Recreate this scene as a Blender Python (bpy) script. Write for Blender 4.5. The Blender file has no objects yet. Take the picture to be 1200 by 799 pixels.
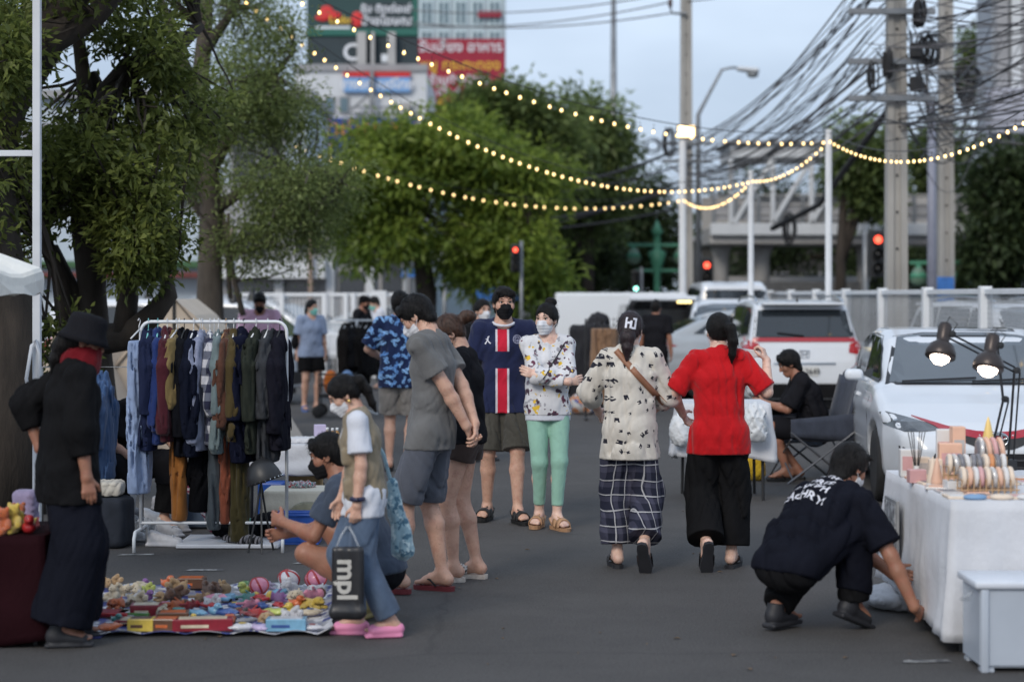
import bpy, bmesh, math, random
import numpy as np
from mathutils import Vector, Matrix
from mathutils.bvhtree import BVHTree
from mathutils.geometry import delaunay_2d_cdt
random.seed(7)
RNG = np.random.default_rng(11)
S = bpy.context.scene
COL = S.collection
R = math.radians
PI = math.pi
# ------------------------------------------------------------------ camera
FPX = 2333.0                      # focal length in photo pixels (1200 wide): 70 mm
cam_d = bpy.data.cameras.new('camera')
cam = bpy.data.objects.new('camera', cam_d)
COL.objects.link(cam)
cam.location = (0, 0, 1.7)
cam.rotation_euler = (R(90), 0, 0)
cam_d.sensor_width = 36
cam_d.lens = 70
cam_d.shift_y = -53.5 / 1200
cam_d.clip_start = .1
cam_d.clip_end = 3000
cam_d.dof.use_dof = True
cam_d.dof.focus_distance = 13.2
cam_d.dof.aperture_fstop = 1.75
S.camera = cam
S.render.resolution_x, S.render.resolution_y = 1024, 681
# ------------------------------------------------------------------ sky and sun
SUN_EL, SUN_AZ = R(34), R(205)
SKYOFF = (.9, .4, .12)
wd = bpy.data.worlds.new('World')
S.world = wd
wd.use_nodes = True
nt = wd.node_tree
bg = nt.nodes['Background']
sky = nt.nodes.new('ShaderNodeTexSky')
sky.sky_type = 'NISHITA'
sky.sun_disc = False
sky.sun_elevation = SUN_EL
sky.sun_rotation = SUN_AZ
sky.dust_density = 2.0
tc = nt.nodes.new('ShaderNodeTexCoord')
mp = nt.nodes.new('ShaderNodeMapping')
mp.inputs['Scale'].default_value = (1.0, 1.0, 2.6)
mp.inputs['Location'].default_value = SKYOFF
nz = nt.nodes.new('ShaderNodeTexNoise')
nz.inputs['Scale'].default_value = 3.2
nz.inputs['Detail'].default_value = 5
nz.inputs['Roughness'].default_value = .45
cr = nt.nodes.new('ShaderNodeValToRGB')
cr.color_ramp.elements[0].position = .3
cr.color_ramp.elements[0].color = (3.3, 4.2, 5.7, 1)
cr.color_ramp.elements[1].position = .66
cr.color_ramp.elements[1].color = (7.5, 8.8, 10.6, 1)
mx = nt.nodes.new('ShaderNodeMix')
mx.data_type = 'RGBA'
mx.inputs[0].default_value = .86
nt.links.new(tc.outputs['Generated'], mp.inputs['Vector'])
nt.links.new(mp.outputs[0], nz.inputs['Vector'])
nt.links.new(nz.outputs['Fac'], cr.inputs['Fac'])
nt.links.new(sky.outputs[0], mx.inputs[6])
nt.links.new(cr.outputs[0], mx.inputs[7])
nt.links.new(mx.outputs[2], bg.inputs['Color'])
bg.inputs['Strength'].default_value = .1
sl = bpy.data.lights.new('sun', 'SUN')
sl.energy = 1.5
sl.angle = R(20)
sl.color = (1, .92, .82)
so = bpy.data.objects.new('sun', sl)
COL.objects.link(so)
# sun azimuth measured clockwise from +Y
sd = Vector((math.sin(SUN_AZ) * math.cos(SUN_EL), math.cos(SUN_AZ) * math.cos(SUN_EL), math.sin(SUN_EL)))
so.rotation_euler = sd.to_track_quat('Z', 'Y').to_euler()
so.location = (0, 0, 30)
S.view_settings.view_transform = 'Standard'
S.view_settings.look = 'None'
S.view_settings.exposure = .2
S.view_settings.gamma = 1
S.view_settings.use_curve_mapping = False
try:
 S.cycles.use_denoising = True
 S.cycles.max_bounces = 6
 S.cycles.transparent_max_bounces = 12
 S.cycles.sample_clamp_indirect = 6
 S.cycles.use_adaptive_sampling = True
except Exception:
 pass
def P(px, py, d):
 """a point seen at photo pixel (px,py) standing d metres away"""
 return Vector(((px - 600) / FPX * d, d, 1.7 - (py - 346) / FPX * d))
def GX(px, d):
 return (px - 600) / FPX * d
def ZY(py, d):
 return 1.7 - (py - 346) / FPX * d
# ------------------------------------------------------------------ materials
def srgb(r, g, b):
 f = lambda c: (c / 255 / 12.92) if c / 255 <= .04045 else ((c / 255 + .055) / 1.055) ** 2.4
 return (f(r), f(g), f(b))
class N:
 """tiny node-graph helper"""
 def __init__(s, m):
  s.t = m.node_tree
 def n(s, typ, **kw):
  o = s.t.nodes.new(typ)
  for k, v in kw.items():
   setattr(o, k, v)
  return o
 def l(s, a, b):
  s.t.links.new(a, b)
 def math(s, op, a, b=None, c=None, clamp=False):
  o = s.t.nodes.new('ShaderNodeMath')
  o.operation = op
  o.use_clamp = clamp
  for i, v in enumerate((a, b, c)):
   if v is None:
    continue
   if isinstance(v, (int, float)):
    o.inputs[i].default_value = v
   else:
    s.t.links.new(v, o.inputs[i])
  return o.outputs[0]
 def mix(s, fac, a, b):
  o = s.t.nodes.new('ShaderNodeMix')
  o.data_type = 'RGBA'
  for i, v in ((0, fac), (6, a), (7, b)):
   if isinstance(v, (int, float)):
    o.inputs[i].default_value = v
   elif isinstance(v, tuple):
    o.inputs[i].default_value = (v[0], v[1], v[2], 1)
   else:
    s.t.links.new(v, o.inputs[i])
  return o.outputs[2]
 def noise(s, vec, scale, detail=3, rough=.5, out='Fac'):
  o = s.n('ShaderNodeTexNoise')
  o.inputs['Scale'].default_value = scale
  o.inputs['Detail'].default_value = detail
  o.inputs['Roughness'].default_value = rough
  if vec is not None:
   s.l(vec, o.inputs['Vector'])
  return o.outputs[out]
 def ramp(s, fac, stops):
  o = s.n('ShaderNodeValToRGB')
  e = o.color_ramp.elements
  while len(e) < len(stops):
   e.new(.5)
  for i, (p, c) in enumerate(stops):
   e[i].position = p
   e[i].color = (c[0], c[1], c[2], 1) if isinstance(c, tuple) else (c, c, c, 1)
  s.l(fac, o.inputs[0])
  return o.outputs[0]
MATS = {}
def mat(name, col=(.5, .5, .5), rough=.6, var=.25, vs=6.0, bump=0.0, bs=40.0, metal=0.0, coat=0.0, spec=None,
  stretch=(1, 1, 1), sss=0, sheen=0, emit=None, es=0, fn=None):
 """procedural material: base colour broken up by noise, optional bump"""
 if name in MATS:
  return MATS[name]
 m = bpy.data.materials.new(name)
 m.use_nodes = True
 MATS[name] = m
 g = N(m)
 b = m.node_tree.nodes['Principled BSDF']
 tcn = g.n('ShaderNodeTexCoord')
 mpn = g.n('ShaderNodeMapping')
 mpn.inputs['Scale'].default_value = stretch
 g.l(tcn.outputs['Object'], mpn.inputs[0])
 vec = mpn.outputs[0]
 lo = tuple(c * (1 - var) for c in col)
 hi = tuple(min(1, c * (1 + var * .8)) for c in col)
 c = g.ramp(g.noise(vec, vs, 4, .55), [(.3, lo), (.7, hi)])
 if fn:
  c = fn(g, vec, c, tcn)
 g.l(c, b.inputs['Base Color'])
 b.inputs['Roughness'].default_value = rough
 b.inputs['Metallic'].default_value = metal
 b.inputs['Coat Weight'].default_value = coat
 b.inputs['Coat Roughness'].default_value = .05
 if spec is not None:
  b.inputs['Specular IOR Level'].default_value = spec
 if sheen:
  b.inputs['Sheen Weight'].default_value = sheen
 if sss:
  b.inputs['Subsurface Weight'].default_value = sss
  b.inputs['Subsurface Radius'].default_value = (.012, .005, .003)
 if emit:
  b.inputs['Emission Color'].default_value = (*emit, 1)
  b.inputs['Emission Strength'].default_value = es
 if bump:
  bn = g.n('ShaderNodeBump')
  bn.inputs['Strength'].default_value = bump
  bn.inputs['Distance'].default_value = .01
  g.l(g.noise(vec, bs, 4, .6), bn.inputs['Height'])
  g.l(bn.outputs[0], b.inputs['Normal'])
 return m
def glass_dark(name, col=(.012, .014, .017), rough=.04):
 return mat(name, col, rough, .1, 2, spec=.6, coat=.5)
def see_through(name, col, alpha, rough=.1):
 m = mat(name, col, rough, .05)
 m.node_tree.nodes['Principled BSDF'].inputs['Alpha'].default_value = alpha
 return m
CLOTH = {}
def cloth(name, col, var=.18, vs=5, fn=None, rough=.85):
 return mat('cloth_' + name, col, rough, var, vs, bump=.6, bs=24, stretch=(1, 1, .55), sheen=.15 if max(col) > .05 else 0, fn=fn, spec=.2 if max(col) > .03 else .07)
# ------------------------------------------------------------------ objects
def tag(o, label=None, cat=None, group=None, kind=None):
 if label:
  o['label'] = label
 if cat:
  o['category'] = cat
 if group:
  o['group'] = group
 if kind:
  o['kind'] = kind
 return o
def thing(name, label, cat, loc=(0, 0, 0), rz=0, group=None):
 o = bpy.data.objects.new(name, None)
 o.empty_display_size = .1
 COL.objects.link(o)
 o.location = loc
 o.rotation_euler = (0, 0, rz)
 return tag(o, label, cat, group)
def link(name, me, m=None, parent=None, loc=None, rot=None):
 o = bpy.data.objects.new(name, me)
 COL.objects.link(o)
 if m is not None:
  if len(me.materials) == 0:
   me.materials.append(m)
  elif me.materials[0] != m:
   o.material_slots[0].link = 'OBJECT'
   o.material_slots[0].material = m
 if parent:
  o.parent = parent
 if loc is not None:
  o.location = loc
 if rot is not None:
  o.rotation_euler = rot
 return o
def copy_tree(o, parent=None):
 c = o.copy()
 COL.objects.link(c)
 c.parent = parent
 for ch in list(o.children):
  copy_tree(ch, c)
 return c
class MB:
 """collects vertices and faces of one mesh"""
 def __init__(s):
  s.v, s.f = [], []
 def add(s, vs, fs):
  n = len(s.v)
  s.v += [tuple(p) for p in vs]
  s.f += [tuple(i + n for i in q) for q in fs]
  return s
 def box(s, x0, x1, y0, y1, z0, z1, M=None):
  vs = [(x, y, z) for x in (x0, x1) for y in (y0, y1) for z in (z0, z1)]
  if M is not None:
   vs = [M @ Vector(p) for p in vs]
  return s.add(vs, [(0, 1, 3, 2), (4, 6, 7, 5), (0, 4, 5, 1), (2, 3, 7, 6), (0, 2, 6, 4), (1, 5, 7, 3)])
 def rbox(s, x0, x1, y0, y1, z0, z1, b=.01, M=None):
  """box with chamfered edges"""
  bm = bmesh.new()
  bmesh.ops.create_cube(bm, size=1)
  for v in bm.verts:
   v.co = Vector((x0 + (v.co.x + .5) * (x1 - x0), y0 + (v.co.y + .5) * (y1 - y0), z0 + (v.co.z + .5) * (z1 - z0)))
  bmesh.ops.bevel(bm, geom=list(bm.edges), offset=b, segments=2, affect='EDGES', profile=.5)
  vs = [(M @ v.co if M is not None else v.co.copy()) for v in bm.verts]
  bm.verts.index_update()
  fs = [[v.index for v in f.verts] for f in bm.faces]
  bm.free()
  return s.add(vs, fs)
 def tube(s, pts, r, n=8, cap=True):
  pts = [Vector(p) for p in pts]
  rs = r if isinstance(r, (list, tuple)) else [r] * len(pts)
  rings = []
  up = None
  for i, p in enumerate(pts):
   t = (pts[min(i + 1, len(pts) - 1)] - pts[max(i - 1, 0)])
   if t.length < 1e-9:
    t = Vector((0, 0, 1))
   t.normalize()
   if up is None:
    up = Vector((1, 0, 0)) if abs(t.x) < .8 else Vector((0, 1, 0))
   a = (up - t * up.dot(t))
   if a.length < 1e-6:
    a = t.orthogonal()
   a.normalize()
   up = a
   b = t.cross(a)
   rings.append([p + (a * math.cos(2 * PI * k / n) + b * math.sin(2 * PI * k / n)) * rs[i] for k in range(n)])
  vs = [q for ring in rings for q in ring]
  fs = []
  for i in range(len(pts) - 1):
   for k in range(n):
    k2 = (k + 1) % n
    fs.append((i * n + k, i * n + k2, (i + 1) * n + k2, (i + 1) * n + k))
  if cap:
   fs.append(tuple(range(n))[::-1])
   fs.append(tuple((len(pts) - 1) * n + k for k in range(n)))
  return s.add(vs, fs)
 def lathe(s, prof, n=16, M=None, c=(0, 0, 0)):
  vs, fs = [], []
  for (r, z) in prof:
   for k in range(n):
    p = Vector((r * math.cos(2 * PI * k / n) + c[0], r * math.sin(2 * PI * k / n) + c[1], z + c[2]))
    vs.append(M @ p if M is not None else p)
  for i in range(len(prof) - 1):
   for k in range(n):
    k2 = (k + 1) % n
    fs.append((i * n + k, i * n + k2, (i + 1) * n + k2, (i + 1) * n + k))
  if prof[0][0] > 1e-4:
   fs.append(tuple(range(n))[::-1])
  if prof[-1][0] > 1e-4:
   fs.append(tuple((len(prof) - 1) * n + k for k in range(n)))
  return s.add(vs, fs)
 def prism(s, poly, y0, y1, M=None):
  """polygon in (x,z) pulled from y0 to y1"""
  n = len(poly)
  vs = [Vector((x, y0, z)) for x, z in poly] + [Vector((x, y1, z)) for x, z in poly]
  if M is not None:
   vs = [M @ v for v in vs]
  fs = [tuple(range(n)), tuple(range(2 * n - 1, n - 1, -1))]
  fs += [(i, i + n, (i + 1) % n + n, (i + 1) % n) for i in range(n)]
  return s.add(vs, fs)
 def mesh(s, name, smooth=False):
  me = bpy.data.meshes.new(name)
  me.from_pydata(s.v, [], s.f)
  if smooth:
   me.polygons.foreach_set('use_smooth', [True] * len(me.polygons))
  me.update()
  return me
 def build(s, name, m, parent=None, smooth=False, loc=None, rot=None):
  me = s.mesh(name, smooth)
  bm = bmesh.new()
  bm.from_mesh(me)
  bmesh.ops.recalc_face_normals(bm, faces=bm.faces)
  bm.to_mesh(me)
  bm.free()
  return link(name, me, m, parent, loc, rot)
def np_mesh(name, V, F, smooth=True):
 """mesh from numpy verts and equal-sized faces"""
 V = np.asarray(V, np.float32)
 F = np.asarray(F, np.int32)
 me = bpy.data.meshes.new(name)
 me.vertices.add(len(V))
 me.vertices.foreach_set('co', V.ravel())
 k = F.shape[1]
 me.loops.add(F.size)
 me.loops.foreach_set('vertex_index', F.ravel())
 me.polygons.add(len(F))
 me.polygons.foreach_set('loop_start', np.arange(0, F.size, k, dtype=np.int32))
 if smooth:
  me.polygons.foreach_set('use_smooth', np.ones(len(F), bool))
 me.update(calc_edges=True)
 return me
def rotz(a):
 return Matrix.Rotation(a, 4, 'Z')
# ------------------------------------------------------------------ implicit surfaces (smooth bodies, cloth, car shells)
def smin(a, b, k):
 if k <= 0:
  return np.minimum(a, b)
 h = np.clip(.5 + .5 * (a - b) / k, 0, 1)
 return a * (1 - h) + b * h - k * h * (1 - h)
def smax(a, b, k):
 return -smin(-a, -b, k)
class Field:
 def __init__(s, lo, hi, h):
  s.h = h
  s.lo = np.array(lo, float)
  n = np.maximum(4, np.ceil((np.array(hi) - s.lo) / h).astype(int) + 1)
  s.ax = [s.lo[i] + h * np.arange(n[i]) for i in range(3)]
  s.D = np.full(tuple(n), .6, np.float32)
  s.ends = []
 def sl(s, lo, hi):
  out = []
  for i in range(3):
   a = int(np.searchsorted(s.ax[i], lo[i]))
   b = int(np.searchsorted(s.ax[i], hi[i]))
   out.append(slice(max(0, a - 1), min(len(s.ax[i]), b + 1)))
  return tuple(out)
 def xyz(s, q=None):
  q = q or (slice(None),) * 3
  return (s.ax[0][q[0]][:, None, None].astype(np.float32), s.ax[1][q[1]][None, :, None].astype(np.float32),
    s.ax[2][q[2]][None, None, :].astype(np.float32))
 def put(s, q, d, k, op):
  D = s.D[q]
  if op == 'add':
   s.D[q] = smin(D, d, k)
  elif op == 'sub':
   s.D[q] = smax(D, -d, k)
 def cap(s, a, b, ra, rb=None, k=.02, op='add', side=None, fa=False, fb=False):
  """capsule from a to b; ra, rb a radius or (side radius, other radius); fa, fb flat ends"""
  a, b = np.array(a, float), np.array(b, float)
  rb = ra if rb is None else rb
  wa, da = ra if isinstance(ra, tuple) else (ra, ra)
  wb, db = rb if isinstance(rb, tuple) else (rb, rb)
  m = max(wa, da, wb, db) + k + 2.5 * s.h
  q = s.sl(np.minimum(a, b) - m, np.maximum(a, b) + m)
  X, Y, Z = s.xyz(q)
  if X.size == 0 or Y.size == 0 or Z.size == 0:
   return s
  ab = b - a
  L = float(np.linalg.norm(ab)) + 1e-9
  u = ab / L
  px, py, pz = X - a[0], Y - a[1], Z - a[2]
  al = px * u[0] + py * u[1] + pz * u[2]
  t = np.clip(al / L, 0, 1)
  W = wa + (wb - wa) * t
  Dp = da + (db - da) * t
  tl = al - t * L
  if side is None:
   d2 = px * px + py * py + pz * pz - al * al
   d = np.sqrt(np.maximum(d2, 0) + (0 if (fa or fb) else 1) * tl * tl) - W
   if fa or fb:
    d = np.sqrt(np.maximum(d2, 0) + np.where(((al < 0) & (not fa)) | ((al > L) & (not fb)), tl * tl, 0)) - W
  else:
   sd_ = np.array(side, float)
   sd_ = sd_ - u * sd_.dot(u)
   sd_ /= np.linalg.norm(sd_)
   f = np.cross(u, sd_)
   cs = px * sd_[0] + py * sd_[1] + pz * sd_[2]
   cf = px * f[0] + py * f[1] + pz * f[2]
   mr = np.minimum(W, Dp)
   tt = tl
   if fa:
    tt = np.where(al < 0, 0, tt)
   if fb:
    tt = np.where(al > L, 0, tt)
   d = (np.sqrt((cs / W) ** 2 + (cf / Dp) ** 2 + (tt / mr) ** 2) - 1) * mr
  if fa:
   d = np.maximum(d, -al)
   s.ends.append((a, -u, max(wa, da)))
  if fb:
   d = np.maximum(d, al - L)
   s.ends.append((b, u, max(wb, db)))
  s.put(q, d, k, op)
  return s
 def blob(s, c, r, k=.02, op='add', M=None):
  """ellipsoid; M 3x3 whose columns are its axes"""
  c = np.array(c, float)
  r = np.array(r if hasattr(r, '__len__') else (r, r, r), float)
  m = r.max() + k + 2.5 * s.h
  q = s.sl(c - m, c + m)
  X, Y, Z = s.xyz(q)
  if X.size == 0 or Y.size == 0 or Z.size == 0:
   return s
  p = [X - c[0], Y - c[1], Z - c[2]]
  if M is not None:
   A = np.array(M)
   p = [p[0] * A[0, i] + p[1] * A[1, i] + p[2] * A[2, i] for i in range(3)]
  k0 = np.sqrt((p[0] / r[0]) ** 2 + (p[1] / r[1]) ** 2 + (p[2] / r[2]) ** 2)
  k1 = np.sqrt((p[0] / r[0] ** 2) ** 2 + (p[1] / r[1] ** 2) ** 2 + (p[2] / r[2] ** 2) ** 2) + 1e-6
  s.put(q, k0 * (k0 - 1) / k1, k, op)
  return s
 def box(s, c, r, rad=.01, k=.01, op='add', M=None):
  c = np.array(c, float)
  m = float(np.linalg.norm(r)) + k + 2.5 * s.h
  q = s.sl(c - m, c + m)
  X, Y, Z = s.xyz(q)
  if X.size == 0 or Y.size == 0 or Z.size == 0:
   return s
  p = [X - c[0], Y - c[1], Z - c[2]]
  if M is not None:
   A = np.array(M)
   p = [p[0] * A[0, i] + p[1] * A[1, i] + p[2] * A[2, i] for i in range(3)]
  e = [np.abs(p[i]) - (r[i] - rad) for i in range(3)]
  d = np.sqrt(sum(np.maximum(x, 0) ** 2 for x in e)) + np.minimum(np.maximum(np.maximum(e[0], e[1]), e[2]), 0) - rad
  s.put(q, d, k, op)
  return s
 def plane(s, p, n, k=0):
  """keep the side the normal points away from"""
  p, n = np.array(p, float), np.array(n, float)
  n = n / np.linalg.norm(n)
  X, Y, Z = s.xyz()
  s.D = smax(s.D, ((X - p[0]) * n[0] + (Y - p[1]) * n[1] + (Z - p[2]) * n[2]).astype(np.float32), k)
  return s
 def folds(s, amp, wl=.12, seed=0, n=5, down=2.5, zr=None):
  """cloth folds: sums of slanted waves, longer along the drop"""
  rg = np.random.default_rng(seed)
  X, Y, Z = s.xyz()
  acc = 0
  U = rg.uniform
  wob = np.sin(X * 7 + U(0, 6) + Z * 3) + np.sin(Y * 6 + U(0, 6)) + np.sin(Z * 5 + X * 4 + U(0, 6))
  for i in range(n):
   th = U(-.75, .75) + (PI / 2 if i % 3 == 2 else 0)
   kk = 2 * PI / (wl * U(.8, 1.7))
   ph = kk * (math.cos(th) * X + math.sin(th) * Y + U(-1, 1) / down * Z) + U(0, 6.3) + wob * U(.5, 1.0)
   env = np.clip(.45 + .75 * np.sin(Z * U(5, 10) + X * U(-6, 6) + U(0, 6)), 0, 1)
   w = np.sin(ph)
   acc = acc + env * (np.exp(-(w / .38) ** 2) * 1.7 - .45 - .35 * w)
  a = amp / math.sqrt(n)
  for e, u, r in s.ends:      # cut edges stay straight
   q = s.sl(e - r * 1.7 - .06, e + r * 1.7 + .06)
   x, y, z = s.xyz(q)
   al = (x - e[0]) * u[0] + (y - e[1]) * u[1] + (z - e[2]) * u[2]
   if not isinstance(a, np.ndarray):
    a = np.full(s.D.shape, a, np.float32)
   a[q] = a[q] * np.clip(np.abs(al) / .045, .08, 1)
  if zr is not None:      # fold strength grows towards the lower end
   a = a * np.clip((zr[0] - Z) / (zr[0] - zr[1]), .35, 1)
  s.D = (s.D + a * acc).astype(np.float32)
  return s
 def mesh(s, name, smooth=True):
  D = s.D
  D = np.pad(D, 1, constant_values=.3)
  V, F = surface_net(D)
  V = (V - 1) * s.h + s.lo
  return np_mesh(name, V, F, smooth), V, F
 def raw(s):
  V, F = surface_net(np.pad(s.D, 1, constant_values=.3))
  return (V - 1) * s.h + s.lo, F
def surface_net(D):
 """naive surface nets: one vertex per sign-changing cell, one quad per sign-changing edge"""
 n0, n1, n2 = D.shape
 I = (D < 0)
 c = I[:-1, :-1, :-1].astype(np.int8)
 tot = np.zeros((n0 - 1, n1 - 1, n2 - 1), np.int8)
 for a in (0, 1):
  for b in (0, 1):
   for e in (0, 1):
    tot += I[a:n0 - 1 + a, b:n1 - 1 + b, e:n2 - 1 + e]
 cells = np.argwhere((tot > 0) & (tot < 8))
 if len(cells) == 0:
  return np.zeros((0, 3)), np.zeros((0, 4), int)
 idx = np.full(tot.shape, -1, np.int64)
 idx[cells[:, 0], cells[:, 1], cells[:, 2]] = np.arange(len(cells))
 corner = np.array([(a, b, e) for a in (0, 1) for b in (0, 1) for e in (0, 1)])
 val = np.stack([D[cells[:, 0] + o[0], cells[:, 1] + o[1], cells[:, 2] + o[2]] for o in corner], 1)
 acc = np.zeros((len(cells), 3))
 cnt = np.zeros(len(cells))
 for i in range(8):
  for j in range(i + 1, 8):
   df = corner[j] - corner[i]
   if np.abs(df).sum() != 1:
    continue
   ch = (val[:, i] < 0) != (val[:, j] < 0)
   t = np.where(ch, val[:, i] / np.where(ch, val[:, i] - val[:, j], 1), 0)
   acc += ch[:, None] * (corner[i] + t[:, None] * df)
   cnt += ch
 V = cells + acc / cnt[:, None]
 F = []
 for ax in range(3):
  o = [slice(None)] * 3
  o2 = [slice(None)] * 3
  o[ax] = slice(0, -1)
  o2[ax] = slice(1, None)
  e = np.argwhere(I[tuple(o)] != I[tuple(o2)])
  b, g = (ax + 1) % 3, (ax + 2) % 3
  ok = (e[:, b] > 0) & (e[:, g] > 0) & (e[:, b] < D.shape[b] - 1) & (e[:, g] < D.shape[g] - 1)
  e = e[ok]
  q = []
  for db, dg in ((-1, -1), (0, -1), (0, 0), (-1, 0)):
   w = e.copy()
   w[:, b] += db
   w[:, g] += dg
   q.append(idx[w[:, 0], w[:, 1], w[:, 2]])
  q = np.stack(q, 1)
  inside = I[e[:, 0], e[:, 1], e[:, 2]]
  q[~inside] = q[~inside][:, ::-1]
  F.append(q)
 return V, np.concatenate(F)
def poly_sdf(poly, U, Vv):
 """signed distance to a closed 2-D polygon on broadcastable arrays"""
 poly = np.array(poly, float)
 U, Vv = np.broadcast_arrays(U, Vv)
 d = np.full(U.shape, 1e9)
 sgn = np.ones(U.shape)
 n = len(poly)
 for i in range(n):
  a, b = poly[i], poly[i - 1]
  e = b - a
  wx, wy = U - a[0], Vv - a[1]
  t = np.clip((wx * e[0] + wy * e[1]) / (e.dot(e) + 1e-12), 0, 1)
  d = np.minimum(d, (wx - e[0] * t) ** 2 + (wy - e[1] * t) ** 2)
  c1, c2, c3 = Vv >= a[1], Vv < b[1], e[0] * wy > e[1] * wx
  flip = (c1 & c2 & c3) | (~c1 & ~c2 & ~c3)
  sgn = np.where(flip, -sgn, sgn)
 return (sgn * np.sqrt(d)).astype(np.float32)
def bvh_of(V, F):
 return BVHTree.FromPolygons([tuple(map(float, v)) for v in V], [tuple(map(int, f)) for f in F])
def patch(bvh, poly, M, off=.004, thick=.008, res=.06, reach=5.0):
 """a thin panel lying on a surface: 2-D polygon (u,v) placed by M (local z points at the surface), each point cast on to it.
 Returns verts and faces."""
 pts = []
 n = len(poly)
 for i in range(n):
  a, b = Vector(poly[i]), Vector(poly[(i + 1) % n])
  m = max(1, int((b - a).length / res))
  for j in range(m):
   pts.append(a.lerp(b, j / m))
 nb = len(pts)
 edges = [(i, (i + 1) % nb) for i in range(nb)]
 us = [p.x for p in pts]
 vs = [p.y for p in pts]
 u = min(us) + res / 2
 parr = np.array([(p.x, p.y) for p in pts])
 while u < max(us):
  v = min(vs) + res / 2
  while v < max(vs):
   if poly_sdf(parr, np.array([u]), np.array([v]))[0] < -res * .35:
    pts.append(Vector((u, v)))
   v += res
  u += res
 r = delaunay_2d_cdt([Vector((p.x, p.y)) for p in pts], edges, [], 1, 1e-6)
 vv, ee, ff = r[0], r[1], r[2]
 dirn = (M.to_3x3() @ Vector((0, 0, 1))).normalized()
 V = []
 bad = set()
 for i, p in enumerate(vv):
  o = M @ Vector((p.x, p.y, 0))
  h = bvh.ray_cast(o, dirn, reach)
  if h[0] is None:
   h2 = bvh.find_nearest(o)
   V.append((h2[0], -dirn))
   if h2[0] is None or (h2[0] - o).length > reach:
    bad.add(i)
  else:
   nn = h[1]
   if nn.dot(dirn) > 0:
    nn = -nn
   V.append((h[0], (nn - dirn * .6).normalized()))
 top = [p + nrm * off for p, nrm in V]
 bot = [p + nrm * (off - thick) for p, nrm in V]
 nV = len(V)
 F = []
 cnt = {}
 for f in ff:
  a, b, c = [top[i] for i in f]
  if (b - a).cross(c - a).dot(dirn) > 0:
   f = f[::-1]
  F.append(tuple(f))
  F.append(tuple(i + nV for i in f[::-1]))
  for i in range(len(f)):
   e = (f[i], f[(i + 1) % len(f)])
   cnt[e] = cnt.get(e, 0) + 1
 for (i, j) in cnt:
  if (j, i) not in cnt:
   F.append((j, i, i + nV, j + nV))
 return top + bot, F
def text_mesh(body, size=1.0, extrude=.0, align='CENTER', bold=0.0):
 cu = bpy.data.curves.new('lettering', 'FONT')
 cu.body = body
 cu.size = size
 cu.align_x = align
 cu.align_y = 'CENTER'
 cu.extrude = extrude
 cu.offset = bold
 cu.resolution_u = 3
 o = bpy.data.objects.new('lettering', cu)
 COL.objects.link(o)
 bpy.context.view_layer.update()
 dg = bpy.context.evaluated_depsgraph_get()
 me = bpy.data.meshes.new_from_object(o.evaluated_get(dg))
 bpy.data.objects.remove(o)
 bpy.data.curves.remove(cu)
 return me
# ================================================================== PEOPLE
def skin_fn(g, v, c, t):
 n = g.noise(t.outputs['Object'], 22, 4, .6)
 c = g.mix(g.ramp(n, [(.48, 0.0), (.68, .35)]), c, (.36, .12, .085))
 m = g.noise(t.outputs['Object'], 70, 2, .5)
 return g.mix(g.ramp(m, [(.60, 0.0), (.74, .3)]), c, (.16, .07, .045))
SKIN = mat('skin', srgb(208, 166, 144), .5, .13, 9, sss=.12, bump=.15, bs=90, fn=skin_fn)
SKIN_TAN = mat('skin_tan', srgb(158, 112, 90), .5, .15, 9, sss=.1, bump=.15, bs=90, fn=skin_fn)
SKIN_PALE = mat('skin_pale', srgb(222, 186, 168), .5, .12, 9, sss=.12, bump=.15, bs=90, fn=skin_fn)
HAIR = mat('hair_black', (.008, .007, .007), .5, .6, 60, bump=1, bs=150, stretch=(1, 1, .12), spec=.22)
HAIR_B = mat('hair_brown', (.055, .026, .015), .42, .5, 60, bump=.6, bs=190, stretch=(1, 1, .15), spec=.4)
EYEW = mat('eye_white', (.7, .68, .66), .2, .02)
EYED = mat('eye_dark', (.012, .008, .006), .1, .02)
def ik(a, c, l1, l2, pole):
 a, c = Vector(a), Vector(c)
 d = c - a
 L = max(min(d.length, .995 * (l1 + l2)), abs(l1 - l2) + .02)
 u = d.normalized()
 c = a + u * L
 x = (l1 * l1 - l2 * l2 + L * L) / (2 * L)
 h = math.sqrt(max(l1 * l1 - x * x, 0))
 p = Vector(pole)
 p = p - u * p.dot(u)
 if p.length < 1e-5:
  p = u.orthogonal()
 p.normalize()
 return a + u * x + p * h, c
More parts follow.
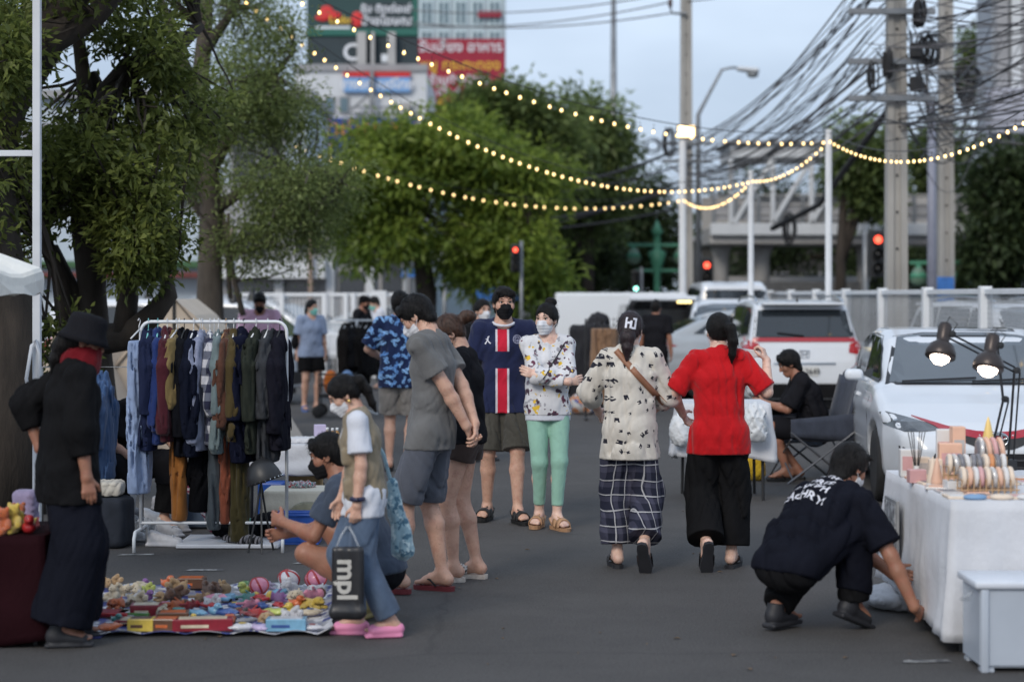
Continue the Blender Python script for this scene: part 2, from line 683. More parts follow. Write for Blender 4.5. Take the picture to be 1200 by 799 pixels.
class Body:
 """joints of a person facing local -Y, left hand at +X, all in metres"""
 def __init__(s, H=1.7, female=False, bulk=1.0, **p):
  k = s.k = H / 1.7
  s.female, s.bulk = female, bulk
  g = p.get
  V = lambda t: Vector(t) * k
  s.pelvis = V(g('pelvis', (0, 0, .925)))
  hy = Matrix.Rotation(R(g('hipyaw', 0)), 3, 'Z')
  lean, lean2, tilt, tw = g('lean', 2), g('lean2', None), g('tilt', 0), g('twist', 0)
  lean2 = lean if lean2 is None else lean2
  up1 = hy @ Matrix.Rotation(R(tilt), 3, 'Y') @ Matrix.Rotation(R(lean), 3, 'X') @ Vector((0, 0, 1))
  up2 = hy @ Matrix.Rotation(R(tilt), 3, 'Y') @ Matrix.Rotation(R(lean2), 3, 'X') @ Vector((0, 0, 1))
  s.side1 = hy @ Vector((1, 0, 0))
  s.side2 = Matrix.Rotation(R(tw), 3, 'Z') @ s.side1
  s.side2 = (s.side2 - up2 * s.side2.dot(up2)).normalized()
  s.up1, s.up2 = up1, up2
  s.f1 = s.side1.cross(up1) * -1
  s.f1 = -(up1.cross(s.side1)).normalized()
  s.f2 = -(up2.cross(s.side2)).normalized()
  s.waist = s.pelvis + up1 * .15 * k
  s.chest = s.waist + (up1 + up2).normalized() * .20 * k
  s.sho_c = s.chest + up2 * .125 * k
  s.neck = s.sho_c + up2 * .056 * k
  sw = (.155 if female else .178) * k * (.5 + .5 * bulk)
  dr = g('drop', 0) * k
  fw = g('hunch', 0) * k
  s.sh = {1: s.sho_c + s.side2 * sw - up2 * dr + s.f2 * fw, -1: s.sho_c - s.side2 * sw - up2 * dr + s.f2 * fw}
  s.hip = {1: s.pelvis + s.side1 * .088 * k - up1 * .02 * k, -1: s.pelvis - s.side1 * .088 * k - up1 * .02 * k}
  s.kn, s.an, s.toe, s.el, s.wr, s.hd, s.pn, s.tn = {}, {}, {}, {}, {}, {}, {}, {}
  for sg, nm in ((1, 'L'), (-1, 'R')):
   f = V(g('foot' + nm, (sg * .095, .03, .085)))
   s.kn[sg], s.an[sg] = ik(s.hip[sg], f, .42 * k, .415 * k, g('knee' + nm, (sg * .15, -1, 0)))
   t = Vector(g('toe' + nm, (sg * .2, -1, 0))).normalized()
   s.toe[sg] = t
   h = V(g('hand' + nm, (sg * .25, -.04, .84)))
   s.el[sg], s.wr[sg] = ik(s.sh[sg], h, .285 * k * g('arm', 1), .25 * k * g('arm', 1), g('elbow' + nm, (sg * .5, 1, -.3)))
   fd = (s.wr[sg] - s.el[sg]).normalized()
   s.hd[sg] = Vector(g('hdir' + nm, tuple(fd))).normalized()
   pnv = Vector(g('palm' + nm, (-sg, .2, 0)))
   pnv = pnv - s.hd[sg] * pnv.dot(s.hd[sg])
   if pnv.length < .05:
    pnv = s.hd[sg].orthogonal()
   s.pn[sg] = pnv.normalized()
  s.curl = {1: g('curlL', 30), -1: g('curlR', 30)}
  yaw, pit, rol = g('yaw', 0), g('pitch', 0), g('roll', 0)
  base = Matrix((s.side2, -s.f2, s.up2)).transposed()
  flat = Matrix.Rotation(math.atan2(s.side2.y, s.side2.x), 3, 'Z')
  Hm = flat @ Matrix.Rotation(R(yaw), 3, 'Z') @ Matrix.Rotation(R(rol), 3, 'Y') @ Matrix.Rotation(R(pit), 3, 'X')
  s.hx, s.hf, s.hu = Hm @ Vector((1, 0, 0)), Hm @ Vector((0, -1, 0)), Hm @ Vector((0, 0, 1))
  s.Hm = Matrix((s.hx, s.hf, s.hu)).transposed()
  nd = (s.up2 * .6 + s.hu * .6).normalized()
  s.head = s.neck + nd * .075 * k + s.hu * .06 * k + s.hf * .018 * k
  pts = [s.pelvis, s.head, *s.kn.values(), *s.an.values(), *s.el.values(), *s.wr.values(), *s.sh.values()]
  s.lo = [min(q[i] for q in pts) - .27 * k for i in range(3)]
  s.hi = [max(q[i] for q in pts) + .27 * k for i in range(3)]
 def hp(s, x, f, u):
  return s.head + (s.hx * x + s.hf * f + s.hu * u) * s.k
 def box(s, pts, m):
  return [min(q[i] for q in pts) - m for i in range(3)], [max(q[i] for q in pts) + m for i in range(3)]
def body_mesh(B, q):
 k = B.k
 Vs, Fs, n = [], [], 0
 def take(f):
  nonlocal n
  V, F = f.raw()
  Vs.append(V)
  Fs.append(F + n)
  n += len(V)
 f = Field(B.lo, B.hi, q * 1.15)
 w = B.bulk
 fm = B.female
 f.cap(B.pelvis, B.waist, (.145 * k * w, .098 * k), ((.118 if fm else .132) * k * w, .088 * k * w), .03, side=B.side1)
 f.cap(B.waist, B.chest, ((.118 if fm else .132) * k * w, .088 * k * w), (.142 * k * w, .1 * k), .03, side=B.side2)
 f.cap(B.chest, B.sho_c, (.142 * k * w, .1 * k), (.12 * k, .07 * k), .03, side=B.side2)
 f.cap(B.sho_c, B.neck + B.hu * .03 * k, .06 * k, .053 * k, .04)
 f.cap(B.neck, B.head - B.hu * .05 * k - B.hf * .02 * k, .054 * k, .054 * k, .03)
 for sg in (1, -1):
  f.cap(B.sho_c, B.sh[sg], .065 * k, .052 * k, .03)
  f.cap(B.sh[sg], B.el[sg], .050 * k * w, .039 * k, .02)
  mid = B.el[sg].lerp(B.wr[sg], .3)
  f.cap(B.el[sg], mid, .038 * k, .041 * k, .015)
  f.cap(mid, B.wr[sg], .041 * k, .027 * k, .015)
  f.cap(B.hip[sg], B.kn[sg], .086 * k * w, .054 * k, .03)
  mid = B.kn[sg].lerp(B.an[sg], .33) + (B.kn[sg] - B.hip[sg]).normalized() * .0
  back = (B.an[sg] - B.kn[sg]).normalized()
  bk = (B.hip[sg] - B.kn[sg]).normalized()
  bk = (bk - back * bk.dot(back))
  bk = bk.normalized() if bk.length > .2 else -B.toe[sg]
  mid = mid + bk * .012 * k
  f.cap(B.kn[sg], mid, .052 * k, .055 * k, .02)
  f.cap(mid, B.an[sg], .055 * k, .033 * k, .02)
  foot(f, B, sg)
 take(f)
 # head, finer
 h = Field(*B.box([B.head], .17 * k), q * .72)
 head_field(h, B)
 take(h)
 for sg in (1, -1):
  c = B.wr[sg] + B.hd[sg] * .08 * k
  h = Field([c[i] - .14 * k for i in range(3)], [c[i] + .14 * k for i in range(3)], min(q * .55, .0075))
  hand_field(h, B, sg)
  take(h)
 return np.concatenate(Vs), np.concatenate(Fs)
def foot_frame(B, sg):
 t = B.toe[sg]
 leg = (B.kn[sg] - B.an[sg]).normalized()
 up = Vector((0, 0, 1)) if abs(t.z) < .3 else leg
 up = (up - t * up.dot(t)).normalized()
 return t, up, t.cross(up)
def foot(f, B, sg):
 k = B.k
 t, up, sd_ = foot_frame(B, sg)
 a = B.an[sg]
 heel = a - t * .035 * k - up * .045 * k
 f.cap(a, heel, .034 * k, .034 * k, .02)
 f.cap(a - up * .01 * k, a + t * .11 * k - up * .055 * k, (.034 * k, .034 * k), (.042 * k, .022 * k), .02, side=sd_)
 f.cap(heel, a + t * .1 * k - up * .058 * k, .033 * k, .024 * k, .02)
 inner = -sd_ * sg if sd_.dot(B.side1) * sg > 0 else sd_ * sg
 inner = -B.side1 * sg
 inner = (inner - t * inner.dot(t)).normalized()
 for i in range(5):
  o = inner * (.032 - .0165 * i) * k
  L = (.155, .157, .15, .141, .128)[i] * k
  r = (.0135, .0105, .01, .0095, .009)[i] * k
  f.cap(a + t * .105 * k - up * .06 * k + o * .9, a + t * L - up * .068 * k + o, r * 1.15, r, .006)
def head_field(h, B):
 k = B.k
 M = np.array(B.Hm)
 P_ = B.hp
 h.blob(P_(0, -.008, .028), (.074 * k, .093 * k, .088 * k), 0, M=M)
 h.blob(P_(0, .030, -.02), (.060 * k, .060 * k, .092 * k), .03 * k, M=M)
 h.blob(P_(0, .052, -.088), (.034 * k, .032 * k, .024 * k), .03 * k, M=M)
 for s in (1, -1):
  h.blob(P_(s * .042, .055, -.022), .024 * k, .02 * k, M=M)
  h.blob(P_(s * .031, .098, .012), (.019 * k, .012 * k, .011 * k), .01 * k, 'sub', M=M)
  h.cap(P_(s * .014, .090, .028), P_(s * .045, .078, .030), .008 * k, .006 * k, .012 * k)
  h.blob(P_(s * .074, -.004, -.006), (.010 * k, .020 * k, .031 * k), .008 * k, M=M)
  h.blob(P_(s * .082, .001, -.004), (.006 * k, .011 * k, .018 * k), .005 * k, 'sub', M=M)
  h.blob(P_(s * .010, .098, -.030), .0085 * k, .008 * k)
 h.cap(P_(0, .086, .02), P_(0, .104, -.026), .008 * k, .0125 * k, .012 * k)
 h.cap(P_(-.018, .088, -.060), P_(.018, .088, -.060), .0065 * k, k=.006 * k)
 h.cap(P_(-.014, .086, -.070), P_(.014, .086, -.070), .0075 * k, k=.006 * k)
 h.cap(P_(0, -.02, -.05), B.neck, .054 * k, .056 * k, .02 * k)
 h.plane(B.head - B.hu * .135 * k, -B.hu)
def hand_field(h, B, sg):
 k = B.k
 d, n = B.hd[sg], B.pn[sg]
 s = d.cross(n) * sg
 s = -s
 w = B.wr[sg]
 h.cap(w - (w - B.el[sg]).normalized() * .05 * k, w, .029 * k, (.030 * k), .01)
 h.cap(w, w + d * .075 * k, (.026 * k, .018 * k), (.040 * k, .013 * k), .012, side=s)
 cu = R(B.curl[sg])
 for i in range(4):
  o = s * (.029 - .0195 * i) * k
  p = w + d * (.086 - .004 * abs(i - 1)) * k + o
  L = (.068, .077, .071, .055)[i] * k
  ang = cu * (.55 + .12 * i)
  dirv = d
  for j, fr in enumerate((.46, .31, .23)):
   dirv = (Matrix.Rotation(0, 3, 'X') @ (d * math.cos(ang) + n * math.sin(ang))).normalized()
   qn = p + dirv * L * fr
   h.cap(p, qn, (.0098 - .001 * j) * k, (.0090 - .001 * j) * k, .004)
   p = qn
   ang += cu * .8
 p = w + d * .022 * k + s * .024 * k + n * .006 * k
 t1 = (d * .65 + s * .62 + n * .35).normalized()
 t2 = (d * .85 + s * .25 + n * .45).normalized()
 q1 = p + t1 * .046 * k
 h.cap(p, q1, .0145 * k, .011 * k, .008)
 h.cap(q1, q1 + t2 * .030 * k, .0105 * k, .0085 * k, .005)
def fig_part(root, name, field, m, label=None):
 me, V, F = field.mesh(name)
 o = link(name, me, m, root)
 if label:
  o['label'] = label
 return o, V, F
def hair_part(B, root, kind, m, q):
 k = B.k
 M = np.array(B.Hm)
 f = Field(*B.box([B.head], (.40 if kind in ('pony', 'long', 'lowtail', 'sidetail') else .22) * k), q * .8)
 P_ = B.hp
 puff = {'bowl': .009, 'short': .005, 'cap': .004}.get(kind, .005)
 f.blob(P_(0, -.012, .034), ((.080 + puff) * k, (.100 + puff * .6) * k, (.094 + puff) * k), 0, M=M)
 low = {'bowl': -.075, 'short': -.05}.get(kind, -.03)
 f.cap(P_(0, -.05, .0), P_(0, -.058, low), ((.072 + puff * .5) * k, .05 * k), ((.058 + puff * .6) * k, .04 * k), .02, side=B.hx)
 # open the face
 fw = .066 if kind != 'bowl' else .058
 f.blob(P_(0, .098, -.045), (fw * k, .075 * k, .105 * k), .012 * k, 'sub', M=M)
 f.blob(P_(0, .125, .012), (.06 * k, .06 * k, .055 * k), .012 * k, 'sub', M=M)
 for s in (1, -1):
  f.blob(P_(s * .098, .034, -.05), (.03 * k, (.034 if kind == 'bowl' else .050) * k, .05 * k), .008 * k, 'sub', M=M)
 if kind in ('short', 'bowl'):
  for i in range(9):   # tufts over the forehead
   x = (i - 4) * .016
   f.cap(P_(x * .9, .070, .105 - abs(x) * .4), P_(x + .008, .092 - abs(x) * .35, .070 - (i % 3) * .008), .016 * k, .007 * k, .012)
 if kind == 'pony':
  pts = [P_(0, -.10, .045), P_(0, -.135, .02), P_(0, -.14, -.06), P_(0, -.12, -.15), P_(0, -.11, -.21)]
  for i in range(4):
   f.cap(pts[i], pts[i + 1], (.030, .036, .032, .024)[i] * k, (.036, .032, .024, .008)[i] * k, .012)
 if kind == 'sidetail':
  pts = [P_(-.03, -.10, .03), P_(-.06, -.13, .015), P_(-.075, -.135, -.07), P_(-.07, -.125, -.16), P_(-.066, -.12, -.22)]
  for i in range(4):
   f.cap(pts[i], pts[i + 1], (.026, .036, .034, .026)[i] * k, (.036, .034, .026, .008)[i] * k, .012)
 if kind == 'lowtail':
  pts = [P_(0, -.085, -.01), P_(0, -.105, -.06), P_(0, -.115, -.13), P_(0, -.115, -.21)]
  for i in range(3):
   f.cap(pts[i], pts[i + 1], (.058, .048, .034)[i] * k, (.048, .034, .012)[i] * k, .02)
 if kind == 'bun':
  f.blob(P_(0, -.075, .135), (.042 * k, .042 * k, .038 * k), .012 * k)
  f.blob(P_(.02, -.095, .13), .026 * k, .012 * k)
 if kind == 'backbun':
  f.cap(P_(0, -.10, .03), P_(0, -.145, .035), .035 * k, .046 * k, .012)
  f.blob(P_(0, -.175, .02), .034 * k, .02 * k)
 if kind == 'long':
  for s in (1, -1):
   f.cap(P_(s * .06, -.03, .02), P_(s * .085, -.04, -.14), .035 * k, .04 * k, .02)
   f.cap(P_(s * .085, -.04, -.14), P_(s * .07, -.07, -.28), .04 * k, .018 * k, .02)
  f.cap(P_(0, -.06, 0), P_(0, -.09, -.16), (.08 * k, .045 * k), (.085 * k, .035 * k), .02, side=B.hx)
  f.cap(P_(0, -.09, -.16), P_(0, -.1, -.29), (.085 * k, .035 * k), (.05 * k, .015 * k), .02, side=B.hx)
 f.folds(.0026 * k, .026, int(abs(B.head.x * 1000)) % 97, 5, 5)
 o, V, F = fig_part(root, 'hair', f, m)
 if q < .0135:      # loose strands over the cap of hair
  rg = np.random.default_rng(int(abs(B.head.y * 1e4)) % 991)
  c = np.array(B.head + B.hu * .02 * k)
  up = np.array(B.hu)
  n = 420
  p = V[rg.integers(0, len(V), n)]
  nr = p - c
  nr /= np.linalg.norm(nr, axis=1)[:, None]
  t = -up + rg.normal(size=(n, 3)) * .45
  t -= nr * (t * nr).sum(1)[:, None]
  t /= np.linalg.norm(t, axis=1)[:, None]
  s_ = np.cross(nr, t) * .0017 * k
  L = rg.uniform(.018, .05, (n, 1)) * k
  lift = rg.uniform(.001, .007, (n, 1)) * k
  a, b2, c2 = p + nr * .001, p + t * L * .5 + nr * (lift + .002), p + t * L + nr * lift * rg.uniform(-.6, 2.0, (n, 1))
  VV = np.stack([a - s_, a + s_, b2 + s_ * .8, b2 - s_ * .8, c2 + s_ * .1, c2 - s_ * .1], 1).reshape(-1, 3)
  i0 = np.arange(n) * 6
  FF = np.concatenate([np.stack([i0, i0 + 1, i0 + 2, i0 + 3], 1), np.stack([i0 + 3, i0 + 2, i0 + 4, i0 + 5], 1)])
  st = link('strands', np_mesh('strands', VV, FF), m, o)
  st['kind'] = 'stuff'
 return o, V, F
def mask_part(B, root, m, q):
 k = B.k
 M = np.array(B.Hm)
 f = Field(*B.box([B.hp(0, .05, -.05)], .12 * k), q * .6)
 P_ = B.hp
 f.blob(P_(0, .034, -.035), (.064 * k, .066 * k, .088 * k), 0, M=M)
 f.cap(P_(0, .090, -.006), P_(0, .108, -.035), .012 * k, .018 * k, .025 * k)
 f.cap(P_(0, .104, -.04), P_(0, .078, -.1), .014 * k, .024 * k, .03 * k)
 f.plane(P_(0, .06, -.006), B.hu * .9 + B.hf * -.25, .004)
 f.plane(P_(0, .05, -.116), -B.hu, .004)
 f.plane(P_(0, .022, 0), -B.hf, .004)
 X, Y, Z = f.xyz()
 u = X * B.hu.x + Y * B.hu.y + Z * B.hu.z
 f.D = (f.D + .0012 * np.sin(u / k * 2 * PI / .024)).astype(np.float32)
 o, V, F = fig_part(root, 'mask', f, m)
 lp = MB()
 for s in (1, -1):
  lp.tube([P_(s * .060, .035, -.02), P_(s * .074, .02, .012), P_(s * .083, -.012, .02)], .0016 * k, 5)
  lp.tube([P_(s * .054, .035, -.085), P_(s * .074, .01, -.045), P_(s * .083, -.012, -.03)], .0016 * k, 5)
 lp.build('ear_loop', m, o)
 return o
def eyes_part(B, root, brow=HAIR):
 k = B.k
 for s in (1, -1):
  e = MB()
  T = Matrix.Translation(B.hp(s * .031, .0775, .012)) @ B.Hm.to_4x4()
  e.lathe([(.0001, -.0115 * k), (.008 * k, -.008 * k), (.0115 * k, 0), (.008 * k, .008 * k), (.0001, .0115 * k)], 10, T)
  o = e.build('eye', EYEW, root, True)
  p = MB()
  T2 = Matrix.Translation(B.hp(s * .031, .0785, .011)) @ B.Hm.to_4x4() @ Matrix.Rotation(R(-90), 4, 'X')
  p.lathe([(.0072 * k, .0078 * k), (.0058 * k, .0106 * k), (.0001, .0118 * k)], 10, T2)
  p.build('iris', EYED, o, True)
  b = MB()
  b.tube([B.hp(s * .013, .0945, .031), B.hp(s * .03, .0915, .037), B.hp(s * .049, .078, .031)], [.003 * k, .004 * k, .002 * k], 6)
  b.tube([B.hp(s * .016, .089, .015), B.hp(s * .03, .0905, .0205), B.hp(s * .045, .081, .015)], .0017 * k, 5)
  b.build('eyebrow', brow, root, True)
def torso_field(B, f, loose=.02, hem=.10, hemw=None, fb=True):
 k, w = B.k, B.bulk
 l = loose * k
 fm = B.female
 down = Vector((0, 0, -1)) * .55 - B.up1 * .45
 down.normalize()
 hp = B.pelvis + down * hem * k
 hw = (.150 * k * w + l) if hemw is None else hemw * k
 hd_ = (.105 * k + l) if hemw is None else (hemw * .74) * k
 f.cap(hp, B.pelvis, (hw, hd_), (.147 * k * w + l, .102 * k + l), .03, side=B.side1, fa=True)
 ww = (.118 if fm else .134) * k * w
 ww = max(ww + l, (.145 * k * w + l) * .5 + (.118 * k + l) * .5)
 f.cap(B.pelvis, B.waist, (.147 * k * w + l, .102 * k + l), (ww, .094 * k * w + l), .03, side=B.side1)
 f.cap(B.waist, B.chest, (ww, .094 * k * w + l), (.146 * k * w + l, .104 * k + l * .7), .03, side=B.side2)
 if fm:
  f.blob(B.chest + B.f2 * .05 * k - B.up2 * .02 * k, (.115 * k, .07 * k, .06 * k), .04, M=np.array(Matrix((B.side2, -B.f2, B.up2)).transposed()))
 f.cap(B.chest, B.sho_c, (.146 * k * w + l, .104 * k + l * .7), (.128 * k, .078 * k + l * .4), .03, side=B.side2)
 f.cap(B.sho_c - B.up2 * .01 * k, B.neck - B.up2 * .01 * k, .07 * k, .058 * k + l * .2, .03)
 for sg in (1, -1):
  f.cap(B.sho_c, B.sh[sg], (.069 if fm else .071) * k + l * .25, (.057 if fm else .062) * k + l * .3, .03)
def sleeves(B, f, length=.6, loose=.02, cuff=None):
 """length 0-1 along the upper arm, 1-2 along the forearm"""
 k = B.k
 for sg in (1, -1):
  l = loose * k
  if length <= 1:
   e = B.sh[sg].lerp(B.el[sg], length)
   f.cap(B.sh[sg], e, .056 * k * B.bulk + l * .35, .050 * k + l * 1.1, .02, fb=True)
  else:
   f.cap(B.sh[sg], B.el[sg], .056 * k * B.bulk + l * .35, .047 * k + l, .02)
   e = B.el[sg].lerp(B.wr[sg], length - 1)
   f.cap(B.el[sg], e, .045 * k + l, (.032 * k + l * .8) if cuff is None else cuff * k, .02, fb=True)
def shirt_part(B, root, m, q, loose=.02, hem=.10, sleeve=.6, sl=.02, seed=1, fold=.008, name='shirt', hemw=None, cuff=None, collar=0, vneck=False):
 f = Field(B.lo, B.hi, q)
 torso_field(B, f, loose, hem, hemw)
 if sleeve:
  sleeves(B, f, sleeve, sl, cuff)
 else:
  pass
 f.folds(fold * 1.5 * B.k, .20, seed, 4, 2.2)
 f.folds(fold * .35 * B.k, .09, seed + 50, 3, 1.2)
 under = getattr(B, 'under', None)
 if under is not None and under.shape == f.D.shape:   # the shirt lies over the trousers
  dn = Vector((0, 0, -1)) * .55 - B.up1 * .45
  dn.normalize()
  e = B.pelvis + dn * hem * B.k
  X, Y, Z = f.xyz()
  pl = (X - e.x) * dn.x + (Y - e.y) * dn.y + (Z - e.z) * dn.z
  f.D = smin(f.D, np.maximum(under - .009, pl.astype(np.float32)), .01).astype(np.float32)
 # never thinner than the body beneath
 k = B.k
 g_ = .007 * k
 f.cap(B.chest, B.sho_c, (.143 * k * B.bulk + g_, .101 * k + g_), (.121 * k + g_, .071 * k + g_), .012, side=B.side2)
 for sg in (1, -1):
  f.cap(B.sho_c, B.sh[sg], .066 * k + g_, .053 * k + g_, .012)
  if sleeve:
   e = B.sh[sg].lerp(B.el[sg], min(sleeve, 1))
   f.cap(B.sh[sg], e, .051 * k * B.bulk + g_, .044 * k + g_, .012, fb=True)
 # neck opening
 f.cap(B.neck - B.up2 * .016 * B.k + B.f2 * .035 * B.k, B.neck + B.up2 * .1 * B.k + B.f2 * .05 * B.k, .066 * B.k, .09 * B.k, .006, 'sub')
 if vneck:
  f.cap(B.neck + B.f2 * .05 * B.k, B.chest + B.f2 * .14 * B.k, .05 * B.k, .02 * B.k, .006, 'sub')
 o, V, F = fig_part(root, name, f, m)
 return o, bvh_of(V, F)
def vest_part(B, root, m, q, seed=3):
 f = Field(B.lo, B.hi, q)
 torso_field(B, f, .034, .03)
 f.folds(.006 * B.k, .1, seed, 5, 1.5)
 for sg in (1, -1):
  f.blob(B.sh[sg] + B.side2 * sg * .025 * B.k - B.up2 * .03 * B.k, (.058 * B.k, .075 * B.k, .12 * B.k), .01, 'sub',
    M=np.array(Matrix((B.side2, -B.f2, B.up2)).transposed()))
  for dz, fz in ((.02, .0), (.22, .0)):
   c = B.pelvis + B.up1 * (.03 + dz) * B.k + B.f1 * .105 * B.k + B.side1 * sg * .085 * B.k
   f.box(c, (.05 * B.k, .035 * B.k, .055 * B.k), .015, .008, M=np.array(Matrix((B.side1, -B.f1, B.up1)).transposed()))
 f.cap(B.neck - B.up2 * .012 * B.k + B.f2 * .02 * B.k, B.neck + B.up2 * .1 * B.k + B.f2 * .03 * B.k, .07 * B.k, .085 * B.k, .006, 'sub')
 f.cap(B.neck + B.f2 * .08 * B.k, B.pelvis + B.f1 * .18 * B.k, .03 * B.k, .035 * B.k, .01, 'sub')
 o, V, F = fig_part(root, 'vest', f, m)
 return o, bvh_of(V, F)
def legs_part(B, root, m, q, to=1.0, loose=.02, hem=None, seed=2, fold=.008, name='trousers', top=.07):
 """to: 0-1 along the thigh, 1-2 along the shin"""
 k = B.k
 f = Field(B.lo, B.hi, q)
 l = loose * k
 f.cap(B.pelvis - B.up1 * .03 * k, B.pelvis + B.up1 * top * k, (.148 * k * B.bulk + l * .5, .106 * k + l * .6), (.142 * k * B.bulk + l * .3, .1 * k + l * .4), .03, side=B.side1, fb=True)
 for sg in (1, -1):
  a, b, c = B.hip[sg], B.kn[sg], B.an[sg]
  rk = .057 * k + l
  if to <= 1:
   e = a.lerp(b, to)
   he = (hem * k) if hem else (.09 * k + (.057 - .09) * k * to + l * 1.3)
   f.cap(a, e, .092 * k * B.bulk + l * .4, he, .025, fb=True)
  else:
   e = b.lerp(c, to - 1)
   he = (hem * k) if hem else (.045 * k + l)
   f.cap(a, b, .092 * k * B.bulk + l * .3, max(rk, (he + rk) / 2 if hem else rk), .025)
   f.cap(b, e, max(rk, (he + rk) / 2 if hem else rk), he, .025, fb=True)
 f.folds(fold * 1.4 * k, .20, seed, 4, 2.6)
 f.folds(fold * .35 * k, .09, seed + 40, 3, 1.2)
 B.under = f.D.copy()
 return fig_part(root, name, f, m)
def skirt_part(B, root, m, q, length=.62, w0=.15, w1=.22, seed=2, fold=.012):
 k = B.k
 f = Field(B.lo, B.hi, q)
 mid = (B.an[1] + B.an[-1]) / 2
 e = B.pelvis.lerp(Vector((mid.x, mid.y, B.pelvis.z - length * k)), 1)
 f.cap(e, B.pelvis + B.up1 * .06 * k, (w1 * k, w1 * .68 * k), (w0 * k, w0 * .72 * k), .02, side=B.side1, fa=True)
 for sg in (1, -1):
  f.cap(B.hip[sg], B.kn[sg], .1 * k, .1 * k, .03)
 f.plane(e, (0, 0, -1), .004)
 f.folds(fold * k, .12, seed, 5, 4, (B.pelvis.z, e.z))
 return fig_part(root, 'skirt', f, m)
def shoe_part(B, root, sg, kind, m, q, m2=None):
 k = B.k
 t, up, sd_ = foot_frame(B, sg)
 a = B.an[sg]
 T = Matrix((sd_, t, up)).transposed().to_4x4()
 T.translation = a
 inn = 1 if (-B.side1 * sg).dot(sd_) > 0 else -1
 out = [(0, -.078), (.028, -.068), (.036, -.03), (.033, .03), (.040, .09), (.044, .135), (.034, .168), (.012, .184), (-.012, .182), (-.036, .16), (-.048, .12), (-.044, .07), (-.034, .02), (-.036, -.03), (-.028, -.068)]
 out = [(x * inn * k, y * k) for x, y in out]
 if kind in ('flipflop', 'sandal', 'slide'):
  mb = MB()
  n = len(out)
  z0, z1 = -.112 * k, -.084 * k
  vs = [T @ Vector((x, y, z0)) for x, y in out] + [T @ Vector((x * 1.06, y * 1.02, z1)) for x, y in out]
  fs = [tuple(range(n)), tuple(range(2 * n - 1, n - 1, -1))] + [(i, i + n, (i + 1) % n + n, (i + 1) % n) for i in range(n)]
  mb.add(vs, fs)
  o = mb.build('sandal' if kind != 'flipflop' else 'flip_flop', m, root)
  st = MB()
  tp = lambda x, y, z: T @ Vector((x * inn * k, y * k, z * k))
  if kind == 'flipflop':
   st.tube([tp(.016, .135, -.082), tp(.018, .12, -.045), tp(.042, .06, -.045), tp(.042, .02, -.082)], .006 * k, 6)
   st.tube([tp(.016, .135, -.082), tp(.014, .12, -.045), tp(-.03, .06, -.042), tp(-.04, .02, -.082)], .006 * k, 6)
  else:
   bands = ((.10, .045), (.04, .05), ) if kind == 'sandal' else ((.085, .075),)
   for (yy, ww) in bands:
    pts = [(-.05, -.084), (-.046, -.055), (-.02, -.028 if yy > .06 else -.012), (.02, -.024 if yy > .06 else -.01), (.044, -.05), (.048, -.084)]
    vs, fs = [], []
    for i, (x, z) in enumerate(pts):
     vs += [tp(x, yy - ww / 2, z + .006), tp(x, yy + ww / 2, z - .004), tp(x * 1.08, yy + ww / 2, z + .004), tp(x * 1.08, yy - ww / 2, z + .014)]
    for i in range(len(pts) - 1):
     for j in range(4):
      fs.append((i * 4 + j, i * 4 + (j + 1) % 4, i * 4 + 4 + (j + 1) % 4, i * 4 + 4 + j))
    st.add(vs, fs)
   if kind == 'sandal':
    st.tube([tp(-.036, -.01, -.075), tp(-.037, -.05, -.03), tp(0, -.078, -.02), tp(.037, -.05, -.03), tp(.036, -.01, -.075)], .008 * k, 6)
  st.build('strap', m2 or m, o, True)
  return o
 f = Field(*B.box([a + t * .05 * k], .22 * k), q * .75)
 if kind == 'clog':
  f.cap(T @ Vector((0, -.05 * k, -.06 * k)), T @ Vector((0, .11 * k, -.065 * k)), (.046 * k, .042 * k), (.056 * k, .038 * k), .02, side=sd_)
  f.cap(a + up * .0 * k - t * .02 * k, a + up * .1 * k - t * .03 * k, .045 * k, .05 * k, .008, 'sub')
  f.box(T @ Vector((0, .045 * k, -.10 * k)), (.046 * k, .125 * k, .014 * k), .012, .01, M=np.array(T.to_3x3()))
 else:
  f.cap(T @ Vector((0, -.04 * k, -.05 * k)), T @ Vector((0, .115 * k, -.07 * k)), (.042 * k, .05 * k), (.048 * k, .030 * k), .02, side=sd_)
  f.cap(a - up * .05 * k - t * .02 * k, a + up * .012 * k - t * .01 * k, .043 * k, .046 * k, .02, fb=True)
  f.box(T @ Vector((0, .045 * k, -.098 * k)), (.044 * k, .128 * k, .014 * k), .012, .006, M=np.array(T.to_3x3()))
 return fig_part(root, 'shoe', f, m)[0]
def make_person(label, x, y, rz, B, clothes, skin=SKIN, hair='short', hm=HAIR, mask=None, q=.009, group=None, eyes=True, z=0, shoes=None, cat='person'):
 root = thing('person', label, cat, (x, y, z + (.026 * B.k if shoes else 0)), R(rz), group)
 V, F = body_mesh(B, q)
 link('body', np_mesh('body', V, F), skin, root)
 out = {}
 for c in clothes:
  c = dict(c)
  t = c.pop('t')
  if t == 'shirt':
   out['shirt'] = shirt_part(B, root, c.pop('m'), q, **c)
  elif t == 'vest':
   out['vest'] = vest_part(B, root, c.pop('m'), q, **c)
  elif t == 'legs':
   out['legs'] = legs_part(B, root, c.pop('m'), q, **c)
  elif t == 'skirt':
   out['skirt'] = skirt_part(B, root, c.pop('m'), q, **c)
 if hair:
  hair_part(B, root, hair, hm, q)
 if mask:
  mask_part(B, root, mask, q)
 if eyes:
  eyes_part(B, root)
 if shoes:
  for sg in (1, -1):
   shoe_part(B, root, sg, shoes[0], shoes[1], q, shoes[2] if len(shoes) > 2 else None)
 return root, out
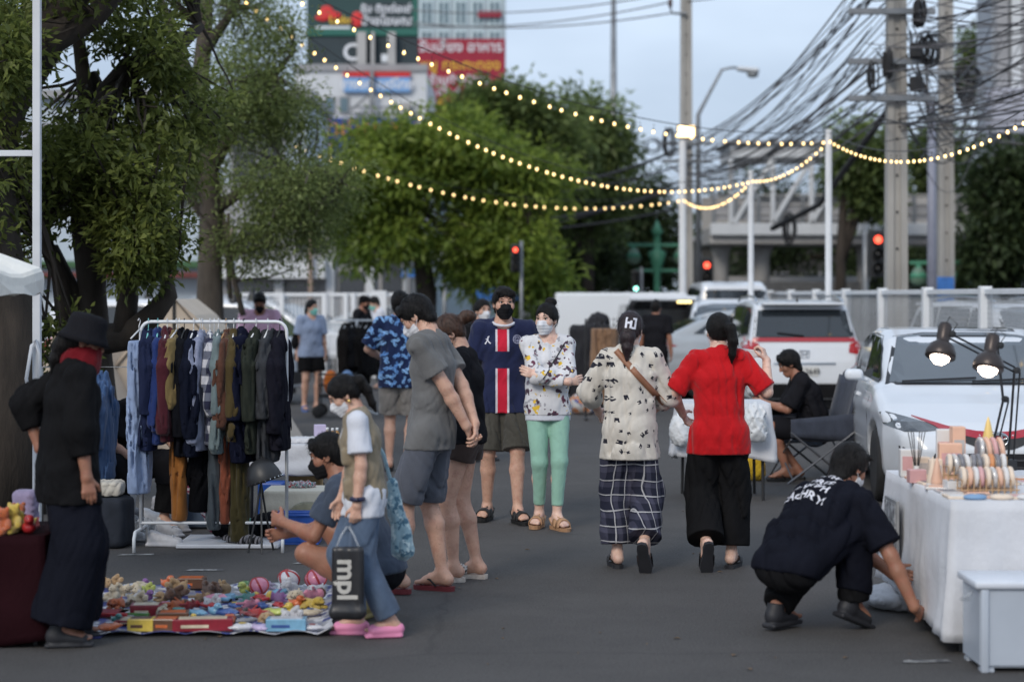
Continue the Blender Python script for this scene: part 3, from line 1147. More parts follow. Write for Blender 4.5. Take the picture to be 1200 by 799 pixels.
def decal(bv, root, name, me, M, m, off=.0035):
 """lays a flat lettering mesh (in its own x,y) on a garment: M places it, its local z points at the cloth"""
 bm = bmesh.new()
 bm.from_mesh(me)
 bmesh.ops.triangulate(bm, faces=bm.faces)
 for _ in range(2):
  ed = [e for e in bm.edges if e.calc_length() > .018]
  if not ed:
   break
  bmesh.ops.subdivide_edges(bm, edges=ed, cuts=1)
  bmesh.ops.triangulate(bm, faces=bm.faces)
 dn = (M.to_3x3() @ Vector((0, 0, 1))).normalized()
 for v in bm.verts:
  o = M @ v.co
  h = bv.ray_cast(o, dn, 1.0)
  if h[0] is None:
   n_ = bv.find_nearest(o)
   v.co = n_[0] - dn * off
  else:
   v.co = h[0] - dn * off
 me2 = bpy.data.meshes.new(name)
 bm.to_mesh(me2)
 bm.free()
 return link(name, me2, m, root)
# ================================================================== THE PLACE
# ---- ground
def asphalt_fn(g, vec, c, tcn):
 big = g.noise(tcn.outputs['Object'], .35, 5, .6)
 mid = g.noise(tcn.outputs['Object'], 2.2, 5, .65)
 fine = g.noise(tcn.outputs['Object'], 90, 3, .7)
 a = g.ramp(big, [(.3, (.056, .052, .050)), (.7, (.092, .086, .083))])
 b = g.mix(g.ramp(mid, [(.42, 0.0), (.72, .6)]), a, (.046, .043, .042))
 d = g.mix(g.ramp(fine, [(.42, 0.0), (.70, .55)]), b, (.17, .165, .16))
 spk = g.noise(tcn.outputs['Object'], 38, 2, .6)
 d = g.mix(g.ramp(spk, [(.60, 0.0), (.70, .5)]), d, (.028, .027, .027))
 stain = g.ramp(g.noise(tcn.outputs['Object'], 1.1, 6, .7), [(.64, 0.0), (.72, .55)])
 d = g.mix(stain, d, (.03, .03, .033))
 # cracks and patch joints
 vo = g.n('ShaderNodeTexVoronoi', feature='DISTANCE_TO_EDGE')
 vo.inputs['Scale'].default_value = .21
 wv = g.n('ShaderNodeMix', data_type='VECTOR')
 wv.inputs[0].default_value = .14
 nzc = g.n('ShaderNodeTexNoise')
 nzc.inputs['Scale'].default_value = 2.5
 g.l(tcn.outputs['Object'], nzc.inputs['Vector'])
 g.l(tcn.outputs['Object'], wv.inputs[4])
 g.l(nzc.outputs['Color'], wv.inputs[5])
 g.l(wv.outputs[1], vo.inputs['Vector'])
 ck = g.ramp(vo.outputs['Distance'], [(.001, .3), (.004, 0.0)])
 return g.mix(ck, d, (.025, .025, .027))
ASPH = mat('asphalt', (.06, .06, .065), .82, fn=asphalt_fn, bump=.9, bs=110, spec=.3)
mb = MB()
gx = [-400, -60, -20, -8, -3, 0, 3, 8, 20, 60, 400]
gy = [-200, -20, 0, 6, 9, 12, 16, 22, 30, 45, 80, 200, 900]
for i in range(len(gx) - 1):
 for j in range(len(gy) - 1):
  mb.add([(gx[i], gy[j], 0), (gx[i + 1], gy[j], 0), (gx[i + 1], gy[j + 1], 0), (gx[i], gy[j + 1], 0)], [(0, 1, 2, 3)])
tag(mb.build('asphalt_ground', ASPH), kind='structure')
ROADM = mat('road_far', (.075, .075, .08), .8, .2, 1.5, bump=.2, bs=60)
tag(MB().box(-90, 90, 52, 66, .0, .004).build('road', ROADM), kind='structure')
PAVM = mat('pavement_far', (.26, .25, .24), .85, .2, 2)
tag(MB().box(-90, 90, 47.5, 52, 0, .13).build('pavement', PAVM), kind='structure')
tag(MB().box(-90, 90, 66, 72, 0, .13).build('pavement_across', PAVM), kind='structure')
PAINT = mat('road_paint_worn', (.32, .32, .31), .8, .4, 9, fn=lambda g, v, c, t: g.mix(g.ramp(g.noise(t.outputs['Object'], 14, 5, .7), [(.42, 0.0), (.56, 1.0)]), (.07, .07, .075), c))
for (px, py, w, l) in ((265, 640, .3, .05), (160, 650, .12, .04), (240, 668, .12, .04), (372, 660, .16, .04), (1085, 775, .12, .04)):
 d = FPX * 1.7 / (py - 346)
 x = GX(px, d)
 tag(MB().add([(x - w, d - l, .004), (x + w, d - l * .6, .004), (x + w * .9, d + l, .004), (x - w * .8, d + l * .7, .004)], [(0, 1, 2, 3)]).build('paint_patch', PAINT), kind='structure')
# ---- leaves
LEAFN = {}
def leaf_mat(name, dark, light, trans=.25):
 if name in MATS:
  return MATS[name]
 m = mat(name, dark, .45, .1, 1)
 g = N(m)
 b = m.node_tree.nodes['Principled BSDF']
 at = g.n('ShaderNodeAttribute', attribute_name='tone')
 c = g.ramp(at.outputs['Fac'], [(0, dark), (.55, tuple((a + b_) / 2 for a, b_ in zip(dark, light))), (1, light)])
 g.l(c, b.inputs['Base Color'])
 b.inputs['Specular IOR Level'].default_value = .35
 tr = g.n('ShaderNodeBsdfTranslucent')
 g.l(c, tr.inputs['Color'])
 ms = g.n('ShaderNodeMixShader')
 ms.inputs[0].default_value = trans
 out = m.node_tree.nodes['Material Output']
 g.l(b.outputs[0], ms.inputs[1])
 g.l(tr.outputs[0], ms.inputs[2])
 g.l(ms.outputs[0], out.inputs['Surface'])
 return m
def leaves(name, centres, per, spread, L, W, m, parent, seed=1, droop=.25, outw=None, kind=True, tones=None):
 """leaf blades (two folded triangles pairs) gathered in tufts around the centres"""
 rg = np.random.default_rng(seed)
 C = np.repeat(np.asarray(centres, float), per, 0)
 n = len(C)
 dirs = rg.normal(size=(n, 3))
 dirs[:, 2] = dirs[:, 2] * .7 - droop
 dirs /= np.linalg.norm(dirs, axis=1)[:, None]
 pos = C + dirs * (rg.uniform(.05, 1, (n, 1)) ** .7) * spread
 ln = L * rg.uniform(.6, 1.25, (n, 1))
 wd_ = W * rg.uniform(.7, 1.25, (n, 1))
 ax = dirs + rg.normal(size=(n, 3)) * .45
 ax /= np.linalg.norm(ax, axis=1)[:, None]
 up = rg.normal(size=(n, 3)) * .55 + np.array([0, 0, 1])
 sd_ = np.cross(ax, up)
 sd_ /= np.linalg.norm(sd_, axis=1)[:, None] + 1e-9
 nm = np.cross(sd_, ax)
 a = pos
 tip = pos + ax * ln - nm * ln * .12
 midp = pos + ax * ln * .5
 l = midp + sd_ * wd_ * .5 + nm * wd_ * .16
 r = midp - sd_ * wd_ * .5 + nm * wd_ * .16
 V = np.stack([a, l, tip, r], 1).reshape(-1, 3)
 F = np.arange(n * 4).reshape(n, 4)
 me = np_mesh(name, V, F, False)
 t0 = rg.uniform(0, 1, (len(centres), 1)) if tones is None else np.asarray(tones)[:, None]
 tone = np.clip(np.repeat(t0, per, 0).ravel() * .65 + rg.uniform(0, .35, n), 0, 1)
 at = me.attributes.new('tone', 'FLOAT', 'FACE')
 at.data.foreach_set('value', tone.astype(np.float32))
 o = link(name, me, m, parent)
 if kind:
  o['kind'] = 'stuff'
 return o
def shell_points(c, r, n, rg, inner=.55, low=-1.0):
 out = []
 while len(out) < n:
  v = rg.normal(size=3)
  v /= np.linalg.norm(v)
  if v[2] < low:
   continue
  t = rg.uniform(inner, 1) * (1 + .3 * math.sin(v[0] * 5 + c[0]) * math.sin(v[1] * 4 + v[2] * 6))
  out.append(np.array(c) + v * np.array(r) * t)
 return out
def limb_path(a, b, rg, wob=.12, n=6):
 a, b = Vector(a), Vector(b)
 L = (b - a).length
 pts = []
 o = Vector((0, 0, 0))
 for i in range(n + 1):
  t = i / n
  pts.append(a.lerp(b, t) + o * math.sin(t * PI))
  o = o + Vector(rg.normal(size=3)) * wob * L * .35
 return pts
BARK = mat('bark_dark', (.040, .031, .024), .9, .5, 5, bump=1.0, bs=30, stretch=(1, 1, .3))
BARK2 = mat('bark_grey', (.075, .062, .050), .9, .4, 5, bump=1.0, bs=24, stretch=(1, 1, .3))
LF_A = leaf_mat('leaf_broad', (.066, .092, .026), (.38, .43, .11), .55)
LF_B = leaf_mat('leaf_small', (.105, .140, .052), (.42, .50, .17), .55)
LF_C = leaf_mat('leaf_bright', (.070, .125, .025), (.42, .52, .09), .55)
LF_D = leaf_mat('leaf_far', (.075, .110, .040), (.29, .37, .12), .5)
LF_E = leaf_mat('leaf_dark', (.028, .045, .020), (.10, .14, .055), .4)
def tree(name, label, loc, trunk, limbs, crowns, m, bark, per, spread, L, W, ncl, seed, group=None, droop=.25, inner=.5, low=-1.0, cat='tree'):
 """trunk: [(x,y,z,r)...]; limbs: list of such lists; crowns: list of (centre, radii, weight); all relative to loc"""
 rg = np.random.default_rng(seed)
 t = thing(name, label, cat, loc, 0, group)
 mb = MB()
 mb.tube([p[:3] for p in trunk], [p[3] for p in trunk], 10)
 mb.build('trunk', bark, t, True)
 cent = []
 tone = []
 for (c, r, w) in crowns:
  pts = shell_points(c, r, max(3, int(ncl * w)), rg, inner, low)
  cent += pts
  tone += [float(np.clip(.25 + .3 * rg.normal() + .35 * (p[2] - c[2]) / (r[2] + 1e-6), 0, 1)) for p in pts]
 for i, lb in enumerate(limbs):
  mb = MB()
  mb.tube([p[:3] for p in lb], [p[3] for p in lb], 8)
  mb.build('limb', bark, t, True)
 tw = MB()
 ends = [Vector(p[:3]) for lb in limbs for p in lb[len(lb) // 2:]] + [Vector(trunk[-1][:3])]
 for c in cent[::3]:
  c = Vector(c)
  e = min(ends, key=lambda q: (q - c).length)
  r0 = min(.03, .006 * (c - e).length + .006)
  tw.tube(limb_path(e, c, rg, .1, 4), [r0 * 1.6, r0 * 1.3, r0, r0 * .8, r0 * .5], 4, False)
 if tw.v:
  tw.build('twigs', bark, t)
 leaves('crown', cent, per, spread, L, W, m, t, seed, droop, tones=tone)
 return t
def rel(pts, base):
 """photo-pixel guide points (px,py,depth,radius) to coordinates relative to base"""
 out = []
 for px, py, d, r in pts:
  p = P(px, py, d)
  out.append((p.x - base[0], p.y - base[1], p.z - base[2], r))
 return out
def crown(px0, px1, py0, py1, d, ry, base, w=1.0):
 c = P((px0 + px1) / 2, (py0 + py1) / 2, d)
 s = FPX / d
 return ((c.x - base[0], c.y - base[1], c.z - base[2]), (abs(px1 - px0) / 2 / s, ry, abs(py1 - py0) / 2 / s), w)
# near left tree: gnarled, big-leaved
b = (GX(118, 17), 17, 0)
tr1 = [(0, 0, -.1, .24), (.02, 0, .35, .17)] + rel([(112, 400, 17, .13), (108, 340, 17.0, .12), (104, 260, 17.0, .16), (112, 190, 17.1, .15), (120, 130, 17.2, .13), (100, 90, 17.2, .11)], b)
l1 = [rel([(112, 398, 17, .14), (150, 394, 16.8, .12), (180, 368, 16.7, .10), (198, 345, 16.7, .08), (196, 325, 16.7, .05)], b),
  rel([(145, 390, 16.8, .10), (150, 350, 16.8, .09), (148, 318, 16.9, .09), (145, 300, 16.9, .05)], b),
  rel([(112, 160, 17, .13), (128, 110, 17, .12), (150, 82, 17.1, .11), (190, 72, 17.3, .09), (235, 30, 17.6, .05)], b),
  rel([(104, 150, 17, .08), (98, 90, 17, .065), (90, 30, 17.1, .05), (84, -60, 17.2, .03)], b),
  rel([(80, 395, 17, .08), (72, 330, 16.9, .07), (55, 285, 16.9, .05), (48, 270, 16.9, .03)], b),
  rel([(100, 400, 17, .07), (86, 340, 17, .06), (62, 290, 17.1, .05)], b)]
c1 = [crown(40, 225, 120, 245, 16.8, 1.2, b, 1.5), crown(108, 218, 195, 325, 16.4, .7, b, 1.3), crown(50, 110, 130, 270, 16.8, .8, b, .7), crown(-40, 40, 120, 330, 17, 1.2, b, .6),
  crown(-60, 90, -140, 60, 17, 1.6, b, .9), crown(150, 270, 80, 190, 17.2, 1.0, b, .8), crown(100, 240, -120, 40, 17.4, 1.5, b, .9),
  crown(110, 200, 15, 75, 17.1, .5, b, .35), crown(170, 215, 20, 100, 16.6, .4, b, .3), crown(120, 205, 270, 330, 16.2, .4, b, .5)]
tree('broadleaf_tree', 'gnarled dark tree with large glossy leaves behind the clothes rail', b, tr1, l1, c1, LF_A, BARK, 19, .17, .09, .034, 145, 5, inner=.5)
# big limb tree at the left edge
b = (GX(-5, 15.5), 15.5, 0)
tr = [(0, 0, -.1, .4)] + rel([(2, 450, 15.5, .33), (5, 380, 15.5, .28), (-12, 300, 15.6, .26), (-20, 200, 15.8, .24), (5, 120, 15.9, .2), (45, 55, 16, .19), (80, 0, 16.2, .17), (110, -60, 16.4, .12)], b)
lm = [rel([(-20, 200, 15.8, .18), (-50, 100, 15.8, .14), (-60, -40, 15.8, .08)], b), rel([(10, 112, 15.9, .16), (60, 45, 15.9, .14), (110, 20, 16, .10), (150, -20, 16, .06)], b)]
cr_ = [crown(-60, 42, -60, 110, 15.6, 1.2, b, .7), crown(-60, 34, 80, 330, 15.5, 1.0, b, 1.2), crown(40, 150, -80, 25, 16, 1.0, b, .8), crown(-20, 40, 20, 110, 15.2, .5, b, .5),
  crown(44, 90, 360, 445, 15.8, .3, b, .22)]
tree('broadleaf_tree', 'dark leaning tree trunk at the left edge beside the white canopy', b, tr, lm, cr_, LF_A, BARK, 18, .22, .095, .038, 120, 9)
# fine-leaved tree behind, reaching out over the van
b = (GX(247, 25), 25, 0)
tr = [(0, 0, -.1, .24), (0, 0, .5, .2)] + rel([(246, 350, 25, .17), (246, 300, 25, .15), (247, 240, 25, .14), (243, 180, 25, .13), (232, 120, 25, .12), (240, 40, 25.1, .10), (244, -30, 25.2, .07)], b)
lm = [rel([(246, 200, 25, .1), (285, 130, 25, .08), (320, 90, 25.1, .05), (345, 60, 25.1, .02)], b),
  rel([(246, 250, 25, .09), (290, 220, 25, .06), (350, 210, 25, .03), (400, 215, 25, .015)], b),
  rel([(236, 120, 25, .09), (210, 60, 25, .06), (190, 5, 25, .05), (180, -60, 25, .03)], b),
  rel([(240, 60, 25, .08), (275, 10, 25, .05), (300, -50, 25, .02)], b),
  rel([(268, 250, 25, .02), (266, 300, 25, .025), (270, 350, 25, .03)], b), rel([(258, 230, 25, .02), (275, 330, 25, .03), (285, 370, 25, .04)], b)]
cr_ = [crown(225, 345, 40, 190, 25, 1.6, b, 1.5), crown(290, 380, 95, 165, 25, 1.2, b, .7), crown(260, 425, 175, 262, 25, 1.6, b, 1.5), crown(285, 395, 215, 305, 25, 1.2, b, 1.0),
  crown(225, 325, -120, 60, 25.2, 1.8, b, 1.2), crown(185, 265, 120, 250, 25.5, 1.2, b, .7), crown(255, 330, 255, 320, 24.8, .8, b, .35), crown(300, 352, 10, 80, 25, .8, b, .35)]
tree('small_leaved_tree', 'tall fine leaved grey green tree with thick trunk rising behind the clothes rail', b, tr, lm, cr_, LF_B, BARK2, 44, .36, .075, .024, 128, 13, inner=.35)
# flame tree in the middle distance
b = (GX(492, 46), 46, 0)
tr = [(0, 0, -.1, .30)] + rel([(500, 345, 46, .24), (494, 300, 46, .2), (482, 262, 46, .18), (478, 235, 46, .16)], b)
lm = [rel([(478, 240, 46, .14), (450, 205, 46, .1), (425, 190, 46, .05)], b), rel([(480, 240, 46, .14), (520, 190, 46, .1), (570, 170, 46, .06), (610, 175, 46, .03)], b), rel([(480, 240, 46, .12), (500, 180, 46.5, .08), (510, 150, 47, .04)], b)]
cr_ = [crown(392, 500, 155, 245, 46, 2, b, 1.2), crown(480, 610, 135, 235, 46, 2.2, b, 1.6), crown(560, 645, 165, 330, 46, 1.6, b, 1.0), crown(395, 455, 225, 310, 46, 1.2, b, .5),
  crown(500, 600, 235, 330, 45.6, 1.2, b, .7), crown(440, 560, 138, 180, 46, 1.5, b, .6), crown(430, 500, 240, 300, 45, .8, b, .3), crown(575, 640, 255, 345, 44.8, .8, b, .4), crown(380, 440, 190, 260, 46, 1.0, b, .3), crown(600, 668, 175, 235, 46, .9, b, .3), crown(618, 660, 290, 345, 45, .7, b, .25), crown(405, 470, 132, 175, 46, .8, b, .25), crown(520, 560, 118, 150, 46.5, .6, b, .2)]
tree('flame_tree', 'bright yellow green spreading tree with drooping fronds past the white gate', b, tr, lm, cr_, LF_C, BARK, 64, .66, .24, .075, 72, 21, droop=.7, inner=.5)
# tall trees behind it
far = [(600, 62, [(560, 650, 95, 170), (590, 690, 120, 240), (540, 600, 110, 150)], LF_D, 'tall dark crowned tree behind the bright flame tree'),
  (690, 66, [(640, 745, 105, 200), (650, 735, 170, 280), (610, 690, 180, 260)], LF_D, 'rounded mid green tree left of the thin metal mast'),
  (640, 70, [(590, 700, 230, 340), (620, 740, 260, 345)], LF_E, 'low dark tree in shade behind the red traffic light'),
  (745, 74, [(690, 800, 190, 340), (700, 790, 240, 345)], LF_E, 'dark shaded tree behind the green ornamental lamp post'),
  (560, 58, [(520, 640, 250, 345)], LF_D, 'bushy tree behind the blue sign below the flame tree'),
  (985, 62, [(980, 1045, 150, 225), (1000, 1040, 175, 250)], LF_D, 'thin light tree standing between the footbridge and the first concrete pole'),
  (1085, 78, [(1060, 1130, 140, 235), (1060, 1130, 225, 300), (1135, 1165, 40, 110)], LF_D, 'dark tree behind the two concrete poles'),
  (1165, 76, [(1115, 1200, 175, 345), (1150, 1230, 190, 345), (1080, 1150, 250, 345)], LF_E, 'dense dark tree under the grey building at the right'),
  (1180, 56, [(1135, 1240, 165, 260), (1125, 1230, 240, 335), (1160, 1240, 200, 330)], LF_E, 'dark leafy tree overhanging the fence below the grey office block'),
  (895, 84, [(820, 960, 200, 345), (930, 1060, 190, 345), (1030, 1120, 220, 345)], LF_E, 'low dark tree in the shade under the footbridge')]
for i, (px, d, cs, m, lab) in enumerate(far):
 b = (GX(px, d), d, 0)
 topc = min(c[2] for c in cs)
 tr = [(0, 0, -.1, .22)] + rel([(px, 300, d, .16), (px + 4, (topc + 300) / 2, d, .12), (px, topc + 30, d, .06)], b)
 lm = [rel([(px, 310, d, .14), ((c[0] + c[1]) / 2, (c[2] + c[3]) / 2, d, .05)], b) for c in cs]
 cr_ = [crown(c[0], c[1], c[2], c[3], d, (c[1] - c[0]) / 2 / (FPX / d) * .8, b, 1) for c in cs]
 tree('roadside_tree', lab, b, tr, lm, cr_, m, BARK, 60, .75, .30, .13, 80, 40 + i, 'trees beyond the road', inner=.4)
# far-off wood
rg = np.random.default_rng(3)
cw = [np.array([rg.uniform(-75, 75), rg.uniform(118, 132), abs(rg.normal()) * 1.2 + rg.uniform(.5, 4.2)]) for _ in range(900)]
leaves('distant_wood', cw, 14, 1.7, 1.1, .6, LF_E, None, 77)
# ---- white mesh fence on the right and at the back
WHITEP = mat('white_paint', (.74, .76, .78), .45, .08, 3, bump=.05, bs=30)
WHITE_D = mat('white_paint_dull', (.60, .62, .65), .55, .12, 3, bump=.08, bs=30)
WIRE = mat('wire_grey', (.34, .36, .38), .5, .1, 4)
KERB = mat('kerb_concrete', (.28, .28, .27), .85, .25, 4, bump=.3, bs=40)
def mesh_panel_data(w, h, step):
 mb = MB()
 n = int(w / step)
 for i in range(1, n):
  x = i * w / n
  mb.box(x - .002, x + .002, -.003, .003, 0, h)
 n = int(h / step)
 for i in range(1, n):
  z = i * h / n
  mb.box(0, w, -.0065, -.0032, z - .002, z + .002)
 return mb.mesh('mesh_panel')
def fence(label, x, ys, h, gate=False):
 t = thing('mesh_fence', label, 'fence', (x, ys[0], 0))
 w = ys[1] - ys[0]
 pm = MB().rbox(-.065, .065, -.065, .065, 0, h + .03, .008).mesh('post')
 pan = mesh_panel_data(w - .13, h - .24, .055)
 rl = MB().rbox(0, w - .13, -.03, .03, -.03, .03, .006).mesh('rail')
 for i, y in enumerate(ys):
  link('post', pm, WHITEP, t, (0, y - ys[0], 0))
  if i < len(ys) - 1:
   for z in (h - .03, .17):
    link('rail', rl, WHITEP, t, (0, y - ys[0] + .065, z), (0, 0, R(90)))
   o = link('mesh_panel', pan, WIRE, t, (0, y - ys[0] + .065, .2), (0, 0, R(90)))
   o['kind'] = 'stuff'
 MB().box(-.09, .09, -.1, ys[-1] - ys[0] + .1, 0, .14).build('kerb', KERB, t)
 return t
fence('long white steel fence with wire mesh along the parked cars', 5.2, [15.8 + 3.04 * i for i in range(9)], 1.77)
# back fence with gate, left of the middle
t = thing('bar_fence', 'white barred fence with gate posts behind the van on the left', 'fence', (GX(270, 41), 41, 0))
x0 = GX(270, 41)
top = ZY(343, 41)
for px, wd_ in ((272, .12), (300, .07), (330, .10), (380, .10), (405, .09), (414, .09), (428, .1), (441, .16), (449, .14), (470, .10)):
 MB().rbox(-wd_ / 2, wd_ / 2, -.05, .05, 0, top + (.04 if wd_ > .12 else -.0), .008).build('post', WHITEP, t, False, (GX(px, 41) - x0, 0, 0))
for z in (top - .04, .5, 1.15):
 if z > 1.2:
  MB().rbox(0, GX(470, 41) - x0, -.03, .03, z - .035, z + .035, .006).build('rail', WHITEP, t, False, (0, .085, 0))
 else:
  MB().rbox(0, GX(470, 41) - x0, -.02, .02, z - .025, z + .025, .006).build('rail', WHITEP, t, False, (0, .085, 0))
for i in range(46):
 x = i * (GX(470, 41) - x0) / 45
 MB().box(x - .009, x + .009, -.01, .01, .1, top - .08).build('bar', WHITEP, t, False, (0, .125, 0)) if i == 0 else link('bar', bpy.data.objects['bar'].data, WHITEP, t, (x, .125, 0))
# continuation of the fence across the middle (seen between people)
t = thing('mesh_fence', 'far white mesh fence closing off the car park behind the white trailer', 'fence', (GX(650, 49), 49, 0))
n = 7
w = (5.2 - GX(650, 49)) / n
pan = mesh_panel_data(w - .1, 1.5, .08)
pm = MB().rbox(-.05, .05, -.05, .05, 0, 1.78, .008).mesh('post')
rl = MB().rbox(.05, w - .05, -.03, .03, -.03, .03, .006).mesh('rail')
for i in range(n + 1):
 link('post', pm, WHITEP, t, (i * w, 0, 0))
 if i < n:
  link('rail', rl, WHITEP, t, (i * w, 0, 1.73))
  link('rail', rl, WHITEP, t, (i * w, 0, .15))
  link('mesh_panel', pan, WIRE, t, (i * w + .05, 0, .2))['kind'] = 'stuff'
# ---- buildings far behind
WALLW = mat('wall_white', (.62, .64, .66), .8, .08, 1.2)
WALLG = mat('wall_grey', (.33, .33, .34), .85, .12, 1.2)
WALLC = mat('wall_concrete', (.40, .39, .38), .85, .15, .8)
GLB = mat('window_blue', (.10, .16, .19), .12, .3, 1.5, spec=.7)
GLD = glass_dark('window_dark', (.02, .022, .026), .1)
GREEN_D = mat('board_green', srgb(28, 62, 62), .6, .12, 1)
GREEN_B = mat('board_green_trim', srgb(30, 98, 86), .6, .12, 1)
GREEN_K = mat('board_dark', srgb(34, 50, 56), .6, .12, 1)
REDS = mat('banner_red', srgb(158, 36, 58), .7, .12, 1)
BLUES = mat('banner_blue', srgb(28, 58, 140), .7, .15, 1)
BLUEL = mat('sign_light_blue', srgb(120, 165, 215), .6, .15, 1)
LW = mat('lettering_white', (.72, .74, .78), .6, .03)
LY = mat('lettering_yellow', srgb(222, 180, 60), .6, .05)
LO = mat('lettering_orange', srgb(226, 150, 70), .6, .05)
LR = mat('lettering_red', srgb(205, 45, 45), .6, .05)
STEEL = mat('steel_grey', (.25, .26, .27), .45, .2, 3, metal=.6)
def lettering(name, body, size, m, parent, loc, rot=(PI / 2, 0, 0), align='CENTER', bold=.0, sx=1.0, ext=.01):
 me = text_mesh(body, size, ext, align, bold)
 o = link(name, me, m, parent, loc, rot)
 o.scale = (sx, 1, 1)
 return o
def windows(parent, x0, x1, z0, z1, nx, nz, y, gm, fm, fr=.12, gap=.35):
 w, h = (x1 - x0) / nx, (z1 - z0) / nz
 fr_me = MB().box(0, w - gap, -.10, .10, 0, h - gap).mesh('window')
 gl_me = MB().box(fr, w - gap - fr, -.13, -.06, fr, (h - gap) - fr).mesh('pane')
 mu = MB().box((w - gap) / 2 - .04, (w - gap) / 2 + .04, -.15, -.131, fr, h - gap - fr).mesh('mullion')
 for i in range(nx):
  for j in range(nz):
   f = link('window', fr_me, fm, parent, (x0 + i * w + gap / 2, y, z0 + j * h + gap / 2))
   link('pane', gl_me, gm, f)
   link('mullion', mu, fm, f)
# glass block with the long red banner
D = 100
bx0, bx1 = GX(488, D), GX(592, D)
t = thing('office_building', 'pale glass fronted block carrying a tall red banner in the distance', 'building', ((bx0 + bx1) / 2, D, 0))
hw = (bx1 - bx0) / 2
MB().box(-hw, hw, 0, 9, 0, 24).build('wall', mat('wall_glassy', (.42, .50, .54), .4, .1, .6), t)
windows(t, -hw + .1, hw - .1, 13.6, 19.6, 5, 4, -.02, GLB, mat('frame_pale', (.55, .66, .70), .5, .1), .1, .22)
windows(t, -hw + .1, hw - .1, 3, 9.2, 5, 3, -.02, GLB, mat('frame_pale', (.55, .66, .70), .5, .1), .1, .22)
# the banner hangs on the block
zt, zb = ZY(47, D), ZY(140, D)
bn = thing('banner', 'tall dark red banner with white and yellow lettering hung on the glass block', 'banner', ((bx0 + bx1) / 2, D - .35, zb))
MB().rbox(-hw + .05, hw, -.06, .06, 0, zt - zb, .02).build('cloth', REDS, bn)
for txt, py, m, sz in (('รับเลี้ยง อาหาร', 57, LW, .72), ('หมู กระทะทอง', 78, LY, .72), ('ร้านทำครัวสด', 95, LW, .58), ('โต๊ะ 4 ที่นั่ง', 108, LW, .6), ('6 - 8 คน', 124, LY, .7)):
 lettering('lettering', txt, sz, m, bn, (0, -.08, ZY(py, D) - zb), bold=.012)
sg = thing('sign_board', 'small red sign plate high on the glass block', 'sign', (GX(574, D), D - .3, ZY(18, D)))
MB().rbox(-.6, .6, -.05, .05, -.15, .15, .02).build('board', REDS, sg)
# green billboard
D = 92
gx0, gx1 = GX(360, D), GX(490, D)
t = thing('billboard', 'large dark green billboard with red logo and white lettering above the white shop', 'billboard', ((gx0 + gx1) / 2, D, 0))
hw = (gx1 - gx0) / 2
zt, zm, zb = ZY(-25, D), ZY(37, D), ZY(80, D)
MB().rbox(-hw, hw, -.2, .2, zm, zt, .03).build('upper_board', GREEN_D, t)
MB().rbox(-hw, hw, -.3, .3, zm - .25, zm + .08, .03).build('trim', GREEN_B, t)
MB().rbox(hw - .25, hw, -.28, .28, zm + .09, zt, .03).build('trim', GREEN_B, t)
MB().rbox(-hw, hw, -.2, .2, zb, zm - .26, .03).build('lower_board', GREEN_K, t)
MB().rbox(GX(425, D) - (gx0 + gx1) / 2, GX(484, D) - (gx0 + gx1) / 2, -.24, -.205, ZY(33, D), ZY(4, D), .01).build('dark_panel', GREEN_K, t)
cx = (gx0 + gx1) / 2
f = Field((-2.2, -.1, -1), (2.2, .1, 1.2), .05)
f.blob((-.35, 0, .22), (.32, .06, .28), .05).blob((-.52, 0, -.08), (.36, .06, .18), .08).blob((.0, 0, .02), (.34, .06, .2), .08)
me, V, F = f.mesh('logo')
link('logo', me, LR, t, (GX(392, D) - cx, -.24, ZY(20, D)))
f = Field((-2.2, -.1, -1), (2.2, .1, 1.2), .05)
f.blob((0, 0, 0), (.28, .06, .38), .05)
me, V, F = f.mesh('logo')
link('logo', me, LR, t, (GX(419, D) - cx, -.24, ZY(24, D)))
lettering('lettering', 'Lado', .5, LY, t, (GX(399, D) - cx, -.32, ZY(25, D)), bold=.01)
MB().box(GX(371, D) - cx, GX(411, D) - cx, -.25, -.21, ZY(35, D), ZY(32, D)).build('logo_bar', LW, t)
lettering('lettering', 'รับ ติดต่อเช่า', .5, LW, t, (GX(455, D) - cx, -.26, ZY(12, D)), bold=.01)
lettering('lettering', 'ป้ายโฆษณา', .58, LW, t, (GX(456, D) - cx, -.26, ZY(26, D)), bold=.01)
lettering('lettering', 'C', 1.1, LW, t, (GX(412, D) - cx, -.22, ZY(63, D)), bold=.02)
for px, w_ in ((425, .42), (438, .16), (460, .36)):
 MB().box(GX(px, D) - cx - w_ / 2, GX(px, D) - cx + w_ / 2, -.75, -.35, 0, ZY(40, D)).build('column', WALLC, t)
MB().rbox(GX(448, D) - cx, GX(456, D) - cx, -.7, -.36, ZY(75, D), ZY(66, D), .02).build('lamp_box', WALLW, t)
# white shop building in front of it
D = 84
wx0, wx1 = GX(345, D), GX(500, D)
cx = (wx0 + wx1) / 2
t = thing('shop_building', 'white flat fronted shop building under the green billboard', 'building', (cx, D, 0))
hw = (wx1 - wx0) / 2
zt = ZY(84, D)
MB().box(-hw, hw, 0, 10, 0, zt).build('wall', WALLW, t)
MB().box(-hw - .05, hw + .05, -.12, .4, zt + .003, zt + .3).build('roof', WALLG, t)
for px0, px1, py0, py1 in ((380, 394, 113, 134), (397, 410, 113, 134)):
 f_ = MB().box(GX(px0, D) - cx, GX(px1, D) - cx, -.06, .1, ZY(py1, D), ZY(py0, D)).build('window', WALLG, t)
 MB().box(GX(px0, D) - cx + .08, GX(px1, D) - cx - .08, -.09, -.061, ZY(py1, D) + .08, ZY(py0, D) - .08).build('pane', GLB, f_)
for py in (127, 134):
 MB().tube([(GX(410, D) - cx, -.4, ZY(py, D)), (GX(495, D) - cx, -.4, ZY(py, D))], .04, 6).build('railing', STEEL, t)
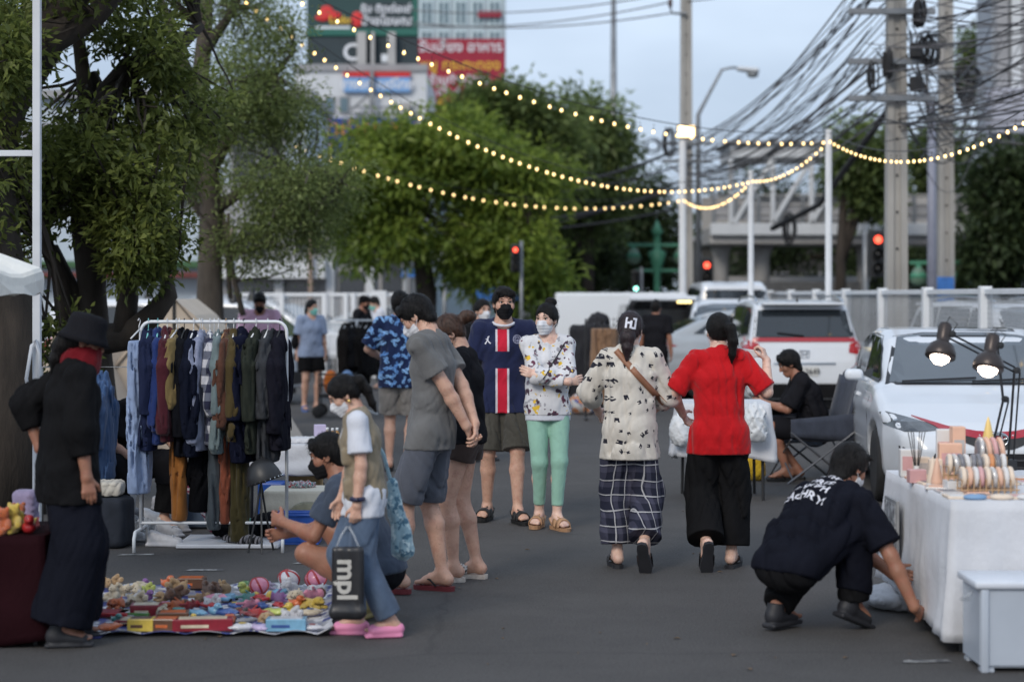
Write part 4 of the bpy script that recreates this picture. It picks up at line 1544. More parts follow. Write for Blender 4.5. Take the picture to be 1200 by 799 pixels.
MB().tube([(GX(437, D) - cx, -.5, ZY(140, D)), (GX(437, D) - cx, -.5, ZY(85, D))], .1, 6).build('pipe', STEEL, t)
MB().tube([(GX(404, D) - cx, -.4, ZY(137, D)), (GX(434, D) - cx, -.4, ZY(112, D))], .05, 6).build('brace', STEEL, t)
MB().box(GX(476, D) - cx - .2, GX(476, D) - cx + .2, -.5, -.1, ZY(142, D), ZY(122, D)).build('chimney', WALLC, t)
windows(t, -hw + .3, hw - .3, 3.4, 6.2, 6, 1, -.02, GLD, WALLG, .08, .3)
sb = thing('sign_board', 'light blue shop sign with red top strip on the white wall', 'sign', (GX(442, D), D - .16, ZY(100, D)))
w2 = GX(481, D) - GX(442, D)
MB().rbox(-w2, w2, -.08, .08, -.32, .32, .02).build('board', BLUEL, sb)
MB().box(-w2, w2, -.1, .1, .323, .52).build('strip', LR, sb)
lettering('lettering', 'ยางรถยนต์ไทย', .52, LW, sb, (0, -.09, 0), bold=.012)
sb = thing('sign_board', 'wide blue shop sign with orange lettering below the white wall', 'sign', (GX(424, D), D - .5, ZY(165, D)))
MB().rbox(GX(340, D) - GX(424, D), GX(490, D) - GX(424, D), -.1, .1, -.9, .9, .03).build('board', BLUES, sb)
lettering('lettering', 'การค้าเมืองทอง', .95, LO, sb, (-.3, -.12, .42), bold=.015)
lettering('lettering', 'ร้าน', .8, LO, sb, (-1.75, -.12, -.42), bold=.015)
# low shophouses behind the back fence
D = 60
t = thing('shophouse', 'low grey shophouse with white ledge behind the white fence', 'building', (GX(330, D), D, 0))
cx = GX(330, D)
MB().box(GX(240, D) - cx, GX(480, D) - cx, 0, 8, 0, ZY(215, D)).build('wall', WALLG, t)
MB().rbox(GX(255, D) - cx, GX(384, D) - cx, -.8, -.003, ZY(327, D), ZY(304, D), .03).build('canopy', WALLW, t)
for px0, px1, py0, py1 in ((300, 325, 329, 346), (337, 372, 329, 348), (395, 430, 315, 346), (345, 385, 262, 300), (405, 430, 255, 300), (280, 320, 262, 300), (445, 474, 270, 345)):
 f_ = MB().box(GX(px0, D) - cx, GX(px1, D) - cx, -.06, .1, ZY(py1, D), ZY(py0, D)).build('window', WALLC, t)
 MB().box(GX(px0, D) - cx + .07, GX(px1, D) - cx - .07, -.09, -.061, ZY(py1, D) + .07, ZY(py0, D) - .07).build('pane', GLD, f_)
for px in (328, 388, 434):
 MB().rbox(GX(px, D) - cx - .13, GX(px, D) - cx + .13, -.3, -.003, 0, ZY(303, D) if px > 384 else ZY(328, D), .02).build('column', WALLW, t)
for px in (275, 368):
 MB().tube([(GX(px, D) - cx, -1.0, 0), (GX(px, D) - cx, -1.0, ZY(265, D))], .07, 6).build('pipe', mat('pole_brown', (.30, .22, .17), .8), t)
# grey tower at the right edge
D = 62
t = thing('office_building', 'grey office block cut off by the right edge behind the cables', 'building', (GX(1162, D), D, 0))
MB().box(0, 14, 0, 2, 0, 20).build('wall', mat('wall_bluegrey', (.30, .33, .37), .7, .12, .6), t)
for px, w_ in ((1172, .35), (1188, .3), (1200, .3), (1214, .3)):
 MB().rbox(GX(px, D) - GX(1162, D) - w_ / 2, GX(px, D) - GX(1162, D) + w_ / 2, -.35, -.003, 4.9, 20, .02).build('fin', WALLW if px in (1188,) else WALLG, t)
MB().rbox(-.3, 14, -1.2, -.36, ZY(160, D), ZY(108, D), .05).build('ledge', mat('ledge_lilac', (.42, .43, .50), .7, .1), t)
windows(t, .2, 4.2, ZY(98, D), ZY(0, D) + 3, 3, 3, -.05, GLB, WALLG, .08, .5)
# dark shed roofline in the left trees' gap
D = 70
t = thing('warehouse', 'pale blue grey warehouse wall seen through the left trees', 'building', (GX(60, D), D, 0))
MB().box(-9, 9, 0, 8, 0, 8.6).build('wall', mat('wall_skyblue', (.46, .53, .60), .7, .08, .8), t)
MB().box(-9.2, 9.2, -.4, 8.2, 8.603, 8.9).build('roof', WALLG, t)
windows(t, -8.5, 8.5, 4.4, 8.0, 7, 1, -.02, GLD, WALLG, .1, .5)
MB().rbox(-8, 8, -.9, -.14, 2.3, 2.5, .03).build('awning', mat('awning_red', srgb(104, 52, 48), .7), t)
MB().rbox(-8, 8, -.5, -.14, 2.65, 2.9, .03).build('sign_strip', mat('strip_green', srgb(56, 96, 60), .6), t)
# ---- elevated footbridge at the right
D = 66
cx = GX(1000, D)
t = thing('footbridge', 'grey concrete footbridge with railings crossing behind the poles', 'footbridge', (cx, D, 0))
X = lambda px: GX(px, D) - cx
MB().rbox(X(832), X(1300), 0, 3.0, ZY(286, D), ZY(266, D), .04).build('deck', WALLC, t)
for i in range(18):
 MB().rbox(X(836 + i * 26) + .08, X(862 + i * 26) - .08, -.10, -.07, ZY(258, D), ZY(238, D), .005).build('rail_panel', WALLG, t)
MB().rbox(X(832), X(1300), 2.9, 3.0, ZY(265.9, D), ZY(226, D), .01).build('parapet', WALLC, t)
MB().rbox(X(832), X(1300), -.25, -.004, ZY(276, D), ZY(262, D), .03).build('edge_beam', WALLW, t)
MB().rbox(X(855), X(1030), -.3, 3.2, ZY(186, D), ZY(170, D), .05).build('roof', WALLW, t)
MB().rbox(X(850), X(1035), -.5, 3.4, ZY(169.8, D), ZY(166, D), .03).build('roof_sheet', WALLG, t)
for i in range(16):
 px = 836 + i * 26
 MB().rbox(X(px) - .06, X(px) + .06, -.18, -.06, ZY(262, D), ZY(228, D), .01).build('post', STEEL, t)
for py in (229, 240, 251):
 MB().tube([(X(832), -.12, ZY(py, D)), (X(1300), -.12, ZY(py, D))], .035, 6).build('railing', WALLC, t)
for a_, b_ in ((860, 905), (905, 950), (950, 995), (995, 1040)):
 MB().tube([(X(a_), -.2, ZY(262, D)), (X(b_), -.2, ZY(187, D))], .09, 6).build('brace', WALLW, t)
 MB().tube([(X(b_), -.2, ZY(262, D)), (X(b_), -.2, ZY(187, D))], .09, 6).build('upright', WALLW, t)
MB().tube([(X(856), -.2, ZY(262, D)), (X(856), -.2, ZY(187, D))], .09, 6).build('upright', WALLW, t)
for px, w_ in ((897, .32), (850, .26), (1020, .2), (1180, .32)):
 MB().lathe([(w_, 0), (w_, ZY(300, D)), (w_ * 1.5, ZY(285, D))], 12, None, (X(px), 1.4, 0)).build('column', WALLC, t, True)
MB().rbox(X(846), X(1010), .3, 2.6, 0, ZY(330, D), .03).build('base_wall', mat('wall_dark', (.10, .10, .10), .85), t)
# low concrete block under it
sh = thing('utility_building', 'low grey concrete utility building under the footbridge', 'building', (GX(930, 74), 74, 0))
MB().box(-2.6, 2.6, 0, 4, 0, 2.2).build('wall', WALLG, sh)
f_ = MB().box(-1.9, -.6, -.06, .1, 0, 1.7).build('door', GLD, sh)
f_ = MB().box(.2, 1.6, -.06, .1, .8, 1.7).build('window', WALLC, sh)
MB().box(.28, 1.52, -.09, -.061, .88, 1.62).build('pane', GLD, f_)
MB().box(-2.8, 2.8, -.3, 4.2, 2.203, 2.4).build('roof', WALLC, sh)
uh = thing('shade_backdrop', 'added dark backdrop block standing in for the shade beneath the footbridge', 'building', (GX(1000, 90), 90, 0))  # added block; its dark walls stand in for shade under the deck
MB().box(GX(815, 90) - GX(1000, 90), GX(1330, 90) - GX(1000, 90), 0, 5, 0, ZY(284, 90)).build('wall', mat('wall_painted_shade', (.055, .055, .052), .85, .3, .6), uh)
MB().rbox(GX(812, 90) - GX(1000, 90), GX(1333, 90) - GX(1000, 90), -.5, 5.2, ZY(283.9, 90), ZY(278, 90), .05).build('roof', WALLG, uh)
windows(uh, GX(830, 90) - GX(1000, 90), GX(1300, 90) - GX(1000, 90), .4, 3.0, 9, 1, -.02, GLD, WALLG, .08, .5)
# ---- utility poles
CONC = mat('pole_concrete', (.36, .345, .32), .85, .18, 2.5, bump=.35, bs=40, stretch=(1, 1, .3))
BLACKC = mat('cable_black', (.018, .018, .02), .55, .2, 3)
GREYC = mat('cable_grey', (.13, .12, .12), .6, .2, 3)
def pole(label, px, d, w, h, holes=True):
 t = thing('utility_pole', label, 'utility pole', (GX(px, d), d, 0), 0, 'concrete utility poles')
 mb = MB()
 a, b_ = w / 2, w / 2 * .8
 o = [(-a, -a * .8), (-a * .35, -a * .8), (-a * .35, -a * .5), (a * .35, -a * .5), (a * .35, -a * .8), (a, -a * .8), (a, a * .8), (-a, a * .8)]
 n = len(o)
 vs = [(x, y, 0) for x, y in o] + [(x * .78, y * .78, h) for x, y in o]
 mb.add(vs, [tuple(range(n)), tuple(range(n, 2 * n))] + [(i, (i + 1) % n, (i + 1) % n + n, i + n) for i in range(n)])
 mb.build('shaft', CONC, t)
 for z in np.arange(2.4, h - .3, .55):
  MB().lathe([(.02, -.006), (.02, .02)], 8, Matrix.Translation((0, -a * .5 * (1 - .22 * z / h) - .0, z)) @ Matrix.Rotation(R(90), 4, 'X')).build('bolt_hole', BLACKC, t)
 return t
def coil(t, px, py, d, rx, rz_, base, n=6, r=.02):
 mb = MB()
 for k in range(n):
  c = P(px, py, d)
  rr = random.uniform(.6, 1.1)
  oy = random.uniform(-.12, .12)
  ox = random.uniform(-.06, .06)
  pts = [(c.x - base[0] + ox + rx * rr * math.cos(a), oy + c.y - base[1] - .25, c.z - base[2] + rz_ * rr * math.sin(a)) for a in np.linspace(0, 2 * PI, 17)]
  mb.tube(pts, r, 5, False)
 mb.build('cable_coil', BLACKC, t, True)
p1 = pole('nearest thick concrete pole hung with black cable coils', 1050, 30, .33, 8.2)
b1 = (GX(1050, 30), 30, 0)
coil(p1, 1020, 92, 30, .055, .27, b1, 4, .014)
coil(p1, 1079, 60, 30, .10, .24, b1, 6, .015)
coil(p1, 1090, 66, 30, .09, .2, b1, 5, .013)
coil(p1, 1086, 52, 30, .16, .12, b1, 4, .012)
coil(p1, 1073, 18, 30, .06, .2, b1, 6)
coil(p1, 1036, 78, 30, .03, .3, b1, 3)
for z in (4.6, 5.15, 5.9):
 MB().rbox(-.75, .55, -.23, -.15, z, z + .09, .008).build('crossarm', STEEL, p1)
for z in (4.9, 5.4):
 MB().rbox(.16, .34, -.36, -.18, z - .16, z + .06, .02).build('junction_box', BLACKC, p1)
p2 = pole('second concrete pole behind the first with a black closure box', 1108, 40, .33, 9)
b2 = (GX(1108, 40), 40, 0)
coil(p2, 1124, 98, 40, .13, .36, b2, 5, .018)
coil(p2, 1134, 90, 40, .2, .2, b2, 4, .015)
for z in (5.2, 6.1):
 MB().rbox(-.6, .9, -.23, -.15, z, z + .09, .008).build('crossarm', STEEL, p2)
MB().rbox(.25, .5, -.45, -.2, 5.45, 5.85, .04).build('junction_box', BLACKC, p2)
p3 = pole('far pale concrete pole with an insulator bracket near the white lamp post', 804, 56, .38, 11.2)
b3 = (GX(804, 56), 56, 0)
MB().tube([(0, -.2, ZY(18, 56)), (-.42, -.2, ZY(17, 56)), (-.46, -.2, ZY(10, 56))], .04, 6).build('bracket', STEEL, p3)
MB().lathe([(.03, 0), (.07, .05), (.05, .1), (.07, .16), (.03, .24)], 8, None, (-.46, -.2, ZY(10, 56))).build('insulator', mat('porcelain_brown', (.08, .04, .03), .3), p3, True)
coil(p3, 783, 168, 56, .13, .42, b3, 5, .022)
coil(p3, 766, 172, 56, .26, .22, b3, 4, .018)
coil(p3, 925, 268, 56, .16, .42, b3, 6, .03)
for z in (5.4, 5.9):
 MB().rbox(-.7, .7, -.27, -.19, z, z + .1, .008).build('crossarm', STEEL, p3)
t = thing('steel_mast', 'thin grey steel mast rising between the green trees', 'mast', (GX(719, 78), 78, 0))
MB().tube([(0, 0, 0), (0, 0, 6), (0, 0, 14)], [.2, .17, .09], 10).build('shaft', STEEL, t, True)
t = thing('steel_mast', 'grey steel pole between the two concrete poles', 'mast', (GX(1092, 44), 44, 0))
MB().tube([(0, 0, 0), (0, 0, 6)], [.12, .09], 10).build('shaft', mat('steel_lilac', (.24, .25, .31), .5, .1), t, True)
bs = thing('sign_board', 'small blue sign plate on the second concrete pole behind the fence', 'sign', (GX(1108, 39.6), 39.6, ZY(341, 39.6)))
MB().rbox(-.17, .17, -.02, .02, -.28, .28, .01).build('board', mat('sign_blue', srgb(62, 118, 190), .5), bs)
# ---- overhead cables
CB = 0
def cable(a, b_, sag, r, m, n=18, name='overhead_cable', lab='sagging dark overhead cable in the tangle strung between the concrete poles', grp='overhead cables between the poles'):
 a, b_ = Vector(a), Vector(b_)
 pts = [a.lerp(b_, i / n) - Vector((0, 0, sag * 4 * (i / n) * (1 - i / n))) for i in range(n + 1)]
 o = MB().tube(pts, r, 5, False).build(name, m, None, True)
 return tag(o, lab, 'cable', grp)
rn = random.Random(4)
for i in range(46):      # first pole to the far pole
 z0 = rn.uniform(3.9, 6.7)
 a = (b1[0] + rn.uniform(-.7, .3), 30 + rn.uniform(-.1, .1), z0)
 bb = (b3[0] + rn.uniform(-.6, .6), 56, 4.9 + (z0 - 3.9) * .32 + rn.uniform(-.3, .3))
 cable(a, bb, rn.uniform(.15, 1.1), rn.choice((.007, .009, .012, .016)), rn.choice((BLACKC, BLACKC, GREYC)))
for i in range(46):      # towards the next pole beside the camera, leaving the frame at the right
 a = (b1[0] + rn.uniform(-.5, .5), 30 + rn.uniform(-.1, .1), rn.uniform(4.0, 6.6))
 bb = (7.6 + rn.uniform(-.6, .6), 12, rn.uniform(3.9, 6.9))
 cable(a, bb, rn.uniform(.1, .9), rn.choice((.007, .009, .013)), rn.choice((BLACKC, GREYC, GREYC)), lab='sagging overhead cable running from the nearest concrete pole out past the right edge', grp='overhead cables past the right edge')
for i in range(10):
 a = (b2[0] + rn.uniform(-.5, .5), 40, rn.uniform(4.6, 7.2))
 bb = (b1[0] + 9 + rn.uniform(-1, 1), 34, rn.uniform(4, 7.5))
 cable(a, bb, rn.uniform(.1, .7), rn.choice((.01, .014)), rn.choice((BLACKC, GREYC)), lab='overhead cable from the second concrete pole to the grey office block', grp='overhead cables to the office block')
for i in range(22):
 a = (b1[0] + rn.uniform(-.3, .3), 30 + rn.uniform(-.2, .2), rn.uniform(4.2, 6.4))
 bb = (b2[0] + rn.uniform(-.3, 1.6), 40, rn.uniform(4.4, 7.6))
 cable(a, bb, rn.uniform(.2, 1.3), rn.choice((.007, .01, .014)), rn.choice((BLACKC, BLACKC, GREYC)), lab='slack tangled cable drooping between the two concrete poles at the right', grp='slack cables between the two right hand poles')
for i, (za, zb_, sg_) in enumerate(((4.8, 4.4, 1.0), (5.4, 5.0, .9), (5.9, 5.3, 1.2), (4.2, 4.0, .7), (5.0, 4.7, 1.4))):   # from the far pole to the left
 cable((b3[0], 56, za), (GX(300, 50), 50, zb_), sg_, (.05, .03, .045, .03, .03)[i], BLACKC, lab='thick dark overhead cable from the far pole across the green trees', grp='overhead cables across the trees')
for i, (py0, py1) in enumerate(((3, 30), (-8, 12), (16, 26))):
 cable((b3[0] - .45, 56, ZY(py0, 56)), P(480, py1, 70), .3, .022, GREYC, lab='thin high overhead cable running left from the far pole across the sky', grp='high overhead cables')
cable((b3[0], 56, ZY(2, 56)), P(960, -30, 50), .1, .02, GREYC, lab='thin high overhead cable running right from the far pole across the sky')
# leaning strut near the first pole
t = thing('guy_strut', 'dark slanting pipe bundle leaning behind the white post beside the first concrete pole', 'strut', (GX(960, 50), 50, 0))
MB().tube([P(905, 268, 50) - Vector((GX(960, 50), 50, 0)), P(960, 240, 48) - Vector((GX(960, 50), 50, 0)), P(1040, 130, 40) - Vector((GX(960, 50), 50, 0))], .07, 8).build('bundle', BLACKC, t, True)
# looped bundle and bare steel on top
# ---- street lamp on a bent arm
D = 60
t = thing('street_lamp', 'grey cobra head street lamp on a bent arm against the sky', 'street lamp', (GX(818, D), D, 0))
x = lambda px: GX(px, D) - GX(818, D)
MB().tube([(0, 0, 0), (0, 0, ZY(135, D)), (x(830), 0, ZY(112, D)), (x(846), 0, ZY(82, D)), (x(858), 0, ZY(79.5, D)), (x(868), 0, ZY(80, D))], [.1, .07, .05, .045, .04, .04], 8).build('arm', STEEL, t, True)
f = Field((x(858), -.35, ZY(95, D)), (x(896), .35, ZY(74, D)), .02)
f.cap((x(866), 0, ZY(81, D)), (x(886), 0, ZY(83, D)), (.14, .08), (.2, .1), .02, side=(0, 1, 0))
link('head', f.mesh('head')[0], WALLW, t)
f = Field((x(868), -.35, ZY(96, D)), (x(896), .35, ZY(80, D)), .02)
f.blob((x(882), 0, ZY(87.5, D)), (.18, .13, .11))
link('lens', f.mesh('lens')[0], mat('lens_grey', (.25, .27, .28), .2), t)
# ---- traffic lights and green lamp posts
RED_L = mat('signal_red', (.9, .05, .02), .4, .02, emit=(1, .09, .05), es=3.5)
GRN_L = mat('signal_green', (.2, .9, .7), .4, .02, emit=(.35, 1, .8), es=5)
OFF_L = mat('signal_off', (.03, .03, .03), .3)
BLK = mat('black_metal', (.02, .021, .023), .45, .2, 4)
def signal(label, px, py, d, s=1.0, pole_px=None, lit='red', sl_=1.0, pz=None):
 base = (GX(pole_px or px, d), d, 0)
 t = thing('traffic_light', label, 'traffic light', base, 0, 'traffic lights')
 zx, z = GX(px, d) - base[0], ZY(py, d)
 MB().tube([(0, .1, 0), (0, .1, pz or z + .4 * s)], .075 * s, 8).build('pole', STEEL, t, True)
 if abs(zx) > .2:
  MB().tube([(0, .1, z + .15), (zx, .1, z + .15)], .04, 6).build('arm', STEEL, t)
 MB().rbox(zx - .2 * s, zx + .2 * s, -.12, .08, z - .95 * s, z + .25 * s, .03).build('housing', BLK, t)
 for k in range(3):
  zz = z - .36 * k * s
  on = (k == 0 and lit == 'red') or (k == 2 and lit == 'green')
  M_ = Matrix.Translation((zx, -.13, zz)) @ Matrix.Rotation(R(90), 4, 'X') @ Matrix.Scale(s, 4)
  MB().lathe([(.0001, .04), (.065, .028), (.10, 0)], 14, M_).build('lens', (RED_L if lit == 'red' else GRN_L) if on else OFF_L, t, True)
  mb_ = MB()
  mb_.lathe([(.14, -.01), (.15, .16), (.145, .16), (.135, -.01)], 14, M_)
  mb_.build('visor', BLK, t, True)
signal('lit red traffic light hanging among the bright tree fronds', 604, 293, 43, .5, pole_px=611)
signal('lit red traffic light beside the far pale concrete pole', 828, 311, 64, pole_px=820)
signal('lit red traffic light left of the thick concrete pole', 1028, 281, 50, pole_px=1015)
signal('small distant green traffic light above the white trailer', 745, 322, 62, .6, lit='green', pole_px=752)
GRNP = mat('lamp_green', srgb(74, 138, 110), .5, .15, 3)
LGL = mat('lamp_glass', srgb(104, 130, 112), .3, .1)
def ornate(label, px, d, py_top, sc):
 t = thing('ornamental_lamp', label, 'lamp post', (GX(px, d), d, 0), 0, 'green ornamental lamp posts')
 zt = ZY(py_top, d)
 s = sc
 MB().lathe([(.2, 0), (.2, .3), (.12, .5), (.11, zt - 1.9 * s), (.2, zt - 1.5 * s), (.32, zt - 1.1 * s), (.12, zt - 1.0 * s), (.12, zt - .5 * s), (.22, zt - .42 * s), (.1, zt - .2 * s), (.02, zt)], 10).build('shaft', GRNP, t, True)
 for z, w in ((zt - .85 * s, 1.05), (zt - 1.72 * s, .75)):
  MB().rbox(-w * s, w * s, -.05, .05, z - .05, z + .05, .015).build('crossarm', GRNP, t)
 for sg_ in (1, -1):
  M_ = Matrix.Translation((sg_ * .8 * s, 0, zt - 1.5 * s))
  MB().lathe([(.06, 0), (.2 * s, .06 * s), (.26 * s, .22 * s), (.14 * s, .48 * s), (.05, .55 * s)], 10, M_).build('lantern', LGL, t, True)
  MB().lathe([(.27 * s, .223 * s), (.2 * s, .36 * s), (.1 * s, .5 * s), (.03, .66 * s)], 10, M_).build('lantern_cap', GRNP, t, True)
ornate('green ornamental twin lamp post left of the white lamp post', 770, 68, 258, 1.0)
ornate('green ornamental twin lamp post behind the blue sign plate at the right', 1110, 58, 272, 1.05)
t = thing('ornamental_lamp', 'small white globe lamp on a grey post under the flame tree', 'lamp post', (GX(475, 53), 53, 0))
MB().tube([(0, 0, 0), (0, 0, ZY(300, 53))], .06, 8).build('post', STEEL, t, True)
MB().lathe([(.05, 0), (.22, .1), (.2, .3), (.02, .42)], 10, None, (0, 0, ZY(305, 53))).build('lantern', WALLW, t, True)
t = thing('ornamental_lamp', 'white lantern lamp on a pale post left of the jersey man', 'lamp post', (GX(521, 54), 54, 0))
MB().tube([(0, 0, 0), (0, 0, ZY(312, 54))], .07, 8).build('post', STEEL, t, True)
MB().lathe([(.05, 0), (.16, .08), (.18, .3), (.02, .45)], 10, None, (0, 0, ZY(313, 54))).build('lantern', WALLW, t, True)
for px, py, d, w_, h_, lab in ((583, 334, 56, .6, .42, 'blue road sign board with white edge below the flame tree'), (485, 320, 56, .35, .12, 'small blue sign plate under the flame tree'), (708, 315, 78, .3, .25, 'dark blue sign plate in the shade left of the green lamp post')):
 t = thing('road_sign', lab, 'sign', (GX(px, d), d, 0))
 MB().tube([(0, .05, 0), (0, .05, ZY(py, d))], .04, 8).build('post', STEEL, t)
 MB().rbox(-w_, w_, -.03, .03, ZY(py, d) - h_, ZY(py, d) + h_, .02).build('board', mat('sign_blue', srgb(62, 118, 190), .5), t)
 if w_ > .5:
  lettering('arrow_mark', '↑', .6, LW, t, (0, -.04, ZY(py, d)))
# ---- white posts that carry the festoon lights
def post(label, px, d, py_top, r=.045):
 t = thing('light_post', label, 'post', (GX(px, d), d, 0), 0, 'white posts carrying the string lights')
 z = ZY(py_top, d)
 MB().tube([(0, 0, 0), (0, 0, z)], r, 10).build('tube', WHITEP, t)
 MB().lathe([(.13, 0), (.13, .02), (r + .01, .04), (r + .01, .12)], 10).build('foot', WHITEP, t)
 return t
post('slim white post in front of the fence, tallest beside the concrete pole', 971, 29.5, 152, .05)
post('slim white post behind the parked cars right of the floodlight', 880, 36, 200, .05)
fp = post('white post topped by a lit floodlight', 800, 46, 160, .085)
FLOOD = mat('flood_lit', (1, .9, .7), .4, .02, emit=(1, .66, .28), es=3.6)
zf = ZY(155, 46)
MB().rbox(-.22, .22, -.02, .12, zf - .16, zf + .16, .03).build('lamp_housing', BLK, fp, False, (.07, -.12, 0))
MB().rbox(-.19, .19, -.05, -.022, zf - .13, zf + .13, .01).build('lamp_lens', FLOOD, fp, False, (.07, -.12, 0))
t = thing('canopy_post', 'white square canopy post with a side arm at the left edge', 'post', (GX(43.5, 12), 12, 0))
MB().rbox(-.023, .023, -.023, .023, .0, 4.3, .003).build('tube', WHITE_D, t)
MB().rbox(-.5, -.024, -.018, .018, ZY(180, 12) - .018, ZY(180, 12) + .018, .003).build('arm', WHITE_D, t)
MB().tube([(-.03, -.03, 1.05), (-.05, -.06, 1.2), (-.02, -.05, 1.4), (.0, -.04, 1.43), (.025, -.05, 1.35), (.03, -.05, 1.0)], .011, 6).build('tie_strap', WHITE_D, t, True)
# ---- strings of bulbs
BULB = mat('bulb_lit', (1, .85, .6), .3, .02, emit=(1, .66, .24), es=2.8)
SOCK = mat('socket_black', (.012, .012, .012), .5)
bulb_me = MB().lathe([(.0001, -.058), (.018, -.053), (.030, -.035), (.032, -.015), (.022, .008), (.014, .02)], 8).mesh('bulb', True)
sock_me = MB().lathe([(.016, .016), (.017, .05), (.012, .06), (.003, .062), (.003, .125), (.012, .125), (.012, .145)], 6).mesh('socket', True)
def festoon(label, a, b_, sag, n, skew=0.0, sc=1.0):
 a, b_ = Vector(a), Vector(b_)
 t = thing('string_lights', label, 'string lights', a)
 f_ = lambda u: (b_ - a) * u - Vector((0, 0, sag * 4 * u * (1 - u)))
 MB().tube([f_(i / 40) for i in range(41)], .0065, 5, False).build('wire', BLK, t, True)
 for i in range(n):
  u = (i + .5) / n + random.uniform(-.15, .15) / n
  p = f_(u) - Vector((0, 0, .135 * sc))
  rr = (random.uniform(-.12, .12), random.uniform(-.12, .12), 0)
  o = link('bulb', bulb_me, BULB, t, p, rr)
  o.scale = (sc * .58,) * 3
  s_ = link('socket', sock_me, SOCK, o)
TOP971 = Vector((GX(971, 29.5), 29.5, ZY(155, 29.5)))
TOP880 = Vector((GX(880, 36), 36, ZY(203, 36)))
TOP800 = Vector((GX(800, 46), 46, ZY(226, 46)))
festoon('longest string of lights, rising from the tall white post to the top left tree', TOP971, P(262, -62, 22), .62, 44, sc=1.05)
festoon('string of lights running from the middle white post up into the left tree', TOP880, P(250, -42, 24.5), 1.05, 62, sc=1.1)
festoon('lowest string of lights crossing in front of the green trees to the floodlight post', TOP800, P(340, 158, 40), .62, 38, sc=1.25)
festoon('short sagging string of lights between the floodlight post and the next white post', TOP800, TOP880, .32, 23, sc=1.1)
festoon('short string of lights between the two right hand white posts', TOP880, TOP971, .18, 18, sc=1.0)
festoon('string of lights running right from the tall white post past the concrete poles', TOP971, Vector((4.95, 18, 3.58)), .42, 36, sc=.9)
# ================================================================== VEHICLES
def car_paint(name, col):
 def fn(g, v, c, t):
  sep = g.n('ShaderNodeSeparateXYZ')
  g.l(t.outputs['Object'], sep.inputs[0])
  low = g.math('MULTIPLY', g.ramp(sep.outputs[2], [(.18, 1.0), (.6, 0.0)]), g.noise(t.outputs['Object'], 5, 5, .7))
  return g.mix(g.math('MULTIPLY', low, .6), c, (.20, .18, .16))
 return mat('paint_' + name, col, .28, .04, 2, coat=.7, spec=.5, fn=fn)
P_WHITE = car_paint('white', (.70, .73, .77))
P_SILVER = car_paint('silver', (.36, .39, .42))
P_DARK = car_paint('dark', (.03, .032, .036))
P_CREAM = car_paint('cream', (.55, .56, .55))
CGLASS = glass_dark('car_glass', (.018, .024, .030), .05)
CGLASS2 = glass_dark('windscreen_glass', (.075, .09, .105), .06)  # base colour lightened to stand for sky reflected in the windscreens
TYRE = mat('tyre', (.018, .018, .019), .8, .2, 10, bump=.3, bs=60)
RIM = mat('rim', (.30, .31, .33), .35, .1, 5, metal=.8)
TRIMB = mat('trim_black', (.012, .012, .014), .45, .2, 6)
CHROME = mat('chrome', (.60, .62, .64), .15, .05, 5, metal=1)
LAMP_R = mat('tail_lamp', (.42, .015, .02), .15, .1, 6, coat=.6)
LAMP_H = mat('head_lamp', (.075, .08, .085), .08, .5, 14, coat=1, metal=.3)
STRIPE_R = mat('stripe_red', srgb(168, 34, 48), .35, .06, 4, coat=.4)
PLATE = mat('plate_white', (.6, .6, .58), .5, .1)
GAP = mat('panel_gap', (.02, .02, .022), .7)
SPEC = {
 'sedan': dict(L=4.55, W=1.76, low=[(.10, .22), (.0, .36), (-.01, .52), (.05, .64), (.22, .73), (.62, .86), (1.06, .97), (1.3, 1.0), (3.5, 1.03), (4.25, 1.02), (4.46, .98), (4.54, .80), (4.55, .48), (4.46, .24)],
     cab=[(.92, .90), (1.10, .985), (1.85, 1.39), (2.2, 1.465), (2.7, 1.475), (3.2, 1.42), (3.65, 1.28), (4.22, 1.03), (4.1, .92)], wf=.92, wr=3.55, r=.315, belt=1.0),
 'suv': dict(L=4.55, W=1.80, low=[(.08, .26), (.0, .42), (.02, .68), (.14, .84), (.9, 1.02), (1.15, 1.05), (4.3, 1.08), (4.48, 1.04), (4.53, .80), (4.55, .50), (4.47, .28)],
    cab=[(.95, .95), (1.18, 1.06), (1.85, 1.50), (2.2, 1.60), (3.2, 1.635), (4.0, 1.60), (4.22, 1.56), (4.47, 1.08), (4.35, .95)], wf=.92, wr=3.6, r=.345, belt=1.06),
 'cabvan': dict(L=4.1, W=1.62, low=[(.02, .26), (.0, .45), (.0, .80), (.03, 1.0), (.3, 1.05), (4.0, 1.08), (4.08, 1.0), (4.1, .5), (4.04, .28)],
    cab=[(.03, .92), (.06, 1.04), (.62, 1.50), (.85, 1.60), (1.2, 1.635), (3.6, 1.64), (3.95, 1.58), (4.07, 1.1), (4.0, .95)], wf=.62, wr=3.2, r=.29, belt=1.04),
 'van': dict(L=4.4, W=1.68, low=[(.04, .26), (.0, .45), (.02, .80), (.12, .96), (.5, 1.02), (4.2, 1.08), (4.38, 1.0), (4.4, .5), (4.34, .28)],
    cab=[(.15, .92), (.42, 1.04), (1.05, 1.62), (1.4, 1.72), (3.8, 1.74), (4.2, 1.68), (4.36, 1.1), (4.3, .95)], wf=.80, wr=3.5, r=.31, belt=1.06),
}
